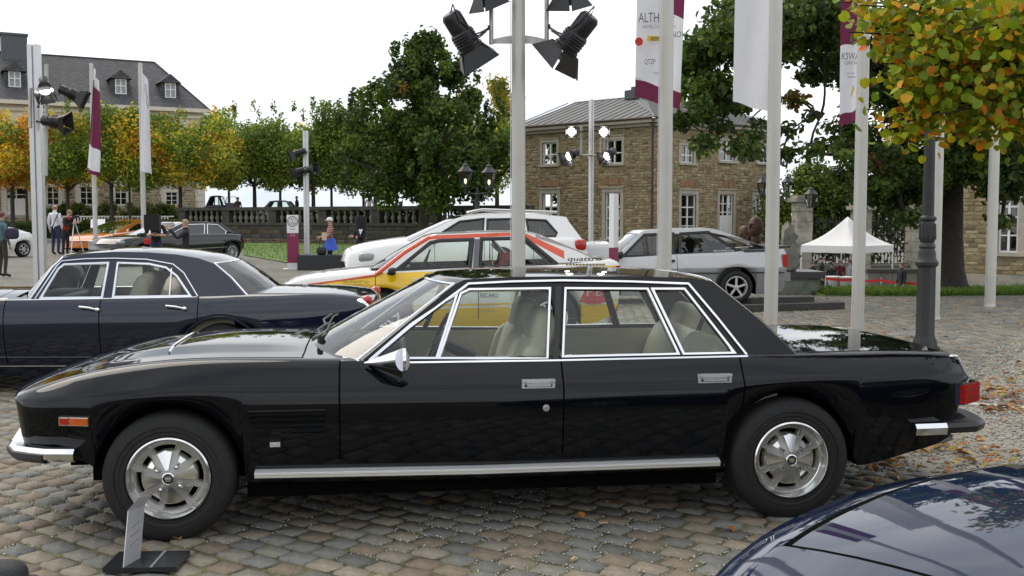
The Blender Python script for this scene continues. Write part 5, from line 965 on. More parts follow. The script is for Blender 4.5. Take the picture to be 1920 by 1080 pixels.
class Car:
    def __init__(s, root, fr): s.root = root; s.fr = fr; s.wheels = []
    def side_plane(s, wb, zb, wr, zr):
        k = (wb - wr) / (zr - zb); return (-wb - k * zb, k)
    def body(s, zb, zc, zs, zt, wb, wc, ws, paint, arches=(), cabin=None, doors=(), lids=(), bow=(0, 0), n=110, door_paint=None, upow=1.0, crest=2.0, lidw=.86, hood_bump=None, nlow=4):
        """zb.. ws: lists of (x, value); arches: (x, z, r); doors: (x0, x1); lids: (x0, x1, name)"""
        s.c = dict(zb=pchip(zb), zc=pchip(zc), zs=pchip(zs), zt=pchip(zt), wb=pchip(wb), wc=pchip(wc), ws=pchip(ws)); c = s.c
        x0 = min(p[0] for p in zs); x1 = max(p[0] for p in zs); s.x0, s.x1 = x0, x1
        xs = set(np.linspace(x0, x1, n)); xs |= set(x0 + (x1 - x0) * np.array([.002, .005, .01, .015, .02, .03])); xs |= set(x1 - (x1 - x0) * np.array([.002, .005, .01, .015, .02, .03]))
        for ax, az, ar in arches: xs |= set(ax + ar * np.cos(np.linspace(0, math.pi, 25)))
        g = .0045; gaps = []
        for d in doors:
            for q in d[:2]: gaps.append((q, 'd'))
        for q0, q1, nm in lids: gaps += [(q0, 'l'), (q1, 'l')]
        xs = [x for x in xs if all(abs(x - q) > g * 2.2 for q, _ in gaps)]
        for q, _ in gaps: xs += [q - g, q + g]
        if cabin: xs += list(cabin)
        xs = np.array(sorted(set(np.round(xs, 5)))); xs = xs[(xs >= x0 - 1e-6) & (xs <= x1 + 1e-6)]
        ZB, ZC, ZS, ZT, WB, WC, WS = (c[k](xs) for k in ('zb', 'zc', 'zs', 'zt', 'wb', 'wc', 'ws'))
        ZB = ZB.copy()
        for ax, az, ar in arches:
            q = ar**2 - (xs - ax)**2; ZB = np.where(q > 0, np.maximum(ZB, az + np.sqrt(np.maximum(q, 0))), ZB)
        ZB = np.minimum(ZB, ZS - .015); ZC = np.clip(ZC, ZB + .004, ZS - .004)
        NB, NU, NT = nlow, 4, 9
        rows = []
        for i, x in enumerate(xs):
            h = [(0, ZB[i]), (WB[i] * .5, ZB[i])]
            for j in range(NB + 1):
                t = j / NB; h.append((WB[i] + (WC[i] - WB[i]) * math.sin(t * math.pi / 2), ZB[i] + (ZC[i] - ZB[i]) * t))
            for j in range(1, NU + 1):
                t = j / NU; h.append((WC[i] + (WS[i] - WC[i]) * t ** upow, ZC[i] + (ZS[i] - ZC[i]) * (1 - (1 - t) ** 1.15)))
            for j in range(1, NT + 1):
                u = 1 - j / NT
                if j == 1: u = lidw + .03
                if j == 2: u = lidw
                if j > 2: u = lidw * (1 - (j - 2) / (NT - 2))
                z = ZS[i] + (ZT[i] - ZS[i]) * (1 - u ** crest)
                if hood_bump: z += hood_bump(x, u * WS[i])
                h.append((u * WS[i], z))
            r = []
            fl = math.exp(-((x - x0) / .45) ** 2) * bow[0]; fr_ = math.exp(-((x1 - x) / .35) ** 2) * bow[1]; wm = max(WC[i], .01)
            for y, z in h:
                q = 1 - min(1, (y / wm)) ** 2; r.append((x - fl * q + fr_ * q, y, z))
            rows.append(r)
        B = {'body': MB()}; K = len(rows[0]); ks = 2 + NB + NU
        def bucket(xm, k):
            gapd = any(abs(xm - q) < g and t == 'd' for q, t in gaps); gapl = any(abs(xm - q) < g and t == 'l' for q, t in gaps)
            if k < 2: return 'underbody', 0
            if k < ks:
                if gapd and k > 2: return 'body', 1
                for d in doors:
                    if d[0] < xm < d[1]: return d[2] if len(d) > 2 else 'door', 0
                return 'body', 0
            if cabin and cabin[0] < xm < cabin[1]: return (None, 0) if k > ks + 0 else ('body', 0)
            for q0, q1, nm in lids:
                if q0 - g < xm < q1 + g:
                    if gapl and k >= ks + 1: return 'body', 1
                    if k == ks + 1: return 'body', 1
                    if k > ks + 1: return nm, 0
            return 'body', 0
        for sgn in (-1, 1):
            for i in range(len(xs) - 1):
                xm = (xs[i] + xs[i + 1]) / 2
                for k in range(K - 1):
                    b, mi = bucket(xm, k)
                    if b is None: continue
                    key = (b, sgn) if b.startswith('door') else b
                    mb = B.setdefault(key, MB()); mb.cur = mi
                    mb.add([(p[0], sgn * p[1], p[2]) for p in (rows[i][k], rows[i][k + 1], rows[i + 1][k + 1], rows[i + 1][k])], [(0, 1, 2, 3)])
        for i in (0, len(xs) - 1):
            mb = B['body']; mb.cur = 0; mb.add([(p[0], -p[1], p[2]) for p in rows[i]] + [(p[0], p[1], p[2]) for p in rows[i][::-1]], [tuple(range(2 * K))])
        s.rows = rows; s.xs = xs
        for key, mb in B.items():
            nm = key[0] if isinstance(key, tuple) else key
            mats = [UNDER] if nm == 'underbody' else [(door_paint or paint) if nm.startswith('door') else paint, SHUT]
            mb.build(nm, mats, s.root, 28, merge=2e-4)
        iw = min(.55, float(np.min(WC[len(xs) // 4: -len(xs) // 4])) - .25)
        zz = float(np.median(ZB)); a0, a1 = x0 + .25, x1 - .3
        mb = MB()
        mb.box(((a0 + a1) / 2, 0, zz + .08), (a1 - a0, 2 * iw + .1, .30)); 
        ar_ = sorted(arches)
        for ax, az, ar in ar_: mb.box((ax, 0, az + ar * .38), (2 * ar + .12, 2 * max(.3, float(c['wc'](ax)) - .30), ar * 1.1))
        if len(ar_) == 2: mb.box(((ar_[0][0] + ar_[1][0]) / 2, 0, .26), (ar_[1][0] - ar_[0][0] - ar_[0][2] - ar_[1][2], 2 * float(c['wb']((x0 + x1) / 2)) - .22, .18))  # low floor slab added between the wheels to keep the ground beneath dark
        mb.build('chassis', UNDER, s.root, None)
        return s
    def edge_at(s, x):  # shoulder point on the near side
        return float(s.c['ws'](x)), float(s.c['zs'](x))
    def cabin(s, pl, outline, tags, windows, paint, glassm=GLASS, bow=(.15, .08, .03, .05, .06), trim=CHROME, trimw=.018, rail=None, railw=.018, plate_t=.035, pillar=None, crown=None, inner=None, nsub=5, rail_mat=None):
        """outline: local points on the near plane from windscreen foot over the roof to the tail foot; tags per segment w/r/b"""
        a, b = pl; P = [Vector(p) for p in outline]
        pts, seg = [], []
        for i in range(len(P) - 1):
            for j in range(nsub): pts.append(P[i].lerp(P[i + 1], j / nsub)); seg.append(tags[i])
        pts.append(P[-1])
        nrm = []
        for i in range(len(pts)):
            A, Bq = pts[max(0, i - 2)], pts[min(len(pts) - 1, i + 2)]; d = (Bq - A); n = Vector((-d.z, 0, d.x)).normalized(); nrm.append(n)
        T = [-1, -.993, -.965, -.8, -.6, -.4, -.2, 0, .2, .4, .6, .8, .965, .993, 1]
        w0, w1, cr, b1, b0 = bow; px_ = [p.x for p in pts]
        iw = [i for i in range(len(seg)) if seg[i] == 'w']; ir = [i for i in range(len(seg)) if seg[i] == 'r']; ib = [i for i in range(len(seg)) if seg[i] == 'b']
        xw = px_[iw[-1] + 1] if iw else px_[0]; xb = px_[ib[0]] if ib else px_[-1]
        cx_, bx_, bz_ = [px_[0], xw, .6 * xw + .4 * xb, .4 * xw + .6 * xb, xb, px_[-1]], [-w0, -w1, -.2 * w1, .2 * b1, b1, b0], [.0, cr * .35, cr, cr, cr * .4, 0]
        if not iw: cx_, bx_, bz_ = cx_[1:], bx_[1:], bz_[1:]
        BX = np.interp(px_, cx_, bx_); BZ = np.interp(px_, cx_, bz_)
        rows = []
        for i, p in enumerate(pts):
            rows.append([(p.x + BX[i] * (1 - abs(t) ** 2.4), abs(p.y) * t, p.z + BZ[i] * (1 - t * t)) for t in T])
        B = {}
        for i in range(len(rows) - 1):
            for k in range(len(T) - 1):
                tm = abs(T[k] + T[k + 1]) / 2; sg = seg[i]
                nm = 'roof' if (sg == 'r' or tm > .975) else ('windscreen' if sg == 'w' else 'rear_window')
                B.setdefault(nm, MB()).add([rows[i][k], rows[i][k + 1], rows[i + 1][k + 1], rows[i + 1][k]], [(0, 1, 2, 3)])
        B['roof'].build('roof', paint, s.root, 40, merge=1e-4)
        for nm in ('windscreen', 'rear_window'):
            if nm in B: B[nm].build(nm, glassm, s.root, 60, merge=1e-4)
        for nm, sg, in (('windscreen_trim', 'w'), ('rear_window_trim', 'b')):
            idx = [i for i in range(len(seg)) if seg[i] == sg]
            if idx and trim and nm == 'windscreen_trim' or idx and nm == 'rear_window_trim' and trim:
                i0, i1 = idx[0], idx[-1] + 1
                loop = [rows[i][2] for i in range(i0, i1 + 1)] + [rows[i1][k] for k in range(3, len(T) - 2)] + [rows[i][-3] for i in range(i1 - 1, i0 - 1, -1)] + [rows[i0][k] for k in range(len(T) - 4, 2, -1)]
                m = nrm[(i0 + i1) // 2]; mb = MB(); mb.sweep(loop, m, .020, .005, True); mb.build(nm, trim, s.root, 40)
        # side plates, glass, frames; mirrored to the far side
        for sg in (1, -1):
            mir = lambda p: (p[0], p[1] * sg, p[2])
            nv = Vector((0, -1, b)).normalized(); nv = Vector((nv.x, nv.y * sg, nv.z))
            outer = [mir(p) for p in outline]; holes = [[mir(p) for p in wd] for wd in windows]
            mb = MB(); mb.plate(outer, holes, -nv * plate_t); mb.build('side_frame', [paint], s.root, None)
            for wd in holes:
                mb = MB(); mb.plate([Vector(p) - nv * .012 for p in wd]); wn = mb.build('side_window', glassm, s.root, None)
                if trim: mb = MB(); mb.sweep(wd, nv, trimw, .008, True); mb.build('window_frame', trim, wn, 40)
            if rail:
                mb = MB(); mb.sweep([Vector(mir(p)) for p in rail], nv, railw, .012); mb.build('drip_rail', rail_mat or trim or CHROME, s.root, 40)
            if pillar:
                for pg in pillar:
                    mb = MB(); mb.plate([Vector(mir(p)) + nv * .003 for p in pg], off=nv * .004); mb.build('pillar_trim', BLACKP, s.root, None)
        s.pl = pl; s.outline = P
    def interior(s, x0, x1, zf, zbelt, wb, col, seats=(), dash=None, wheel_at=None, rear=None, seat_col=None, hr=True, panel_pleats=False):
        sc = seat_col or col
        mb = MB(); mb.box(((x0 + x1) / 2, 0, zf - .02), (x1 - x0, 2 * wb - .12, .04)); mb.build('cabin_floor', UNDER, s.root, None)
        for sg in (-1, 1):
            mb = MB(); mb.box(((x0 + x1) / 2, sg * (wb - .05), (zf + zbelt) / 2 + .004), (x1 - x0 - .05, .035, zbelt - zf + .008))
            mb.box(((x0 + x1) / 2, sg * (wb - .10), zf + (zbelt - zf) * .55), (x1 - x0 - .5, .07, .06))
            if panel_pleats:
                for k in range(26): mb.box((x0 + .5 + k * .075, sg * (wb - .072), zf + (zbelt - zf) * .28), (.05, .03, (zbelt - zf) * .4))
            mb.build('door_panel', col, s.root, 40)
        for sx, sy, rec in seats:
            mb = MB(); top = zbelt + .02
            sell(mb, (sx, sy, zf + .16), (.52, .50, .22), .45)
            Mx = Matrix.Translation((sx + .26, sy, zf + .42)) @ Matrix.Rotation(R(rec), 4, 'Y')
            sell(mb, None, (.15, .50, .58), .5, Mx)
            for q in (-.2, .2): sell(mb, None, (.17, .12, .52), .6, Mx @ Matrix.Translation((-.02, q, -.02)))
            if hr: sell(mb, None, (.15, .34, .22), .55, Mx @ Matrix.Translation((.01, 0, .33)))
            mb.build('seat', sc, s.root, 60)
        if rear:
            rx, rec = rear; mb = MB()
            sell(mb, (rx - .2, 0, zf + .14), (.6, 2 * wb - .3, .24), .3)
            for q in (-.36, .36):
                Mx = Matrix.Translation((rx + .10, q, zf + .40)) @ Matrix.Rotation(R(rec), 4, 'Y')
                sell(mb, None, (.2, .66, .58), .45, Mx)
                if hr: sell(mb, None, (.14, .34, .2), .55, Mx @ Matrix.Translation((.01, 0, .33)))
            mb.build('rear_seat', sc, s.root, 60)
            mb = MB(); mb.box((rx + .55, 0, zbelt - .03), (.55, 2 * wb - .16, .03)); mb.build('parcel_shelf', sc, s.root, None)
        if dash is not None:
            mb = MB(); sell(mb, (dash, 0, zbelt - .09), (.36, 2 * wb - .16, .24), .4); mb.build('dashboard', BLACKP, s.root, 60)
        if wheel_at:
            mb = MB(); Mx = Matrix.Translation(wheel_at) @ Matrix.Rotation(R(-65), 4, 'Y')
            mb.tube([Mx @ Vector((.19 * math.cos(t), .19 * math.sin(t), 0)) for t in np.linspace(0, 2 * math.pi, 25)], .014, 6)
            for t in (0, 2.1, 4.2): mb.cyl(Mx @ Vector((0, 0, -.03)), Mx @ Vector((.19 * math.cos(t), .19 * math.sin(t), 0)), .01, n=5)
            mb.cyl(Mx @ Vector((0, 0, -.25)), Mx @ Vector((0, 0, .01)), .035, n=8); mb.build('steering_wheel', BLACKP, s.root, 40)
    def wheel(s, x, z, yo, r, rr, width, style='plain', rim=ALLOY, spin=0.0, steer=0.0, far=True):
        for sg in ((-1, 1) if far else (-1,)):
            nd = node('wheel', s.root, (x, sg * yo, z), (R(90) if sg < 0 else R(-90), 0, steer))
            # local +z points outward
            mb = MB(); w = width
            mb.lathe([(rr * .97, -w * .93), (r * .93, -w), (r * .985, -w * .90), (r, -w * .78), (r, -w * .22), (r * .985, -w * .10), (r * .95, -.006), (r * .88, .008), (r * .80, .012), (r * .795, .006), (rr * 1.16, .008), (rr * 1.13, .003), (rr * 1.04, .004), (rr * 1.0, -.012), (rr * .97, -.03)], 48)
            for q in (.3, .5, .7): mb.lathe([(r * 1.0005, -w * q - .006), (r * .985, -w * q), (r * 1.0005, -w * q + .006)], 48)
            mb.build('tyre', RUBBER, nd, 35)
            if style == 'main': rim_main(nd, rr, spin)
            else: rim_simple(nd, rr, style, rim, spin)
        return s
def rim_main(nd, rr, spin):
    mb = MB()   # bright lip and barrel
    mb.lathe([(rr * 1.0, -.012), (rr * 1.0, .006), (rr * .965, .012), (rr * .94, .004), (rr * .90, -.03), (rr * .86, -.038)], 64); mb.build('rim', ALLOYP, nd, 40)
    n = 96; rad = [rr * q for q in (.14, .20, .30, .42, .54, .60, .66, .72, .80, .86)]
    zz = [-.012, -.014, -.022, -.032, -.038, -.040, -.042, -.042, -.040, -.038]
    big = lambda t: min(abs((t - spin - q * math.pi / 2 + math.pi) % (2 * math.pi) - math.pi) for q in range(4))
    sml = lambda t: min(abs((t - spin - math.pi / 4 - q * math.pi / 2 + math.pi) % (2 * math.pi) - math.pi) for q in range(4))
    mb = MB(); P = lambda i, j, dz=0: (rad[i] * math.cos(2 * math.pi * j / n), rad[i] * math.sin(2 * math.pi * j / n), zz[i] + dz)
    hole = lambda i, j: (5 <= i <= 7 and big(2 * math.pi * (j + .5) / n) < .37 and i >= 6) or (i in (5, 6) and sml(2 * math.pi * (j + .5) / n) < .22)
    for i in range(len(rad) - 1):
        for j in range(n):
            if hole(i, j): continue
            mb.add([P(i, j), P(i, j + 1), P(i + 1, j + 1), P(i + 1, j)], [(0, 1, 2, 3)])
    for i in range(5, 8):
        for j in range(n):
            if not hole(i, j): continue
            for (a, b, ii, jj) in (((i, j), (i, j + 1), i - 1, j), ((i + 1, j), (i + 1, j + 1), i + 1, j), ((i, j), (i + 1, j), i, j - 1), ((i, j + 1), (i + 1, j + 1), i, j + 1)):
                if not hole(ii, jj % n): mb.add([P(*a), P(*b), P(*b, -.05), P(*a, -.05)], [(0, 1, 2, 3)])
    mb.build('rim_face', ALLOY, nd, 30, merge=1e-5)
    mb = MB(); mb.lathe([(.001, -.10), (rr * .9, -.10)], 24); mb.build('brake_disc', UNDER, nd, None)
    mb = MB()   # four polished wedges with a raised outline round every hole
    for q in range(4):
        a = spin + q * math.pi / 2
        pol = lambda r, t, z: (r * math.cos(a + t), r * math.sin(a + t), z)
        A = [pol(rr * .20, -.17, -.004), pol(rr * .20, .17, -.004), pol(rr * .63, .285, -.030), pol(rr * .655, 0, -.030), pol(rr * .63, -.285, -.030)]
        mb.plate([(p[0], p[1], p[2]) for p in A], off=(0, 0, -.012))
        a2 = a + math.pi / 4; pol2 = lambda r, t, z: (r * math.cos(a2 + t), r * math.sin(a2 + t), z)
        mb.plate([pol2(rr * .44, -.10, -.022), pol2(rr * .44, .10, -.022), pol2(rr * .57, .15, -.033), pol2(rr * .57, -.15, -.033)], off=(0, 0, -.008))
        for (c, h, r0, r1) in ((a, .385, .655, .815), (a + math.pi / 4, .235, .585, .735)):
            f = lambda r, t: (rr * r * math.cos(c + t), rr * r * math.sin(c + t), -.038)
            loop = [f(r0, t) for t in np.linspace(-h, h, 5)] + [f(r1, t) for t in np.linspace(h, -h, 7)]
            mb.sweep(loop, (0, 0, 1), .006, .003, True)
    mb.build('spoke', ALLOYP, nd, 30)
    for q in range(4):
        a = spin + math.pi / 4 + q * math.pi / 2; mb = MB(); p = (rr * .33 * math.cos(a), rr * .33 * math.sin(a))
        mb.lathe([(.0135, -.03), (.0135, -.006), (.009, .006), (.0005, .008)], 10, Matrix.Translation((*p, 0))); mb.build('wheel_nut', CHROME, nd, 30)
    mb = MB(); mb.lathe([(rr * .15, -.014), (rr * .15, .004), (rr * .125, .008), (rr * .12, .004)], 24); mb.build('hub_ring', ALLOYP, nd, 40)
    mb = MB(); mb.lathe([(rr * .122, .003), (.0005, .006)], 24); hc = mb.build('hub_cap', BLACKP, nd, 40)
    mb = MB(); k = rr * .085
    mb.plate([(-k * .8, -k * .25, .0068), (k * .8, -k * .25, .0068), (k, k * .7, .0068), (k * .5, k * .2, .0068), (k * .33, k * .85, .0068), (0, k * .25, .0068), (-k * .33, k * .85, .0068), (-k * .5, k * .2, .0068), (-k, k * .7, .0068)], off=(0, 0, .001))
    mb.box((0, -k * .55, .0072), (k * 1.4, k * .25, .001)); mb.build('crown_emblem', ALLOYP, hc, None)
def rim_simple(nd, rr, style, mat, spin):
    mb = MB(); mb.lathe([(rr, -.012), (rr, .004), (rr * .95, .008), (rr * .90, -.008), (rr * .86, -.035), (rr * .84, -.06)], 32)
    n = {'ten': 10, 'five': 5, 'six': 6, 'disc': 0}.get(style, 8)
    if n:
        for q in range(n):
            a = spin + 2 * math.pi * q / n; w = .20 * rr if n <= 6 else .11 * rr
            m = Matrix.Rotation(a, 4, 'Z') @ Matrix.Translation((rr * .52, 0, -.03)); mb.box(None, (rr * .76, w, .022), mtx=m)
    else: mb.lathe([(rr * .86, -.035), (rr * .6, -.012), (rr * .3, -.02), (rr * .22, .006), (.001, .008)], 32)
    mb.lathe([(rr * .24, -.05), (rr * .22, -.008), (.001, -.004)], 16); mb.build('rim', mat, nd, 35)
    if n: mb = MB(); mb.lathe([(.001, -.09), (rr * .9, -.09)], 20); mb.build('brake_disc', UNDER, nd, None)
# ================================================================ the black four-door saloon in front
BLK = M('black_paint', (.003, .0036, .0058), .03, 0, var=.05, coat=0, spec=.31)
CREAM = M('cream_leather', (.74, .69, .53), .5, var=.06, scale=8, bump=.05)
AMBER = M('amber_lens', (.55, .10, .015), .12, coat=.6, var=.15)
REDL = M('red_lens', (.42, .012, .008), .12, coat=.6, var=.15)
def build_main():
    fr = frame_from((316, 1014), (1478, 972), yoff=-.86)
    root = fthing('saloon_car', 'long black four door saloon with cream seats parked broadside across the foreground', 'car', fr)
    c = Car(root, fr); W = .90
    yn = lambda p, y: y + .19 * max(0, min(1, (140 - p[0]) / 110)) if p[0] < 140 else y
    xz = lambda pts, y: [(q[0], q[2]) for q in (fr.hit(p[0], p[1], yn(p, y)) for p in pts)]
    fw = fr.hit(316, 897, -.86); rw = fr.hit(1483, 862, -.86)
    zb = xz([(30, 752), (36, 780), (46, 822), (60, 850), (150, 868), (200, 890), (450, 905), (900, 897), (1340, 880), (1600, 874), (1706, 850), (1793, 818), (1806, 795), (1812, 765), (1828, 722)], -.84)
    zc = xz([(30, 750), (150, 750), (225, 747), (400, 740), (640, 736), (1050, 730), (1395, 721), (1560, 712), (1700, 706), (1760, 704), (1829, 714)], -W)
    zs = xz([(31, 744), (67, 731), (133, 712), (200, 697), (267, 687), (333, 681), (400, 678), (640, 677), (1050, 672), (1395, 665), (1499, 665), (1644, 663), (1779, 665), (1808, 672), (1823, 694), (1829, 709)], -.80)
    xa, xe = zs[0][0], zs[-1][0]
    zt = [(x, z + dz) for (x, z), dz in zip(zs, [.003, .006, .012, .018, .02, .022, .022, .022, .02, .02, .015, .012, .01, .006, .004, .002])]
    L_ = xe - xa
    wb = [(xa, .62), (xa + .25, .76), (xa + .6, .83), (xe - .6, .83), (xe - .2, .80), (xe, .72)]
    wc = [(xa, .66), (xa + .08, .74), (xa + .3, .84), (xa + .7, W), (xe - .9, W), (xe - .3, .86), (xe - .06, .80), (xe, .76)]
    ws = [(xa, .64), (xa + .12, .70), (xa + .5, .765), (xa + 1.2, .80), (xe - .9, .80), (xe - .3, .77), (xe, .70)]
    d1 = fr.hit(637, 780, -.88)[0]; d2 = fr.hit(1056, 760, -.88)[0]; d3 = fr.hit(1392, 700, -.86)[0]
    ca, cb = fr.hit(640, 668, -.78)[0], fr.hit(1440, 664, -.78)[0]
    h0, h1 = fr.hit(140, 700, -.74)[0], fr.hit(565, 660, -.76)[0]; t0, t1 = fr.hit(1500, 660, -.76)[0], fr.hit(1775, 662, -.76)[0]
    def bump(x, y):
        t = (x - h0) / (h1 - h0)
        if t < -.1 or t > 1.15: return 0.0
        e = math.sin(max(0, min(1, t / .35)) * math.pi / 2) * (1 if t < .8 else max(0, 1 - (t - .8) / .35))
        return .018 * e / (1 + math.exp((abs(y) - .42) * 55))
    rt = abs(fr.hit(1483, 745, -.86)[2] - rw[2])
    r = .325
    c.body(zb, zc, zs, zt, wb, wc, ws, BLK, arches=((fw[0], fw[2], r + .04), (rw[0], rw[2], r + .035)), cabin=(ca, cb), doors=((d1, d2), (d2 + .0001, d3)), lids=((h0, h1, 'bonnet'), (t0, t1, 'boot_lid')), bow=(.10, .05), n=150, hood_bump=bump)
    # glasshouse
    zbelt = fr.hit(1050, 676, -.78)[2]; zr = fr.hit(1056, 526, -.62)[2]
    pl = c.side_plane(.79, zbelt, .60, zr); H = lambda *p: fr.hits(p, *pl)
    outline = H((679, 676), (765, 604), (853, 533), (872, 524), (960, 519), (1056, 518), (1180, 518), (1290, 521), (1335, 527), (1420, 595), (1497, 668))
    tags = 'ww' + 'rrrrrr' + 'bb'
    rl = lambda pts, off=0: H(*pts)
    w1 = H((697, 672), (770, 609), (857, 551), (818, 672)); w2 = H((823, 672), (864, 551), (880, 543), (1031, 541), (1026, 673))
    w3 = H((1055, 669), (1060, 541), (1214, 542), (1272, 664)); w4 = H((1282, 664), (1223, 542), (1283, 542), (1377, 662))
    rail = H((688, 682), (770, 613), (878, 533), (960, 529), (1056, 527), (1180, 529), (1290, 533), (1345, 598), (1399, 666))
    bp = [H((1037, 676), (1041, 537), (1052, 537), (1048, 676))]
    c.cabin(pl, outline, tags, [w1, w2, w3, w4], BLK, bow=(.36, .13, .012, .05, .06), rail=rail, trimw=.020, railw=.020, pillar=bp)
    mb = MB(); mb.sweep(H((690, 681), (1040, 676), (1400, 668)), (0, -1, .2), .016, .022)
    mb.build('belt_trim', CHROME, root, 40)
    x0, x1 = ca + .0, cb + .1
    sp = H((960, 660))[0][0]
    c.interior(x0 + .05, x1, .26, zbelt, .76, CREAM, seats=((sp - .15, -.37, 16), (sp - .15, .37, 16)), dash=x0 + .18, wheel_at=(x0 + .55, .36, zbelt - .02), rear=(H((1240, 660))[0][0] + .22, 22), panel_pleats=True)
    # wheels
    print('wheel', fw, rw)
    c.wheel(fw[0], fw[2], .865, r, .205, .22, 'main', spin=R(10), steer=0); 
    for o in list(root.children):
        if o.name.startswith('wheel') and abs(o.location.x - fw[0]) < .01: pass
    c.wheel(rw[0], rw[2], .865, r, .205, .22, 'main', spin=R(88))
    # sill strip, handles, lock, badge, louvres
    sy = -.865
    p = [Vector(q) for q in fr.hits([(478, 890), (900, 882), (1348, 867)], sy)]
    mb = MB(); mb.sweep(p, (0, -1, 0), .046, .022); mb.sweep([q + Vector((0, -.012, .006)) for q in p], (0, -1, 0), .014, .016); mb.build('sill_strip', M('handle_chrome', (.88, .88, .89), .22, .6, var=.02), root, 30)
    for (a, b) in (((979, 712), (1041, 728)), ((1311, 702), (1373, 718))):
        yy = -.905
        for sg in (-1, 1):
            A, B = fr.hit(*a, yy), fr.hit(*b, yy); cx, cz = (A[0] + B[0]) / 2, (A[2] + B[2]) / 2; w_, h_ = B[0] - A[0], A[2] - B[2]
            wl = lambda z: float(np.interp(z, [float(c.c['zc'](cx)), float(c.c['zs'](cx))], [W, .80]))
            y0 = wl(cz)
            mb = MB(); mb.box((cx, sg * (y0 + .020), cz + h_ * .36), (w_, .022, h_ * .26)); mb.box((cx, sg * (y0 + .014), cz - h_ * .42), (w_, .016, h_ * .12)); mb.box((cx - w_ * .46, sg * (y0 + .014), cz - h_ * .07), (w_ * .08, .016, h_ * .56)); mb.box((cx + w_ * .46, sg * (y0 + .014), cz - h_ * .07), (w_ * .08, .016, h_ * .56)); mb.box((cx + w_ * .02, sg * (y0 + .010), cz - h_ * .10), (w_ * .72, .016, h_ * .42)); mb.box((cx, sg * y0, cz), (w_ * .98, .012, h_ * .9)); hd = mb.build('door_handle', M('handle_chrome', (.88, .88, .89), .22, .6, var=.02), root, None)
    q = fr.hit(1024, 765, -.9); mb = MB(); mb.lathe([(.018, 0), (.017, .008), (.012, .010), (.011, .006), (.004, .007), (.0005, .002)], 16, Matrix.Translation((q[0], -.898, q[2])) @ Matrix.Rotation(R(90), 4, 'X')); mb.build('door_lock', ALLOY, root, 30)
    q = fr.hit(516, 833, -.885); mb = MB(); mb.box((q[0], -.888, q[2]), (.05, .012, .024)); mb.box((q[0], -.893, q[2]), (.022, .01, .012)); mb.build('badge', STEEL, root, None)
    for k in range(5):
        A = fr.hit(464 + k * 4, 772 + k * 10, -.895); B = fr.hit(611 - k * 1, 771 + k * 10, -.895); wv = .893 - .004 * k
        mb = MB(); mb.box(((A[0] + B[0]) / 2, -wv, A[2]), (B[0] - A[0], .02, .012), mtx=Matrix.Translation(((A[0] + B[0]) / 2, -wv, A[2])) @ Matrix.Rotation(R(35), 4, 'X')); mb.build('louvre', BLK, root, None)
    A, B = fr.hit(114, 779, -.80), fr.hit(171, 797, -.84); yy = -.815; mb = MB(); cx, cz = (A[0] + B[0]) / 2, (A[2] + B[2]) / 2
    ang = math.atan2(-.06, .16)
    Mx = Matrix.Translation((cx, -float(c.c['wc'](cx)) + .004, cz)) @ Matrix.Rotation(R(-14), 4, 'Z')
    mb.box(None, (B[0] - A[0], .02, A[2] - B[2]), mtx=Mx); ml = mb.build('marker_frame', CHROME, root, None)
    mb = MB(); mb.box(None, ((B[0] - A[0]) * .60, .02, (A[2] - B[2]) * .8), mtx=Mx @ Matrix.Translation((.028, -.006, 0))); mb.build('side_marker', AMBER, root, None)
    mb = MB(); mb.box(None, ((B[0] - A[0]) * .28, .02, (A[2] - B[2]) * .75), mtx=Mx @ Matrix.Translation((-.048, -.006, 0))); mb.build('side_marker', REDL, root, None)
    # front bumper: wraps the nose
    zf = fr.hit(88, 851, -.80)[2]; e0, e1 = fr.hit(20, 845, -.72)[0], fr.hit(143, 852, -.84)[0]
    half = [(e1, -.855), (e1 - .14, -.835), (e0 + .14, -.80), (e0 + .05, -.74), (e0 - .02, -.60), (e0 - .08, -.3), (e0 - .10, 0)]
    path = half + [(x, -y) for x, y in half[-2::-1]]
    def blade(mb, pts, prof):
        rows = []
        for i, (x, y) in enumerate(pts):
            a = Vector(pts[max(0, i - 1)]); b = Vector(pts[min(len(pts) - 1, i + 1)]); d = (b - a).normalized(); n = Vector((-d.y, d.x)) 
            if n.x > 0 and abs(y) < .5: n = -n
            n = Vector((-d.y, d.x)); n = n if (n.x * (x - e1 - .3) + n.y * y) > 0 else -n
            rows.append([(x + n.x * o, y + n.y * o, z) for o, z in prof])
        mb.grid(rows, True); mb.f += [tuple(range(len(mb.v) - len(prof), len(mb.v))), tuple(range(len(prof) - 1, -1, -1))] if len(mb.v) == len(rows) * len(prof) else []; mb.m += [0] * (len(mb.f) - len(mb.m))
    mb = MB(); blade(mb, path, [(-.05, zf + .032), (.012, zf + .034), (.028, zf + .012), (.028, zf - .016), (.005, zf - .032), (-.05, zf - .028)]); mb.build('front_bumper', CHROME, root, 35)
    mb = MB(); blade(mb, [p_ for p_ in path if p_[0] < e1 - .10 or False], [(.015, zf + .010), (.035, zf + .006), (.038, zf - .018), (.012, zf - .040), (-.02, zf - .042), (-.02, zf + .004)]); mb.build('bumper_rubber', BLACKP, root, 35)
    # rear bumper
    zf = fr.hit(1780, 800, -.82)[2]; e0 = fr.hit(1836, 792, -.70)[0]; e1 = fr.hit(1711, 800, -.86)[0]; em = fr.hit(1771, 800, -.86)[0]
    half = [(e1, -.875), (em, -.865), (e0 - .12, -.84), (e0 - .03, -.76), (e0 + .01, -.60), (e0 + .04, 0)]
    path = half + [(x, -y) for x, y in half[-2::-1]]
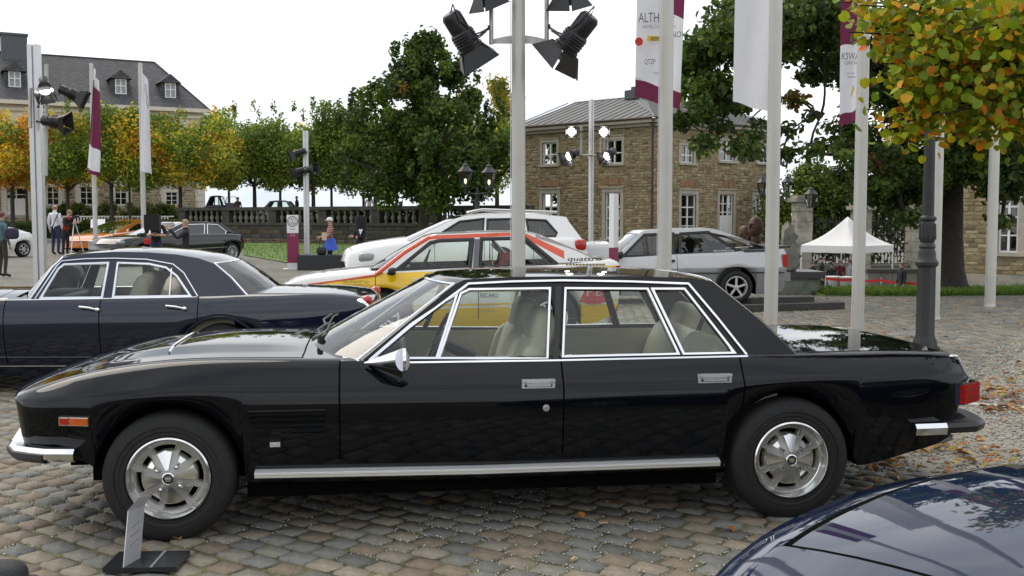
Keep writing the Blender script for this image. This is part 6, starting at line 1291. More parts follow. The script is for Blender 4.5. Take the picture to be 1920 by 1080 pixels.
    def blade2(mb, pts, prof):
        rows = []
        for i, (x, y) in enumerate(pts):
            a = Vector(pts[max(0, i - 1)]); b = Vector(pts[min(len(pts) - 1, i + 1)]); d = (b - a).normalized(); n = Vector((d.y, -d.x)); rows.append([(x + n.x * o, y + n.y * o, z) for o, z in prof])
        mb.grid(rows, True); k = len(prof); N_ = len(mb.v); mb.f += [tuple(range(N_ - k, N_)), tuple(range(N_ - len(rows) * k + k - 1, N_ - len(rows) * k - 1, -1))]; mb.m += [0, 0]
    mb = MB(); blade2(mb, path[1:-1], [(-.07, zf + .032), (.012, zf + .029), (.026, zf + .008), (.020, zf - .024), (-.07, zf - .032)]); mb.build('rear_bumper', BLACKP, root, 35)
    for pth in (path[:2], path[-2:]):
        mb = MB(); blade2(mb, pth, [(-.05, zf + .034), (.014, zf + .033), (.030, zf + .010), (.022, zf - .028), (-.05, zf - .034)]); mb.build('bumper_corner', CHROME, root, 35)
    # tail lamps wrap the corner
    A = fr.hit(1798, 718, -.80); B = fr.hit(1836, 752, -.72); zc_, zh = (A[2] + B[2]) / 2, A[2] - B[2]
    for sg in (-1, 1):
        mb = MB(); x0_, x1_ = A[0] - .02, B[0] - .02
        for nm, mat_, pts in (('lamp_trim', CHROME, [(x0_ - .015, -.825), (x0_ + .03, -.835), (x1_ - .01, -.74), (x1_ - .02, -.40), (x0_, -.40)]), ('tail_lamp', REDL, [(x0_ + .012, -.832), (x0_ + .034, -.842), (x1_ + .008, -.742), (x1_, -.42), (x0_ + .01, -.42)])):
            mb = MB(); hh = zh if nm == 'lamp_trim' else zh * .88
            mb.plate([(x, y * -sg if sg > 0 else y, zc_ - hh / 2) for x, y in pts], off=(0, 0, hh)); lp = mb.build(nm, mat_, root, None)
            if nm == 'tail_lamp':
                for q_ in (-.18, .18):
                    mb = MB(); mb.plate([(x, (y * -sg if sg > 0 else y) * 1.0, zc_ + zh * q_ - .002) for x, y in [(p_[0] + .003, p_[1] - .003) for p_ in pts[:4]]], off=(0, 0, .004)); mb.build('lens_rib', M('lens_rib', (.20, .004, .004), .3), lp, None)
    q = fr.hit(1787, 669, -.74); mb = MB(); sell(mb, (q[0], -.745, q[2] + .004), (.05, .03, .02), .8); mb.build('boot_hinge_cap', CHROME, root, 60)
    # exhaust-side valance strip
    p = [Vector(q) for q in fr.hits([(1706, 848), (1750, 838), (1791, 826)], -.80)]
    mb = MB(); mb.tube([p[0] + Vector((0, .1, 0)), p[1] + Vector((0, .1, 0)), p[2] + Vector((.03, .1, 0))], .022, 10); mb.build('exhaust_pipe', STEEL, root, 40)
    # mirror: chrome cone on the door
    a = Vector(fr.hit(684, 681, -.84)); b = Vector(fr.hit(755, 678, -1.0)); zq = b.z
    mb = MB(); mb.cyl(a, b + Vector((0, 0, .008)), .006, .056, 20); mb.cyl(b + Vector((0, 0, .008)), b + Vector((.016, 0, .008)), .060, .058, 20); mi = mb.build('wing_mirror', CHROME, root, 40)
    mb = MB(); mb.plate([a + Vector((.02, .01, -.012)), b + Vector((0, .02, -.085)), b + Vector((-.01, .02, .01))], off=(0, .025, 0)); mb.build('mirror_foot', BLK, mi, None)
    # wipers
    base = [Vector(fr.hit(583, 640, y)) for y in (.25, -.28)]
    zc0 = float(c.c['zt'](h1))
    for k, yb in enumerate((.30, -.30)):
        x = h1 + .07; zz = zc0 + .02
        mb = MB(); mb.cyl((x, yb, zz - .05), (x, yb, zz + .03), .016, n=8); mb.tube([(x, yb, zz + .03), (x - .02, yb + .15, zz + .05), (x + .02, yb + .40, zz + .06)], .007, 6); mb.tube([(x + .01, yb + .08, zz + .02), (x + .03, yb + .40, zz + .045), (x + .05, yb + .62, zz + .04)], .006, 6)
        mb.build('wiper', BLACKP, root, 40)
    # bonnet chrome strip, nose emblem
    q = Vector(fr.hit(318, 655, -.45)); t = [Vector((q.x, y, float(c.c['zs'](q.x)) + (float(c.c['zt'](q.x)) - float(c.c['zs'](q.x))) * (1 - (y / .76) ** 2) + bump(q.x, y) + .006)) for y in np.linspace(-.46, .46, 9)]
    mb = MB(); mb.tube(t, .007, 6); mb.build('bonnet_strip', CHROME, root, 40)
    q = fr.hit(112, 688, -.10); mb = MB(); sell(mb, (q[0] + .02, -.02, float(c.c['zt'](q[0] + .02)) + .012), (.11, .05, .02), .8); mb.build('nose_emblem', CHROME, root, 60)
    return c
MAIN = build_main()
# ================================================================ the other vehicles
def paint_bands(name, base, bands, rough=.08, coat=.5):
    """paint with printed bands: (colour, x0, x1, (z at x0, z at x1) lower, (.., ..) upper) in the car's own axes"""
    m = M(name, base, rough, 0, var=.03, coat=coat); N = m.node_tree.nodes; L = m.node_tree.links.new; b = N['Principled BSDF']; tc = N.new('ShaderNodeTexCoord'); sx = N.new('ShaderNodeSeparateXYZ'); L(tc.outputs['Object'], sx.inputs[0])
    def mth(op, a, c):
        n = N.new('ShaderNodeMath'); n.operation = op
        for i, v in enumerate((a, c)):
            if isinstance(v, (int, float)): n.inputs[i].default_value = v
            else: L(v, n.inputs[i])
        return n.outputs[0]
    src = b.inputs['Base Color'].links[0].from_socket
    for col, x0, x1, lo, hi in bands:
        def line(q): k = (q[1] - q[0]) / (x1 - x0); return mth('ADD', mth('MULTIPLY', sx.outputs['X'], k), q[0] - k * x0)
        f = mth('MULTIPLY', mth('MULTIPLY', mth('GREATER_THAN', sx.outputs['X'], x0), mth('LESS_THAN', sx.outputs['X'], x1)), mth('MULTIPLY', mth('GREATER_THAN', sx.outputs['Z'], line(lo)), mth('LESS_THAN', sx.outputs['Z'], line(hi))))
        mx = N.new('ShaderNodeMix'); mx.data_type = 'RGBA'; L(f, mx.inputs['Factor']); L(src, mx.inputs[6]); mx.inputs[7].default_value = (*col, 1); src = mx.outputs[2]
    L(src, b.inputs['Base Color']); return m
def xzl(fr, pts, y): return [(q[0], q[2]) for q in fr.hits(pts, y)]
NAVY = M('navy_paint', (.008, .011, .026), .05, 0, var=.05, coat=.3); SILVER = M('silver_paint', (.50, .51, .52), .28, .45, var=.03, coat=.6); WHITEPT = M('white_car_paint', (.78, .78, .77), .15, 0, var=.02, coat=.5)
BLACKPT = M('gloss_black_paint', (.006, .006, .007), .06, 0, var=.05, coat=.3); ORANGEPT = M('orange_pearl_paint', (.62, .17, .012), .14, 0, var=.03, coat=.7); BLUEPT = M('blue_black_paint', (.010, .018, .045), .03, .0, var=.04, coat=.3)
TAN = M('tan_trim', (.42, .37, .28), .6, var=.08); DARKTRIM = M('dark_trim', (.03, .03, .032), .7, var=.1); DGLASS = glass('tinted_glass', (.42, .46, .45), 1.6)
# --- navy sedan behind the black saloon's bonnet
def navy():
    fr = frame_from((-150, 741), (414, 735), yoff=-.80); root = fthing('navy_sedan', 'dark navy vintage sedan with chrome window frames behind the black saloon bonnet', 'car', fr); c = Car(root, fr); W = .83
    zb = xzl(fr, [(-300, 690), (-285, 700), (-200, 705), (0, 706), (300, 706), (560, 700), (640, 680), (672, 620), (684, 580)], -.78)
    zc = xzl(fr, [(-300, 640), (0, 610), (185, 606), (400, 604), (560, 600), (684, 575)], -W)
    zs = xzl(fr, [(-300, 585), (-200, 566), (-40, 561), (70, 561), (210, 560), (372, 557), (480, 554), (600, 553), (660, 556), (680, 562), (686, 572)], -.74)
    x0, x1 = zs[0][0], zs[-1][0]; zt = [(x, z + d) for (x, z), d in zip(zs, [.0, .05, .06, .06, .05, .05, .05, .035, .01, .0, .0])]
    ex = lambda px: fr.hit(px, 560, -.78)[0]
    c.body(zb, zc, zs, zt, [(x0, .70), (x1, .70)], [(x0, .74), (x0 + .5, .81), (x0 + 1, W), (x1 - 1, W), (x1, .76)], [(x0, .68), (x0 + .6, .74), (x1 - .8, .74), (x1, .68)], NAVY,
           arches=((fr.hit(414, 675, -.8)[0], .31, .37), (fr.hit(-150, 675, -.8)[0], .31, .37)), cabin=(ex(20), ex(440)), doors=((ex(8), ex(187)), (ex(187) + .0001, ex(371))), lids=((ex(455), ex(655), 'boot_lid'), (ex(-280), ex(-10), 'bonnet')), bow=(.12, .1), upow=1.6)
    pl = c.side_plane(.73, fr.hit(200, 560, -.73)[2], .55, fr.hit(210, 486, -.55)[2]); H = lambda *p: fr.hits(p, *pl)
    outline = H((58, 561), (100, 500), (118, 483), (160, 475), (215, 472), (275, 473), (330, 477), (372, 484), (400, 494), (430, 520), (462, 557)); tags = 'wwrrrrrrbb'
    c.cabin(pl, outline, tags, [H((76, 559), (110, 504), (120, 496), (203, 493), (191, 558)), H((212, 557), (221, 493), (280, 495), (312, 502), (332, 518), (357, 555))], NAVY, bow=(.24, .1, .035, .14, .26), trimw=.028, rail=H((66, 561), (106, 500), (116, 490), (160, 486), (215, 485), (275, 487), (325, 496), (345, 512), (371, 556)), railw=.016)
    mb = MB(); mb.sweep(H((322, 503), (318, 555)), (0, -1, .2), .02, .01); mb.sweep(H((-30, 563), (70, 562), (370, 557)), (0, -1, .2), .012, .012); mb.build('belt_trim', CHROME, root, 40)
    c.interior(ex(0), ex(440), .40, fr.hit(200, 560, -.73)[2], .72, TAN, seats=((ex(195), -.35, 16), (ex(195), .35, 16)), dash=ex(45), wheel_at=(ex(128), .34, fr.hit(200, 560, -.73)[2] + .02), rear=(ex(285), 18), hr=False)
    for a, b in (((146, 576), (184, 583)), ((309, 574), (348, 581))):
        A, B = fr.hit(*a, -.85), fr.hit(*b, -.85); x = (A[0] + B[0]) / 2; yy = -(float(c.c['ws'](x)) * .5 + float(c.c['wc'](x)) * .5) - .035; mb = MB(); mb.tube([(A[0], yy, A[2]), (x, yy - .012, A[2] - .008), (B[0] - .02, yy - .01, B[2] + .01)], .010, 8); sell(mb, (B[0] - .02, yy + .005, B[2] + .008), (.05, .04, .035), .8); mb.build('door_handle', CHROME, root, 50)
    mb = MB(); mb.sweep([fr.hit(-180, 687, -.835), fr.hit(330, 685, -.835)], (0, -1, 0), .014, .012); mb.build('sill_strip', CHROME, root, 40)
    mb = MB(); ax, ar = fr.hit(414, 675, -.8)[0], .385; mb.sweep([(ax + ar * math.cos(t), -.832, .31 + ar * math.sin(t)) for t in np.linspace(.15, math.pi - .15, 24)], (0, -1, 0), .03, .012); mb.build('arch_lip', NAVY, root, 40)
    for sg in (-1, 1):
        z = fr.hit(660, 575, -.75)[2]; xx = x1 - .045
        mb = MB(); sell(mb, (xx, sg * .66, z - .01), (.16, .17, .17), .6); mb.build('lamp_housing', CHROME, root, 60)
        for nm, dz, mt in (('tail_lamp', .05, REDL), ('tail_lamp', -.07, AMBER)): mb = MB(); sell(mb, (xx + .05, sg * .67, z + dz), (.10, .13, .10), .8); mb.build(nm, mt, root, 60)
    mb = MB(); zz = .50; mb.tube([(x1 - .35, -.84, zz), (x1 - .02, -.80, zz), (x1 + .06, -.5, zz), (x1 + .08, 0, zz), (x1 + .06, .5, zz), (x1 - .02, .80, zz), (x1 - .35, .84, zz)], .05, 10); mb.build('rear_bumper', CHROME, root, 50)
    for px in (414, -150): c.wheel(fr.hit(px, 675, -.8)[0], .315, .80, .315, .19, .17, 'disc', CHROME)
navy()
# --- yellow and white rally coupe
def rally():
    fr = frame_from((717, 647), (1033, 645), yoff=-.86); root = fthing('rally_coupe', 'white rally coupe with yellow sides and red stripe behind the black saloon', 'car', fr); c = Car(root, fr); W = .90; ex = lambda px, py=505, y=-.86: fr.hit(px, py, y)[0]
    zb = xzl(fr, [(526, 560), (532, 612), (560, 622), (717, 620), (900, 618), (1080, 612), (1130, 600), (1158, 575), (1162, 545)], -.84); zc = xzl(fr, [(526, 553), (705, 546), (900, 543), (1160, 536)], -W)
    zs = xzl(fr, [(524, 541), (535, 534), (565, 523), (640, 513), (690, 509), (745, 508), (880, 502), (985, 499), (1048, 497), (1100, 492), (1145, 488), (1158, 492), (1162, 500)], -.80); x0, x1 = zs[0][0], zs[-1][0]; zt = [(x, z + d) for (x, z), d in zip(zs, [0, .02, .03, .04, .045, .04, .03, .03, .03, .02, .015, .0, 0])]
    zz = lambda px, py: fr.hit(px, py, -.87)[2]; Yc, Rc, Wc, Gc, Br = (.80, .50, .005), (.68, .075, .02), (.74, .74, .72), (.30, .27, .26), (.36, .26, .13)
    xa, xb, xm = ex(524), ex(1164), ex(703, 515); bands = [(Yc, xa, xm, (zz(524, 556), zz(703, 544)), (zz(524, 541), zz(703, 517))), (Yc, xm, xb, (zz(703, 543), zz(1164, 534)), (zz(703, 513), zz(1164, 498))), (Yc, xm, xb, (zz(703, 616), zz(1164, 612)), (zz(703, 582), zz(1164, 570))), (Yc, xa, xm, (zz(524, 640), zz(703, 640)), (zz(524, 590), zz(703, 584))),
             (Br, xm, xb, (zz(703, 549.5), zz(1164, 541)), (zz(703, 548), zz(1164, 539.5))), (Br, xm, xb, (zz(703, 546.5), zz(1164, 538)), (zz(703, 545), zz(1164, 536.5))), (Yc, xm, xb, (zz(703, 578), zz(1164, 566)), (zz(703, 574), zz(1164, 562)))]
    P1 = paint_bands('rally_paint', Wc, bands); paint_side = P1
    c.body(zb, zc, zs, zt, [(x0, .74), (x1, .76)], [(x0, .80), (x0 + .25, .86), (x0 + .8, W), (x1 - .3, W), (x1, .84)], [(x0, .74), (x0 + .3, .79), (x0 + .8, .80), (x1 - .3, .80), (x1, .76)], P1, arches=((ex(717, 600), .335, .39), (ex(1033, 600), .335, .39)), cabin=(ex(700), ex(1085)), doors=((ex(704, 545), ex(897, 520)),), lids=((ex(540), ex(690), 'bonnet'),), bow=(.10, .05), upow=1.2)
    zbelt = fr.hit(880, 504, -.79)[2]; pl = c.side_plane(.79, zbelt, .60, fr.hit(900, 441, -.60)[2]); H = lambda *p: fr.hits(p, *pl)
    outline = H((712, 511), (760, 474), (806, 444), (822, 439), (900, 436), (985, 436), (1010, 441), (1060, 461), (1112, 485), (1140, 490)); tags = 'wwrrrrrrb'
    xw = [p[0] for p in outline]; zr_ = lambda px, py: H((px, py))[0][2]; xr = lambda px, py: H((px, py))[0][0]
    roofp = paint_bands('rally_roof_paint', Wc, [(Rc, xr(806, 444), xr(985, 436), (zr_(806, 449), zr_(985, 441)), (zr_(806, 441.5), zr_(985, 434.8))), (Rc, xr(985, 438), xr(1058, 480), (zr_(985, 447), zr_(1058, 486)), (zr_(985, 437), zr_(1058, 470.5))), (Gc, xr(1004, 442), xr(1140, 483), (zr_(1004, 446), zr_(1140, 489)), (zr_(1004, 439), zr_(1140, 482)))])
    fw_ = H((745, 505), (807, 455), (824, 451), (886, 449), (881, 501)); rw_ = H((900, 501), (903, 448), (984, 446), (1042, 493), (1035, 497))
    c.cabin(pl, outline, tags, [fw_, rw_], roofp, bow=(.22, .1, .02, .05, .05), trim=BLACKP, trimw=.05, rail=H((706, 514), (760, 472), (806, 444)), railw=.055, rail_mat=M('rally_red', Rc, .2, coat=.4))
    mb = MB(); mb.plate([Vector(q) + Vector((0, -.012, 0)) for q in H((887, 501), (890, 448), (900, 448), (897, 501))], off=(0, -.006, 0)); mb.build('pillar_trim', M('grey_trim', (.12, .12, .13), .5), root, None)
    mb = MB(); pts = [Vector(fr.hit(px, py, -.865)) for px, py in ((527, 542), (560, 536.5), (640, 526), (703, 516.5), (716, 508))]; mb.sweep([p + Vector((0, .03 if i > 0 else .06, 0)) for i, p in enumerate(pts)], (0, -1, .25), .032, .02); mb.build('red_stripe', MATS['rally_red'], root, 40)
    c.interior(ex(690), ex(1060), .35, zbelt, .78, DARKTRIM, seats=((ex(900), -.36, 14), (ex(900), .36, 14)), dash=ex(735), wheel_at=(ex(790), .36, zbelt + .03), seat_col=M('red_seat', (.32, .012, .014), .8, var=.1))
    mb = MB(); 
    for sg in (-1, 1): mb.tube([(ex(925), sg * .58, .4), (ex(925), sg * .50, zbelt + .36), (ex(1040), sg * .5, .55)], .022, 8)
    mb.tube([(ex(925), -.50, zbelt + .36), (ex(925), .50, zbelt + .36)], .022, 8); mb.tube([(ex(925), -.5, zbelt + .3), (ex(1030), .45, .6)], .022, 8); mb.build('roll_cage', M('cage_white', (.7, .7, .7), .4), root, 40)
    A = Vector(fr.hit(735, 509, -.93)); mb = MB(); sell(mb, A, (.10, .16, .10), .6); mb.tube([A, A + Vector((-.06, .1, -.03))], .015, 5); mb.build('wing_mirror', BLACKP, root, 50)
    mb = MB(); mb.tube([fr.hit(692, 507, -.3), fr.hit(712, 494, -.35), fr.hit(722, 487, -.4)], .012, 5); mb.tube([fr.hit(690, 508, .2), fr.hit(710, 496, .2)], .012, 5); mb.build('wiper', BLACKP, root, 40)
    a, b, yy = fr.hit(775, 535, -.9), fr.hit(812, 522, -.9), -W - .006
    mb = MB(); mb.box(((a[0] + b[0]) / 2, -.892, (a[2] + b[2]) / 2), (b[0] - a[0], .02, b[2] - a[2])); mb.build('number_panel', SIGNW, root, None)
    k = 12.9 / 2000; TX = M('decal_black', (.012, .012, .012), .5); GR = M('decal_gold', (.25, .20, .05), .5)
    def wy(x, z):
        zc_, zs_ = float(c.c['zc'](x)), float(c.c['zs'](x)); wc_, ws_ = float(c.c['wc'](x)), float(c.c['ws'](x)); return wc_ if z < zc_ else wc_ + (ws_ - wc_) * min(1, (z - zc_) / (zs_ - zc_)) ** 1.0
    def word(px, py, t, hp, wp, mat, shear=0, **kw):
        q = fr.hit(px, py, -.88); x, z = q[0], q[2]; yy = -max(wy(x, z), wy(x + wp * k * .9, z)) - .012; lettering(t, root, (x, yy, z), hp * k, mat, wp * k, align='LEFT', shear=shear, **kw)
    word(578, 544, 'Audi', 9, 18, TX, .3); word(600, 541.5, 'Sport', 10, 26, TX, .3); word(641, 531, 'S.BLOMQVIST O+', 5, 52, GR); word(641, 537, 'B.CEDERBERG O+', 5, 54, GR); word(657, 555, 'MICHELIN', 7.5, 43, TX); word(900, 557, 'RECARO', 8, 34, TX); word(899, 575, 'speedline', 7, 38, GR, .1); word(897, 585, 'Turbolader', 6, 36, GR)
    a = fr.hit(1113, 555, -.91); mb = MB(); z = lambda dx, dz: (a[0] + dx * k, -.909, a[2] + dz * k); outl = [z(-14, 17), z(14, 17), z(26, -6), z(24, -11), z(12, -15), z(-12, -15), z(-24, -11), z(-26, -6)]; mb.plate(outl, off=(0, .012, 0)); mb.build('sponsor_shield', M('shield_red', (.42, .02, .03), .4), root, None)
    lettering('HB', root, z(-15, 0), 17 * k, WHITEP, 30 * k, align='LEFT'); lettering('international', root, z(-22, -9), 6 * k, WHITEP, 44 * k, align='LEFT')
    q = fr.hit(1062, 490, -.79); lettering('quattro', root, (q[0], -.825, q[2] - .01), 9.5 * k, TX, 68 * k, align='LEFT', shear=.2, offset=.012)
    q0, q1 = fr.hit(1060, 494.5, -.82), fr.hit(1135, 492.5, -.82); mb = MB()
    for i in range(12): x = q0[0] + (q1[0] - q0[0]) * i / 12; mb.box((x + .02, -.825, q0[2] - .008), (.03, .02, .018))
    mb.build('vent_slot', GR, root, None, kind='stuff')
    for px in (717, 1033): c.wheel(ex(px, 600), .335, .88, .335, .215, .24, 'ten', M('white_wheel', (.70, .71, .72), .4), spin=.2)
    zq = fr.hit(1155, 510, -.8)[2]
    for sg in (-1, 1): mb = MB(); mb.box((x1 - .02, sg * .66, zq), (.06, .28, .16)); mb.build('tail_lamp', REDL, root, None)
rally()
# --- silver coupe
def silver():
    fr = frame_from((1127, 571), (1381, 570), yoff=-.82); fr_ = fr; root = fthing('silver_coupe', 'silver grey eighties coupe with boxy flared arches parked behind the poles', 'car', fr); c = Car(root, fr); W = .86; ex = lambda px, py=505, y=-.84: fr.hit(px, py, y)[0]
    zb = xzl(fr, [(1045, 530), (1050, 550), (1080, 556), (1330, 553), (1420, 552), (1466, 546), (1475, 530)], -.82); zc = xzl(fr, [(1045, 505), (1200, 502), (1330, 501), (1475, 500)], -W); zs = xzl(fr, [(1042, 476), (1060, 468), (1100, 459), (1143, 458), (1158, 470), (1170, 482), (1270, 477), (1385, 472), (1440, 469), (1470, 467), (1474, 474)], -.78)
    x0, x1 = zs[0][0], zs[-1][0]; zt = [(x, z + d) for (x, z), d in zip(zs, [0, .03, .04, .05, .05, .04, .03, .03, .04, .02, 0])]
    lower = M('grey_lower_paint', (.20, .21, .215), .3, .35, var=.04, coat=.4)
    c.body(zb, zc, zs, zt, [(x0, .78), (x1, .78)], [(x0, .80), (x0 + .4, W), (x1 - .3, W), (x1, .82)], [(x0, .74), (x0 + .4, .78), (x1 - .3, .78), (x1, .74)], paint_bands('two_tone_silver', (.52, .53, .545), [((.24, .25, .255), x0 - .1, x1 + .1, (0, 0), (fr.hit(1200, 506, -.86)[2], fr.hit(1475, 500, -.86)[2]))], .25, .6), arches=((ex(1127, 540), .31, .38), (ex(1381, 540), .31, .38)), cabin=(ex(1150), ex(1400)), doors=((ex(1160), ex(1270)),), bow=(.1, .06), lids=((ex(1050), ex(1145), 'bonnet'),))
    zbelt = fr.hit(1270, 480, -.77)[2]; pl = c.side_plane(.77, zbelt, .60, fr.hit(1270, 433, -.60)[2]); H = lambda *p: fr.hits(p, *pl)
    outline = H((1157, 483), (1176, 459), (1196, 439), (1206, 433), (1260, 430), (1330, 429), (1345, 431), (1395, 448), (1444, 466)); tags = 'wwrrrrrr'
    c.cabin(pl, outline, tags, [H((1168, 481), (1208, 440), (1262, 438), (1262, 478)), H((1275, 477), (1276, 438), (1328, 435), (1383, 470), (1380, 474))], MATS['two_tone_silver'], DGLASS, bow=(.2, .08, .02, .05, .05), trim=BLACKP, trimw=.05); c.interior(ex(1150), ex(1395), .35, zbelt, .76, DARKTRIM, seats=((ex(1268), -.35, 14), (ex(1268), .35, 14)), dash=ex(1175), rear=(ex(1340), 22))
    A = Vector(fr.hit(1163, 478, -.86)); mb = MB(); sell(mb, A, (.10, .2, .14), .6); mb.build('wing_mirror', BLACKP, root, 50); q = fr.hit(1261, 489, -.86); mb = MB(); mb.box((q[0], -.855, q[2]), (.09, .03, .04)); mb.build('door_handle', BLACKP, root, None)
    mb = MB(); mb.sweep([fr.hit(1395, 471, -.79), fr.hit(1440, 470, -.79)], (0, -1, .1), .03, .012); mb.build('vent_panel', BLACKP, root, None); mb = MB(); mb.sweep([fr.hit(1140, 513, -.87), fr.hit(1350, 512, -.87)], (0, -1, 0), .02, .012); mb.sweep([fr.hit(1408, 511, -.87), fr.hit(1470, 511, -.87)], (0, -1, 0), .02, .012); mb.build('side_moulding', BLACKP, root, None, kind='stuff')
    k = 19.9 / 2000; q = fr.hit(1336, 472.5, -.74); lettering('quattro', root, (q[0], pl[0] + pl[1] * q[2] - .03, q[2]), 4.2 * k, SIGNW, 38 * k, align='LEFT', shear=.2)
    zq = fr.hit(1468, 489, -.8)[2]
    for sg in (-1, 1): mb = MB(); mb.box((x1 - .03, sg * .69, zq), (.10, .28, .24)); mb.build('tail_lamp', REDL, root, None)
    mb = MB(); mb.box((x1 + .0, 0, .50), (.16, 1.62, .16)); mb.build('rear_bumper', lower, root, None); mb = MB(); mb.box((x1 - .04, 0, fr.hit(1460, 464, -.7)[2] + .01), (.30, 1.35, .035)); mb.build('rear_spoiler', BLACKP, root, None)
    for px in (1127, 1381): c.wheel(ex(px, 540), .31, .84, .31, .205, .2, 'five', M('silver_wheel', (.55, .55, .55), .35, .6), spin=.3)
silver()
# --- white SUV
def suv():
    fr = frame_from((745, 575), (1030, 573), yoff=-.9); root = fthing('white_suv', 'white sport utility vehicle behind the rally coupe', 'car', fr); c = Car(root, fr); W = .95; ex = lambda px, py=470, y=-.9: fr.hit(px, py, y)[0]
    zb = xzl(fr, [(651, 512), (654, 530), (690, 545), (1060, 545), (1090, 525), (1100, 490)], -.9); zc = xzl(fr, [(651, 500), (700, 490), (900, 480), (1100, 474)], -W); zs = xzl(fr, [(650, 492), (656, 478), (668, 471), (715, 460), (780, 452), (860, 449), (1000, 447), (1060, 446), (1096, 450), (1101, 470)], -.86); x0, x1 = zs[0][0], zs[-1][0]; zt = [(x, z + d) for (x, z), d in zip(zs, [0, .05, .07, .09, .08, .05, .03, .02, .0, 0])]
    c.body(zb, zc, zs, zt, [(x0, .84), (x1, .84)], [(x0, .84), (x0 + .35, W), (x1 - .3, W), (x1, .88)], [(x0, .76), (x0 + .4, .86), (x1 - .3, .86), (x1, .82)], WHITEPT, arches=((ex(745, 540), .36, .43), (ex(1030, 540), .36, .43)), cabin=(ex(775), ex(1070)), doors=((ex(815), ex(908)), (ex(908) + .0001, ex(1000))), bow=(.16, .06), lids=((ex(665), ex(770), 'bonnet'),), upow=1.4)
    zbelt = fr.hit(900, 447, -.84)[2]; pl = c.side_plane(.84, zbelt, .66, fr.hit(920, 406, -.66)[2]); H = lambda *p: fr.hits(p, *pl)
    outline = H((770, 452), (812, 430), (848, 412), (870, 405), (920, 401), (1000, 401), (1062, 407), (1066, 415), (1092, 449)); tags = 'wwwrrrrbb'
    c.cabin(pl, outline, tags, [H((822, 440), (862, 415), (907, 410), (905, 441)), H((913, 441), (914, 411), (975, 410), (985, 443)), H((992, 443), (987, 411), (1024, 413), (1044, 436), (1041, 443))], WHITEPT, DGLASS, bow=(.25, .1, .03, .04, .06), trim=BLACKP, trimw=.04); c.interior(ex(780), ex(1070), .45, zbelt, .83, DARKTRIM, seats=((ex(900), -.4, 12), (ex(900), .4, 12)), dash=ex(815), rear=(ex(985), 14))
    for sg in (-1, 1): mb = MB(); o = .60 * sg; mb.tube([(H((880, 400))[0][0], o, H((880, 402))[0][2] + .04), (H((905, 397))[0][0], o, H((905, 398))[0][2] + .05), (H((1045, 402))[0][0], o, H((1045, 403))[0][2] + .05)], .025, 6); mb.build('roof_rail', STEEL, root, 40)
    for sg in (-1, 1):
        A = fr.hit(686, 483, -.86); mb = MB(); sell(mb, (A[0] + .02, sg * .885, A[2]), (.30, .14, .17), .55); mb.build('headlight', M('headlamp', (.30, .32, .34), .08, .2), root, 50); A = fr.hit(1090, 459, -.86); mb = MB(); sell(mb, (A[0] - .02, sg * .86, A[2]), (.22, .16, .20), .5); mb.build('tail_lamp', REDL, root, 50)
        A = fr.hit(810, 450, -1.0); mb = MB(); sell(mb, (A[0], sg * 1.02, A[2]), (.12, .22, .16), .6); mb.build('wing_mirror', WHITEPT, root, 50)
    A = fr.hit(660, 488, -.7); mb = MB(); mb.box((x0 - .10, 0, A[2] - .10), (.08, 1.1, .16)); mb.build('grille', BLACKP, root, None); mb = MB(); mb.box((x0 - .06, 0, A[2] - .36), (.10, 1.5, .14)); mb.build('lower_intake', BLACKP, root, None)
    for px in (745, 1030): c.wheel(ex(px, 540), .36, .92, .36, .24, .24, 'five', MATS['silver_wheel'])
suv()
# --- black limousine, orange wedge, white wedge on the left
def small_car(name, label, pa, pb, W, zb, zc, zs, zt_d, outline, tags, wins, paint, r, wst, rimm, yb=.04, gl=DGLASS, trim=None, cab=None, bowc=(.2, .08, .02, .06, .1), tails=True):
    fr = frame_from(pa, pb, yoff=-W); root = fthing(name, label, 'car', fr); c = Car(root, fr); zb, zc, zs = (xzl(fr, q, -W * k) for q, k in ((zb, .97), (zc, 1.0), (zs, .9))); x0, x1 = zs[0][0], zs[-1][0]
    c.body(zb, zc, zs, [(x, z + zt_d) if 0 < i < len(zs) - 1 else (x, z) for i, (x, z) in enumerate(zs)], [(x0, W * .85), (x1, W * .85)], [(x0, W * .82), (x0 + .5, W), (x1 - .4, W), (x1, W * .88)], [(x0, W * .76), (x0 + .5, W * .89), (x1 - .4, W * .89), (x1, W * .8)], paint, arches=tuple((fr.hit(px, py - 12, -W)[0], r, r + .055) for px, py in (pa, pb)), cabin=tuple(fr.hit(px, py, -W * .9)[0] for px, py in cab), bow=(.15, .08), n=70, upow=1.4)
    ob, ot = fr.hit(*outline[0], -W * .87), fr.hit(*outline[len(outline) // 2], -W * .68); pl = c.side_plane(W * .87, ob[2], W * .68, ot[2]); H = lambda p: fr.hits(p, *pl)
    c.cabin(pl, H(outline), tags, [H(w_) for w_ in wins], paint, gl, bow=bowc, trim=trim or BLACKP, trimw=.03); xa, xb = (fr.hit(px, py, -W * .9)[0] for px, py in cab); c.interior(xa, xb, .35, ob[2], W * .86, DARKTRIM, seats=((xa + (xb - xa) * .45, -.36, 16), (xa + (xb - xa) * .45, .36, 16)), dash=xa + .4)
    if tails:
        for sg in (-1, 1): mb = MB(); mb.box((x1 - .02, sg * W * .72, c.c['zs'](x1 - .05) - .12), (.06, .3, .14)); mb.build('tail_lamp', REDL, root, None); mb = MB(); sell(mb, (x0 + .12, sg * W * .72, float(c.c['zs'](x0 + .12)) - .05), (.25, .3, .14), .6); mb.build('headlight', MATS['headlamp'], root, 50)
    for px, py in (pa, pb): c.wheel(fr.hit(px, py - 12, -W)[0], r, W - .02, r, r * .68, .22, wst, rimm)
    return c, fr, root
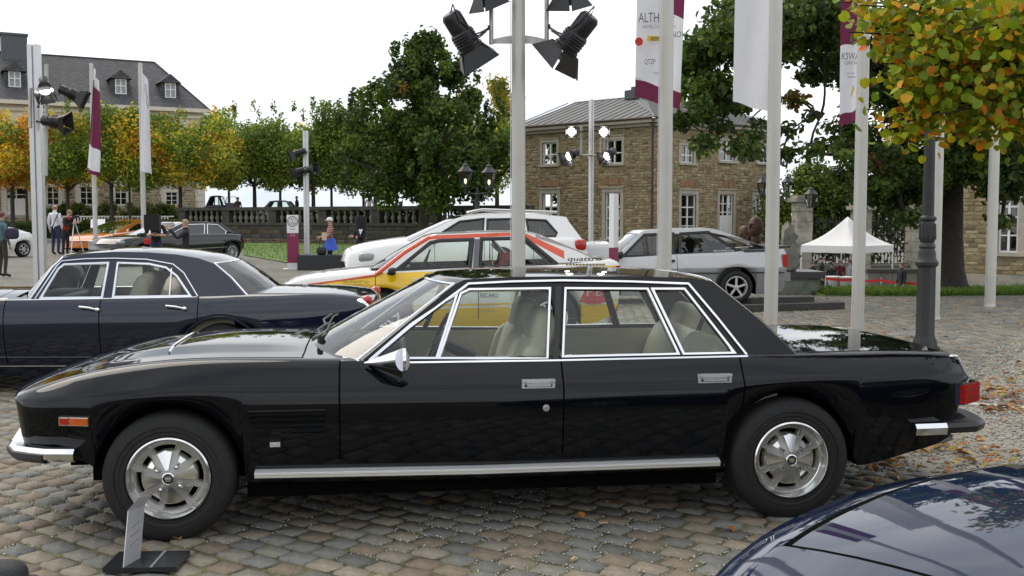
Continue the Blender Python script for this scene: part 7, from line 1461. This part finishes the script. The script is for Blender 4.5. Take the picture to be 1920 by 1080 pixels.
c, fr, rt = small_car('black_limousine', 'long black limousine saloon parked behind the navy sedan roof', (272, 499), (437, 491), .93, [(226, 474), (232, 488), (260, 492), (400, 487), (449, 483), (459, 466)], [(226, 466), (300, 462), (459, 452)], [(226, 458), (236, 449), (270, 444), (340, 439), (420, 438), (452, 440), (459, 450)], .03,
    [(290, 444), (322, 428), (345, 417), (370, 415), (400, 416), (418, 420), (444, 438)], 'wwrrrb', [[(318, 440), (352, 421), (384, 420), (383, 440)], [(389, 440), (389, 420), (408, 421), (424, 434), (422, 439)]], BLACKPT, .345, 'ten', MATS['silver_wheel'], cab=((286, 442), (440, 440)), trim=CHROME)
mb = MB(); mb.sweep([fr.hit(300, 470, -.94), fr.hit(425, 463, -.94)], (0, -1, 0), .02, .012); mb.build('side_strip', CHROME, rt, None)
small_car('orange_supercar', 'orange wedge shaped supercar behind the black limousine', (213, 471), (300, 463), .95, [(188, 460), (192, 467), (225, 469), (310, 462), (322, 450)], [(188, 455), (260, 448), (322, 440)], [(187, 452), (196, 444), (212, 438), (230, 436), (290, 430), (322, 430)], .04, [(216, 437), (238, 423), (256, 415), (272, 412), (290, 415), (314, 429)], 'wwrrb', [[(238, 433), (256, 420), (276, 418), (276, 430)]], ORANGEPT, .33, 'five', DARKTRIM, cab=((214, 437), (300, 430)), gl=WGLASS)
small_car('white_sports_car', 'white wedge sports car with black rear louvres at far left', (-60, 486), (46, 482), .88, [(-110, 470), (-100, 476), (20, 476), (60, 470), (67, 455)], [(-110, 462), (0, 455), (67, 448)], [(-110, 460), (-60, 448), (-20, 440), (30, 434), (55, 436), (66, 444)], .02, [(-60, 447), (-38, 432), (-20, 426), (5, 424), (25, 427), (50, 435)], 'wwrrb', [[(-40, 442), (-22, 429), (0, 428), (6, 438)]], WHITEPT, .315, 'six', MATS['silver_wheel'], cab=((-58, 447), (30, 434)))
# --- cars on the terrace
for nm, lb, px0, px1, pyt, d, paint, open_ in (('blue_hatchback', 'pale blue grey hatchback on the terrace behind the balustrade', 482, 558, 376, 84, M('pale_blue_paint', (.22, .28, .33), .2, .2, coat=.5), 0), ('dark_offroader', 'dark open backed off road car on the terrace beside house corner', 383, 425, 367, 86, BLACKPT, 1)):
    a = D(px0, 408, d); fr = Frame((a.x, d, 1.26), 0); ln = (px1 - px0) / 2000 * d; root = fthing(nm, lb, 'car', fr); c = Car(root, fr); h = D(px0, pyt, d).z - 1.26; b = .62 * h
    zs_ = [(0, b * .8), (.15, b * .92), (ln * .25, b), (ln * .9, b), (ln, b * .85)]; c.body([(0, .3), (ln, .3)], [(0, b * .6), (ln, b * .6)], zs_, [(x, z + .03) for x, z in zs_], [(0, .7), (ln, .7)], [(0, .78), (ln, .78)], [(0, .68), (ln, .7)], paint, arches=((ln * .18, .3, .36), (ln * .8, .3, .36)), cabin=(ln * .22, ln * .95), n=40)
    pl = c.side_plane(.7, b, .55, h); y = lambda z: pl[0] + pl[1] * z; ol = [(x, y(z), z) for x, z in ((ln * .2, b), (ln * .36, h * .97), (ln * .5, h), (ln * .72, h), (ln * .82, h * .96), (ln * .97, b))]
    c.cabin(pl, ol, 'wrrrb', [[(x, y(z), z) for x, z in q] for q in (((ln * .28, b + .03), (ln * .39, h - .10), (ln * .55, h - .08), (ln * .55, b + .03)), ((ln * .58, b + .03), (ln * .58, h - .08), (ln * .76, h - .09), (ln * .86, b + .03)))], paint, bow=(.15, .06, .02, .05, .08), trim=BLACKP, trimw=.04)
    for x in (ln * .18, ln * .8): c.wheel(x, .31, .76, .31, .2, .18, 'six', MATS['silver_wheel'])
    if open_:
        mb = MB(); mb.box((ln + .55, -.7, b * .75), (.95, .05, b * .8)); mb.build('open_door', paint, root, None); mb = MB(); mb.sweep([(ln + .1, -.7, b * 1.15), (ln + .25, -.7, h * .95), (ln + .95, -.7, h * .95), (ln + 1.02, -.7, b * 1.15)], (0, -1, 0), .05, .02, True); mb.build('door_frame', BLACKP, root, None)
# --- dark blue car whose bonnet fills the lower right corner
def blue():
    edge = [(1330, 1100, .60), (1352, 1074, .62), (1386, 1038, .65), (1440, 998, .69), (1500, 966, .72), (1560, 940, .745), (1627, 917, .77), (1700, 899, .79), (1760, 889, .80), (1823, 880, .81), (1920, 870, .82)]
    P = [G(px, py, z) for px, py, z in edge]; ang = R(30); t = Vector((math.cos(ang), math.sin(ang), 0)); nrm = Vector((-math.sin(ang), math.cos(ang), 0)); off = (P[-1]).dot(nrm) - .80
    fr = Frame((0, 0, 0), ang); o = nrm * off + t * P[0].dot(t); fr.o = np.array([o.x, o.y, 0]); root = fthing('blue_coupe', 'glossy dark blue coupe whose bonnet fills the lower right corner', 'car', fr); c = Car(root, fr); Q = [fr.loc(p) for p in P]
    ws = [(-.16, .18), (-.10, .30)] + [(q[0], max(.2, q[1])) for q in Q] + [(Q[-1][0] + .5, .84), (3.6, .82), (4.3, .76)]; zs = [(-.16, .56), (-.10, .575)] + [(q[0], q[2]) for q in Q] + [(Q[-1][0] + .5, .87), (2.4, .93), (3.6, .93), (4.3, .80)]
    wc = [(x, w_ + (.06 if w_ < .7 else .07)) for x, w_ in ws]; zc = [(x, z - .13) for x, z in zs]; zb = [(-.16, .44), (0, .25), (.4, .2), (4.0, .2), (4.3, .4)]
    up = lambda x: np.interp(x, [-.2, 0, .5, 1.2, 2], [.03, .08, .115, .13, .10])
    zt = [(x, z + float(up(x))) for x, z in zs]; q0 = Q[-1][0]
    c.body(zb, zc, zs, zt, [(x, max(.15, w_ - .02)) for x, w_ in ws], wc, ws, BLUEPT, arches=((.75, .31, .36), (3.35, .31, .36)), cabin=(q0 + .75, 3.5), lids=((.22, 1.28 + .2, 'bonnet'),), bow=(.05, .05), n=120, upow=2.2, crest=2.4, lidw=.84, hood_bump=lambda x, y: .016 / (1 + math.exp((abs(y) - .34 - .05 * x) * 60)) * max(0, min(1, (x - .25) * 3)) * max(0, min(1, (1.7 - x) * 3)))
    zbelt = .93; pl = c.side_plane(.80, zbelt, .58, 1.28); y = lambda z: pl[0] + pl[1] * z; x0 = q0 + .75; ol = [(x, y(z), z) for x, z in ((x0, .93), (x0 + .55, 1.22), (x0 + .75, 1.27), (x0 + 1.2, 1.28), (x0 + 1.5, 1.25), (x0 + 2.0, .94))]
    c.cabin(pl, ol, 'wrrrb', [[(x, y(z), z) for x, z in ((x0 + .18, .96), (x0 + .6, 1.20), (x0 + 1.35, 1.22), (x0 + 1.6, .96))]], BLUEPT, DGLASS, bow=(.2, .08, .02, .06, .1)); c.interior(x0, 3.5, .35, zbelt, .76, DARKTRIM, seats=((x0 + .9, -.35, 16), (x0 + .9, .35, 16)), dash=x0 + .25)
    for x in (.75, 3.35): c.wheel(x, .31, .80, .31, .2, .2, 'ten', MATS['silver_wheel'])
    # air intake grille lines let into the bonnet's nose
    mb = MB(); zz = lambda x, yv: float(c.c['zs'](x)) + (float(c.c['zt'](x)) - float(c.c['zs'](x))) * (1 - (abs(yv) / float(c.c['ws'](x))) ** 2.4) + .003
    loop = [(x, yv, zz(x, yv)) for x, yv in ((.32, .30), (.44, .32), (.56, .33), (.60, .20), (.60, .05), (.46, .05), (.32, .05), (.31, .18))]
    mb.sweep(loop, (0, 0, 1), .012, .002, True); mb.build('vent_outline', SHUT, root, None)
blue()
# ================================================================ people
SKIN = M('skin', (.50, .30, .21), .55, var=.06); 
def cloth(n, col): return M('cloth_' + n, col, .85, var=.15, scale=14, bump=.2, bscale=30)
BASEJ = dict(pelvis=(0, 0, .96), belly=(0, 0, 1.10), chest=(0, .0, 1.30), collar=(0, .01, 1.44), neck=(0, 0, 1.52), skull=(0, -.015, 1.62), crown=(0, -.01, 1.71))
def person(px, py_head, py_feet, d, rz, label, mats, pose=None, hair=(.08, .05, .03), lean=0.0, bald=False, zg=None, cap=None, female=False, cut=None, group='visitors in the courtyard', hairlen=0, twist=0):
    """mats: top, trousers, shoes, sleeve(optional). pose: joint overrides in a standing body facing -y, 1.75 m tall"""
    base = D(px, py_feet, d); Htot = (py_feet - py_head) / 2000 * d if zg is None else D(px, py_head, d).z - zg
    z0 = base.z if zg is None else zg; s = Htot / 1.76; sh = .18 if not female else .165
    J = dict(BASEJ); 
    for sd, sg in (('L', 1), ('R', -1)):
        J.update({'sho' + sd: (sg * sh, .01, 1.42), 'elb' + sd: (sg * (sh + .06), .03, 1.13), 'wri' + sd: (sg * (sh + .07), -.05, .88), 'pal' + sd: (sg * (sh + .065), -.075, .81), 'hip' + sd: (sg * .09, 0, .90), 'kne' + sd: (sg * .105, -.025, .50), 'ank' + sd: (sg * .11, .02, .09), 'toe' + sd: (sg * .125, -.15, .035)})
    J.update(pose or {})
    if lean:
        for k, v in list(J.items()):
            if v[2] > .96 and not (pose and k in pose): a = lean * (v[2] - .96); J[k] = (v[0], v[1] - a, v[2] - .4 * lean * a)
    Rd = dict(pelvis=(.155, .115), belly=(.145, .11), chest=(.165, .12), collar=(.12, .09), neck=(.055, .055), skull=(.078, .098), crown=(.058, .07), sho=(.07, .07), elb=(.052, .052), wri=(.036, .034), pal=(.042, .022), hip=(.095, .10), kne=(.062, .064), ank=(.044, .046), toe=(.042, .030))
    E = [('pelvis', 'belly'), ('belly', 'chest'), ('chest', 'collar'), ('collar', 'neck'), ('neck', 'skull'), ('skull', 'crown')]
    for sd in 'LR': E += [('chest', 'sho' + sd), ('sho' + sd, 'elb' + sd), ('elb' + sd, 'wri' + sd), ('wri' + sd, 'pal' + sd), ('pelvis', 'hip' + sd), ('hip' + sd, 'kne' + sd), ('kne' + sd, 'ank' + sd), ('ank' + sd, 'toe' + sd)]
    fing = []
    for sd in 'LR':   # four fingers and a thumb from each palm
        w_, p_ = Vector(J['wri' + sd]), Vector(J['pal' + sd]); f = (p_ - w_).normalized(); side = f.cross(Vector((1, 0, 0)) if abs(f.x) < .7 else Vector((0, 1, 0))).normalized()
        for k in range(5):
            nm = 'fin%s%d' % (sd, k); o = side * ((k - 1.5) * .019) if k < 4 else side * -.05
            ln = (.072, .082, .076, .058, .05)[k]; J[nm] = tuple(p_ + o + f * (.02 if k < 4 else -.01)); J[nm + 't'] = tuple(p_ + o * 1.1 + f * (ln + .02 if k < 4 else .035) + Vector((0, -.012, 0))); E += [('pal' + sd, nm), (nm, nm + 't')]; fing += [nm, nm + 't']
    names = list(J); ix = {n: i for i, n in enumerate(names)}; me = bpy.data.meshes.new('body'); me.from_pydata([J[n] for n in names], [(ix[a], ix[b]) for a, b in E], []); ob = bpy.data.objects.new('body', me); COL.objects.link(ob)
    sk = ob.modifiers.new('skin', 'SKIN'); sk.branch_smoothing = .6; sk.use_smooth_shade = True; su = ob.modifiers.new('sub', 'SUBSURF'); su.levels = 1; su.render_levels = 1
    if not me.skin_vertices: me.skin_vertices  # the modifier adds the layer
    sv = me.skin_vertices[0].data
    for n in names:
        key = n if n in Rd else n[:3]; r = Rd.get(key, (.0095, .0095)); fat = 1.0 if not female else .93; sv[ix[n]].radius = (r[0] * fat, r[1] * fat); sv[ix[n]].use_root = n == 'pelvis'
    ev = bpy.data.meshes.new_from_object(ob.evaluated_get(bpy.context.evaluated_depsgraph_get())); bpy.data.objects.remove(ob)
    top, trou, shoe = mats[:3]; slv = mats[3] if len(mats) > 3 else top; ev.materials.clear(); allm = [top, trou, shoe, slv, SKIN]
    for m in allm: ev.materials.append(m)
    seg = []
    for a, b in E:
        k = a[:3]
        m = 4 if a in ('neck', 'skull') or a.startswith('fin') or k in ('pal', 'wri') else 0 if a in ('pelvis', 'belly', 'chest') and b in ('belly', 'chest', 'collar') else 4 if (a, b) == ('collar', 'neck') else 3 if (a == 'chest' or k in ('sho', 'elb')) else 1 if k in ('hip', 'kne') or (a == 'pelvis') else 2
        seg.append((np.array(J[a]), np.array(J[b]), m, a, b))
    A = np.array([q[0] for q in seg]); B = np.array([q[1] for q in seg]); mi = np.array([q[2] for q in seg]); short = mats[4] if len(mats) > 4 else False
    cen = np.zeros(len(ev.polygons) * 3); ev.polygons.foreach_get('center', cen); cen = cen.reshape(-1, 3); d_ = B - A; L2 = (d_ ** 2).sum(1); t = np.clip(((cen[:, None] - A[None]) * d_[None]).sum(2) / L2, 0, 1); dist = np.linalg.norm(cen[:, None] - (A[None] + t[..., None] * d_[None]), axis=2); 
    rad = np.array([Rd.get(q[3] if q[3] in Rd else q[3][:3], (.01, .01))[0] for q in seg]); near_ = np.argmin(dist - rad * .6, 1); M_ = mi[near_]
    low = (cen[:, 2] < .93) & (M_ == 0); M_[low] = 1
    if short:
        for sd in 'LR':
            k = [i for i, q in enumerate(seg) if q[3] == 'elb' + sd][0]; M_[near_ == k] = 4
    ev.polygons.foreach_set('material_index', M_.astype(np.int32)); ev.update()
    root = thing('person', label, 'person', (base.x, base.y, z0), rz, group); root.scale = (s, s, s); b = link_mesh('body', ev, root)
    c = Vector(J['skull']); cr = Vector(J['crown']); ax = (cr - c).normalized(); q = Vector((0, 0, 1)).rotation_difference(ax).to_matrix().to_4x4(); Mh = Matrix.Translation(c) @ q
    mb = MB(); sell(mb, None, (.026, .035, .04), .9, Mh @ Matrix.Translation((0, -.098, -.01)), 8, 6); mb.build('nose', SKIN, root, 60)
    for sg in (-1, 1): mb = MB(); sell(mb, None, (.018, .035, .055), .9, Mh @ Matrix.Translation((sg * .082, .01, 0)), 8, 6); mb.build('ear', SKIN, root, 60); mb = MB(); sell(mb, None, (.022, .012, .012), .9, Mh @ Matrix.Translation((sg * .032, -.092, .022)), 8, 6); mb.build('eye', M('eye_dark', (.02, .015, .012), .3), root, 60)
    mb = MB(); sell(mb, None, (.05, .012, .012), .9, Mh @ Matrix.Translation((0, -.09, -.045)), 8, 6); mb.build('mouth', M('lips', (.32, .12, .10), .6), root, 60)
    hm = M('hair_%.2f_%.2f' % hair[:2], hair, .7, var=.3, scale=40, bump=.4, bscale=80); mb = MB(); rows = []
    for i in range(7):
        v = math.pi / 2 * (1 - i / 6 * 1.25); rows.append([Mh @ Vector((.092 * math.cos(v) * math.cos(a), .012 + .104 * math.cos(v) * math.sin(a), (.03 + .098 * math.sin(v)) if math.sin(a) > -.45 or v > .55 else .03 + .098 * math.sin(max(v, .55)))) for a in np.linspace(0, 2 * math.pi, 17)[:-1]])
    mb.grid(rows, True)
    if hairlen: sell(mb, None, (.17, .10, hairlen), .8, Mh @ Matrix.Translation((0, .055, -.03 - hairlen * .3)), 10, 7)
    if bald: mb = MB(); sell(mb, None, (.168, .10, .07), .8, Mh @ Matrix.Translation((0, .045, .0)), 12, 7)
    mb.build('hair', hm, root, 60)
    if cap:
        mb = MB(); mb.lathe([(.112, .045), (.110, .09), (.085, .13), (.04, .15), (.001, .153)], 16, Mh); mb.grid([[Mh @ Vector((.10 * math.sin(a), -.10 * math.cos(a), .05)) for a in np.linspace(-1, 1, 9)], [Mh @ Vector((.105 * math.sin(a), -.105 * math.cos(a) - .07, .035)) for a in np.linspace(-1, 1, 9)]]); mb.build('cap', cap, root, 50)
    root['_'] = 0; del root['_']
    return root, s, J
BLUEJ = cloth('denim', (.025, .035, .085)); DSUIT = cloth('dark_suit', (.014, .015, .020)); BLK_C = cloth('black', (.010, .010, .011)); SHIRT = cloth('white_shirt', (.66, .67, .70)); TEAL = cloth('teal', (.085, .145, .165)); BROWN = cloth('brown_trousers', (.045, .036, .028)); REDC = cloth('red_jacket', (.38, .018, .018)); SHOE = cloth('shoe_leather', (.02, .016, .014)); CAPW = cloth('cap_white', (.70, .70, .66)); BLUE = cloth('bright_blue', (.05, .11, .55)); GREYC = cloth('grey', (.16, .17, .18))
STRIPE = M('striped_shirt', (.30, .06, .06), .85)
def _stripe():
    N = STRIPE.node_tree.nodes; L = STRIPE.node_tree.links.new; b = N['Principled BSDF']; tc = N.new('ShaderNodeTexCoord'); wv = N.new('ShaderNodeTexWave'); wv.bands_direction = 'Z'; wv.inputs['Scale'].default_value = 5.5; cr = N.new('ShaderNodeValToRGB'); cr.color_ramp.interpolation = 'CONSTANT'; cr.color_ramp.elements[0].color = (.20, .035, .04, 1); cr.color_ramp.elements[1].position = .55; cr.color_ramp.elements[1].color = (.42, .30, .26, 1); L(tc.outputs['Object'], wv.inputs['Vector']); L(wv.outputs['Color'], cr.inputs['Fac']); L(cr.outputs[0], b.inputs['Base Color'])
_stripe()
UP = lambda sg, ex, ey, ez, wx, wy, wz: None
def arms(le, lw, re, rw):
    f = lambda e, w_: tuple(Vector(w_) + (Vector(w_) - Vector(e)).normalized() * .075)
    return {'elbL': le, 'wriL': lw, 'palL': f(le, lw), 'elbR': re, 'wriR': rw, 'palR': f(re, rw)}
# facing: rz = 0 looks towards the viewer; positive turns anticlockwise from above
person(6, 396, 520, 28.5, R(150), 'person in teal jacket with dark purple shoulder bag at left edge', [TEAL, BROWN, SHOE], hair=(.12, .03, .03), female=True)
c = D(22, 438, 28.2); mb = MB(); sell(mb, c, (.36, .16, .30), .55); mb.tube([c + Vector((-.1, 0, .12)), c + Vector((-.14, .02, .42)), c + Vector((-.02, .1, .5)), c + Vector((.08, .05, .12))], .012, 5); things_props(mb.build('shoulder_bag', cloth('purple', (.03, .022, .05)), None, 60), 'dark purple shoulder bag carried by the person in teal', 'bag')
person(105, 382, 478, 46, R(165), 'man in white shirt and dark jeans with a camera strap seen from behind', [SHIRT, BLUEJ, SHOE, SHIRT, False], hair=(.13, .08, .05), bald=True)
c = D(104, 410, 45.8); mb = MB(); mb.tube([D(113, 394, 45.7), D(107, 404, 45.55), D(99, 424, 45.6), D(97, 440, 45.8)], .02, 5); things_props(mb.build('camera_strap', BLK_C, None, 60), 'black camera strap slung over the back of the white shirt', 'strap')
P1, s1, J1 = person(123, 391, 480, 45, R(70), 'photographer in black and red jacket bending over a camera tripod', [REDC, DSUIT, SHOE, BLK_C], lean=.35, hair=(.25, .16, .09), pose=arms((.22, -.22, 1.12), (.14, -.46, 1.22), (-.22, -.22, 1.12), (-.12, -.46, 1.20)))
c = D(139, 405, 45); rt = thing('camera_tripod', 'silver legged tripod with black camera in front of the red jacket photographer', 'tripod', (c.x, c.y, 0)); zt = c.z; mb = MB()
for a in (.4, 2.5, 4.6): mb = MB(); mb.tube([(0, 0, zt - .12), (.36 * math.cos(a), .36 * math.sin(a), 0)], .022, 6); mb.build('leg', STEEL, rt, 40)
mb = MB(); mb.box((0, 0, zt - .02), (.16, .14, .12)); mb.cyl((.05, 0, zt - .02), (.20, 0, zt - .02), .05, n=10); mb.cyl((0, 0, zt - .14), (0, 0, zt - .07), .03, n=8); mb.build('camera', BLACKP, rt, 40, kind='stuff')
person(294, 399, 521, 28, R(20), 'man in black t-shirt with black box over his head holding a camera and red bag', [BLK_C, BLUEJ, SHOE, BLK_C, True], hair=(.2, .15, .12), bald=True, pose=arms((.27, -.05, 1.14), (.06, -.26, 1.16), (-.27, -.05, 1.14), (-.12, -.28, 1.18)))
c = D(286, 417, 27.55); mb = MB(); mb.box(c, (.37, .34, .40), .15); things_props(mb.build('black_box', BLK_C, None, None), 'black square box over the head of the man in black t-shirt', 'box')
c = D(268, 441, 27.4); mb = MB(); mb.box(c, (.15, .10, .11)); mb.cyl(c + Vector((-.03, -.05, 0)), c + Vector((-.05, -.20, .0)), .045, n=12); things_props(mb.build('camera', BLACKP, None, 40), 'black camera held by the man with the boxed head', 'camera')
c = D(276, 453, 27.2); mb = MB(); sell(mb, c, (.17, .10, .15), .4); things_props(mb.build('red_bag', cloth('red_bag', (.45, .02, .02)), None, 60), 'red bag hanging at the front of the man in black t-shirt', 'bag')
person(350, 410, 530, 27, R(-70), 'grey haired man in dark suit photographing with a phone', [DSUIT, DSUIT, SHOE], hair=(.30, .22, .14), pose=arms((.2, -.22, 1.22), (.10, -.40, 1.46), (-.2, -.22, 1.22), (-.10, -.40, 1.44)))
c = D(323, 420, 27); mb = MB(); mb.box(c, (.02, .07, .12), .2); things_props(mb.build('mobile_phone', M('phone_silver', (.5, .45, .4), .3), None, None), 'small pale phone held up by the man in the dark suit', 'phone')
w_, s_, J_ = person(620, 408, 506, 33.2, R(-68), 'visitor in white cap and striped shirt with blue jacket tied round the waist', [STRIPE, BLUEJ, SHOE, STRIPE, True], cap=CAPW, hair=(.3, .25, .2), pose=arms((.2, -.06, 1.16), (.10, -.30, 1.12), (-.2, -.06, 1.16), (-.10, -.30, 1.10)))
mb = MB(); mb.lathe([(.17, 1.06), (.185, 1.02), (.22, .9), (.27, .75), (.30, .66), (.285, .66), (.2, .9)], 16, Matrix.Diagonal((1, .85, 1, 1))); mb.build('tied_jacket', BLUE, w_, 60)
c = D(608, 443, 32.8); mb = MB(); mb.box(c, (.14, .03, .24), .5); things_props(mb.build('paper_leaflet', M('paper_tan', (.62, .50, .36), .8), None, None), 'tan leaflet held by the visitor in the white cap', 'leaflet')
person(677, 408, 512, 31.5, R(-40), 'man in black suit with folded arms and tall black hood over his head', [DSUIT, DSUIT, SHOE], hair=(.02, .018, .016), pose=arms((.26, -.08, 1.14), (-.06, -.22, 1.16), (-.26, -.08, 1.14), (.06, -.24, 1.14)))
c = D(676, 418, 31.4); mb = MB(); mb.lathe([(.17, -.18), (.175, .15), (.16, .205), (.001, .21)], 20, Matrix.Translation(c)); things_props(mb.build('black_hood', BLK_C, None, 50), 'tall black cylindrical hood on the man in the black suit', 'hood')
c = D(676, 433, 31.2); mb = MB(); mb.plate([c + Vector(v) for v in ((-.06, 0, .05), (.07, 0, .05), (.0, -.03, -.12))], off=(0, .02, 0)); things_props(mb.build('shirt_front', SHIRT, None, None), 'white shirt front showing under the black hood', 'shirt')
person(809, 417, 520, 29.5, R(25), 'dark haired young man in dark jacket half hidden behind the rally coupe', [BLK_C, BLUEJ, SHOE], hair=(.012, .010, .009))
# people on the terrace
for px, py, d, rz, lb, mt, hr in ((447, 369, 82, R(170), 'dark clothed figure on the terrace left of the hatchback', [cloth('terrace_brown', (.08, .05, .045)), DSUIT, SHOE], (.03, .02, .02)), (557, 367, 82, R(-60), 'dark clothed figure on the terrace right of the hatchback', [DSUIT, DSUIT, SHOE], (.05, .03, .02)), (693, 364, 72, R(15), 'man in checked shirt leaning on the balustrade', [cloth('checked', (.30, .27, .27)), BLUEJ, SHOE], (.03, .025, .02)), (838, 362, 70, R(160), 'dark dressed figure on the terrace beside the conical tree', [GREYC, DSUIT, SHOE], (.05, .04, .03))):
    person(px, py, 430, d, rz, lb, mt, hair=hr, zg=1.26, group='people on the raised terrace')
# staff under the tent
for px, py, d, rz, lb, mt in ((1540, 481, 47.6, R(60), 'dark suited man at left under the tent', [DSUIT, DSUIT, SHOE]), (1523, 490, 48.5, R(40), 'dark dressed woman at far left under the tent', [BLK_C, DSUIT, SHOE]), (1558, 494, 48.5, R(-30), 'dark suited man behind the left standing table', [DSUIT, DSUIT, SHOE]), (1574, 488, 49, R(0), 'woman in dark dress with red sash under the tent', [cloth('wine', (.14, .012, .018)), BLK_C, SHOE]), (1592, 487, 48, R(-70), 'man in grey shirt at right under the tent', [cloth('pale_grey', (.36, .36, .37)), DSUIT, SHOE])):
    person(px, py, 560, d, rz, lb, mt, zg=-1.95, hair=(.04, .028, .02), group='people under the white tent')
person(1689, 491, 560, 42.6, R(-75), 'man in dark suit with name badge walking behind the red ribbon', [DSUIT, DSUIT, SHOE], zg=-1.9, hair=(.12, .06, .03), pose={'kneL': (.1, -.16, .52), 'ankL': (.11, -.12, .10), 'toeL': (.12, -.28, .05), 'kneR': (-.1, .04, .50), 'ankR': (-.11, .22, .12), 'toeR': (-.12, .08, .035)})
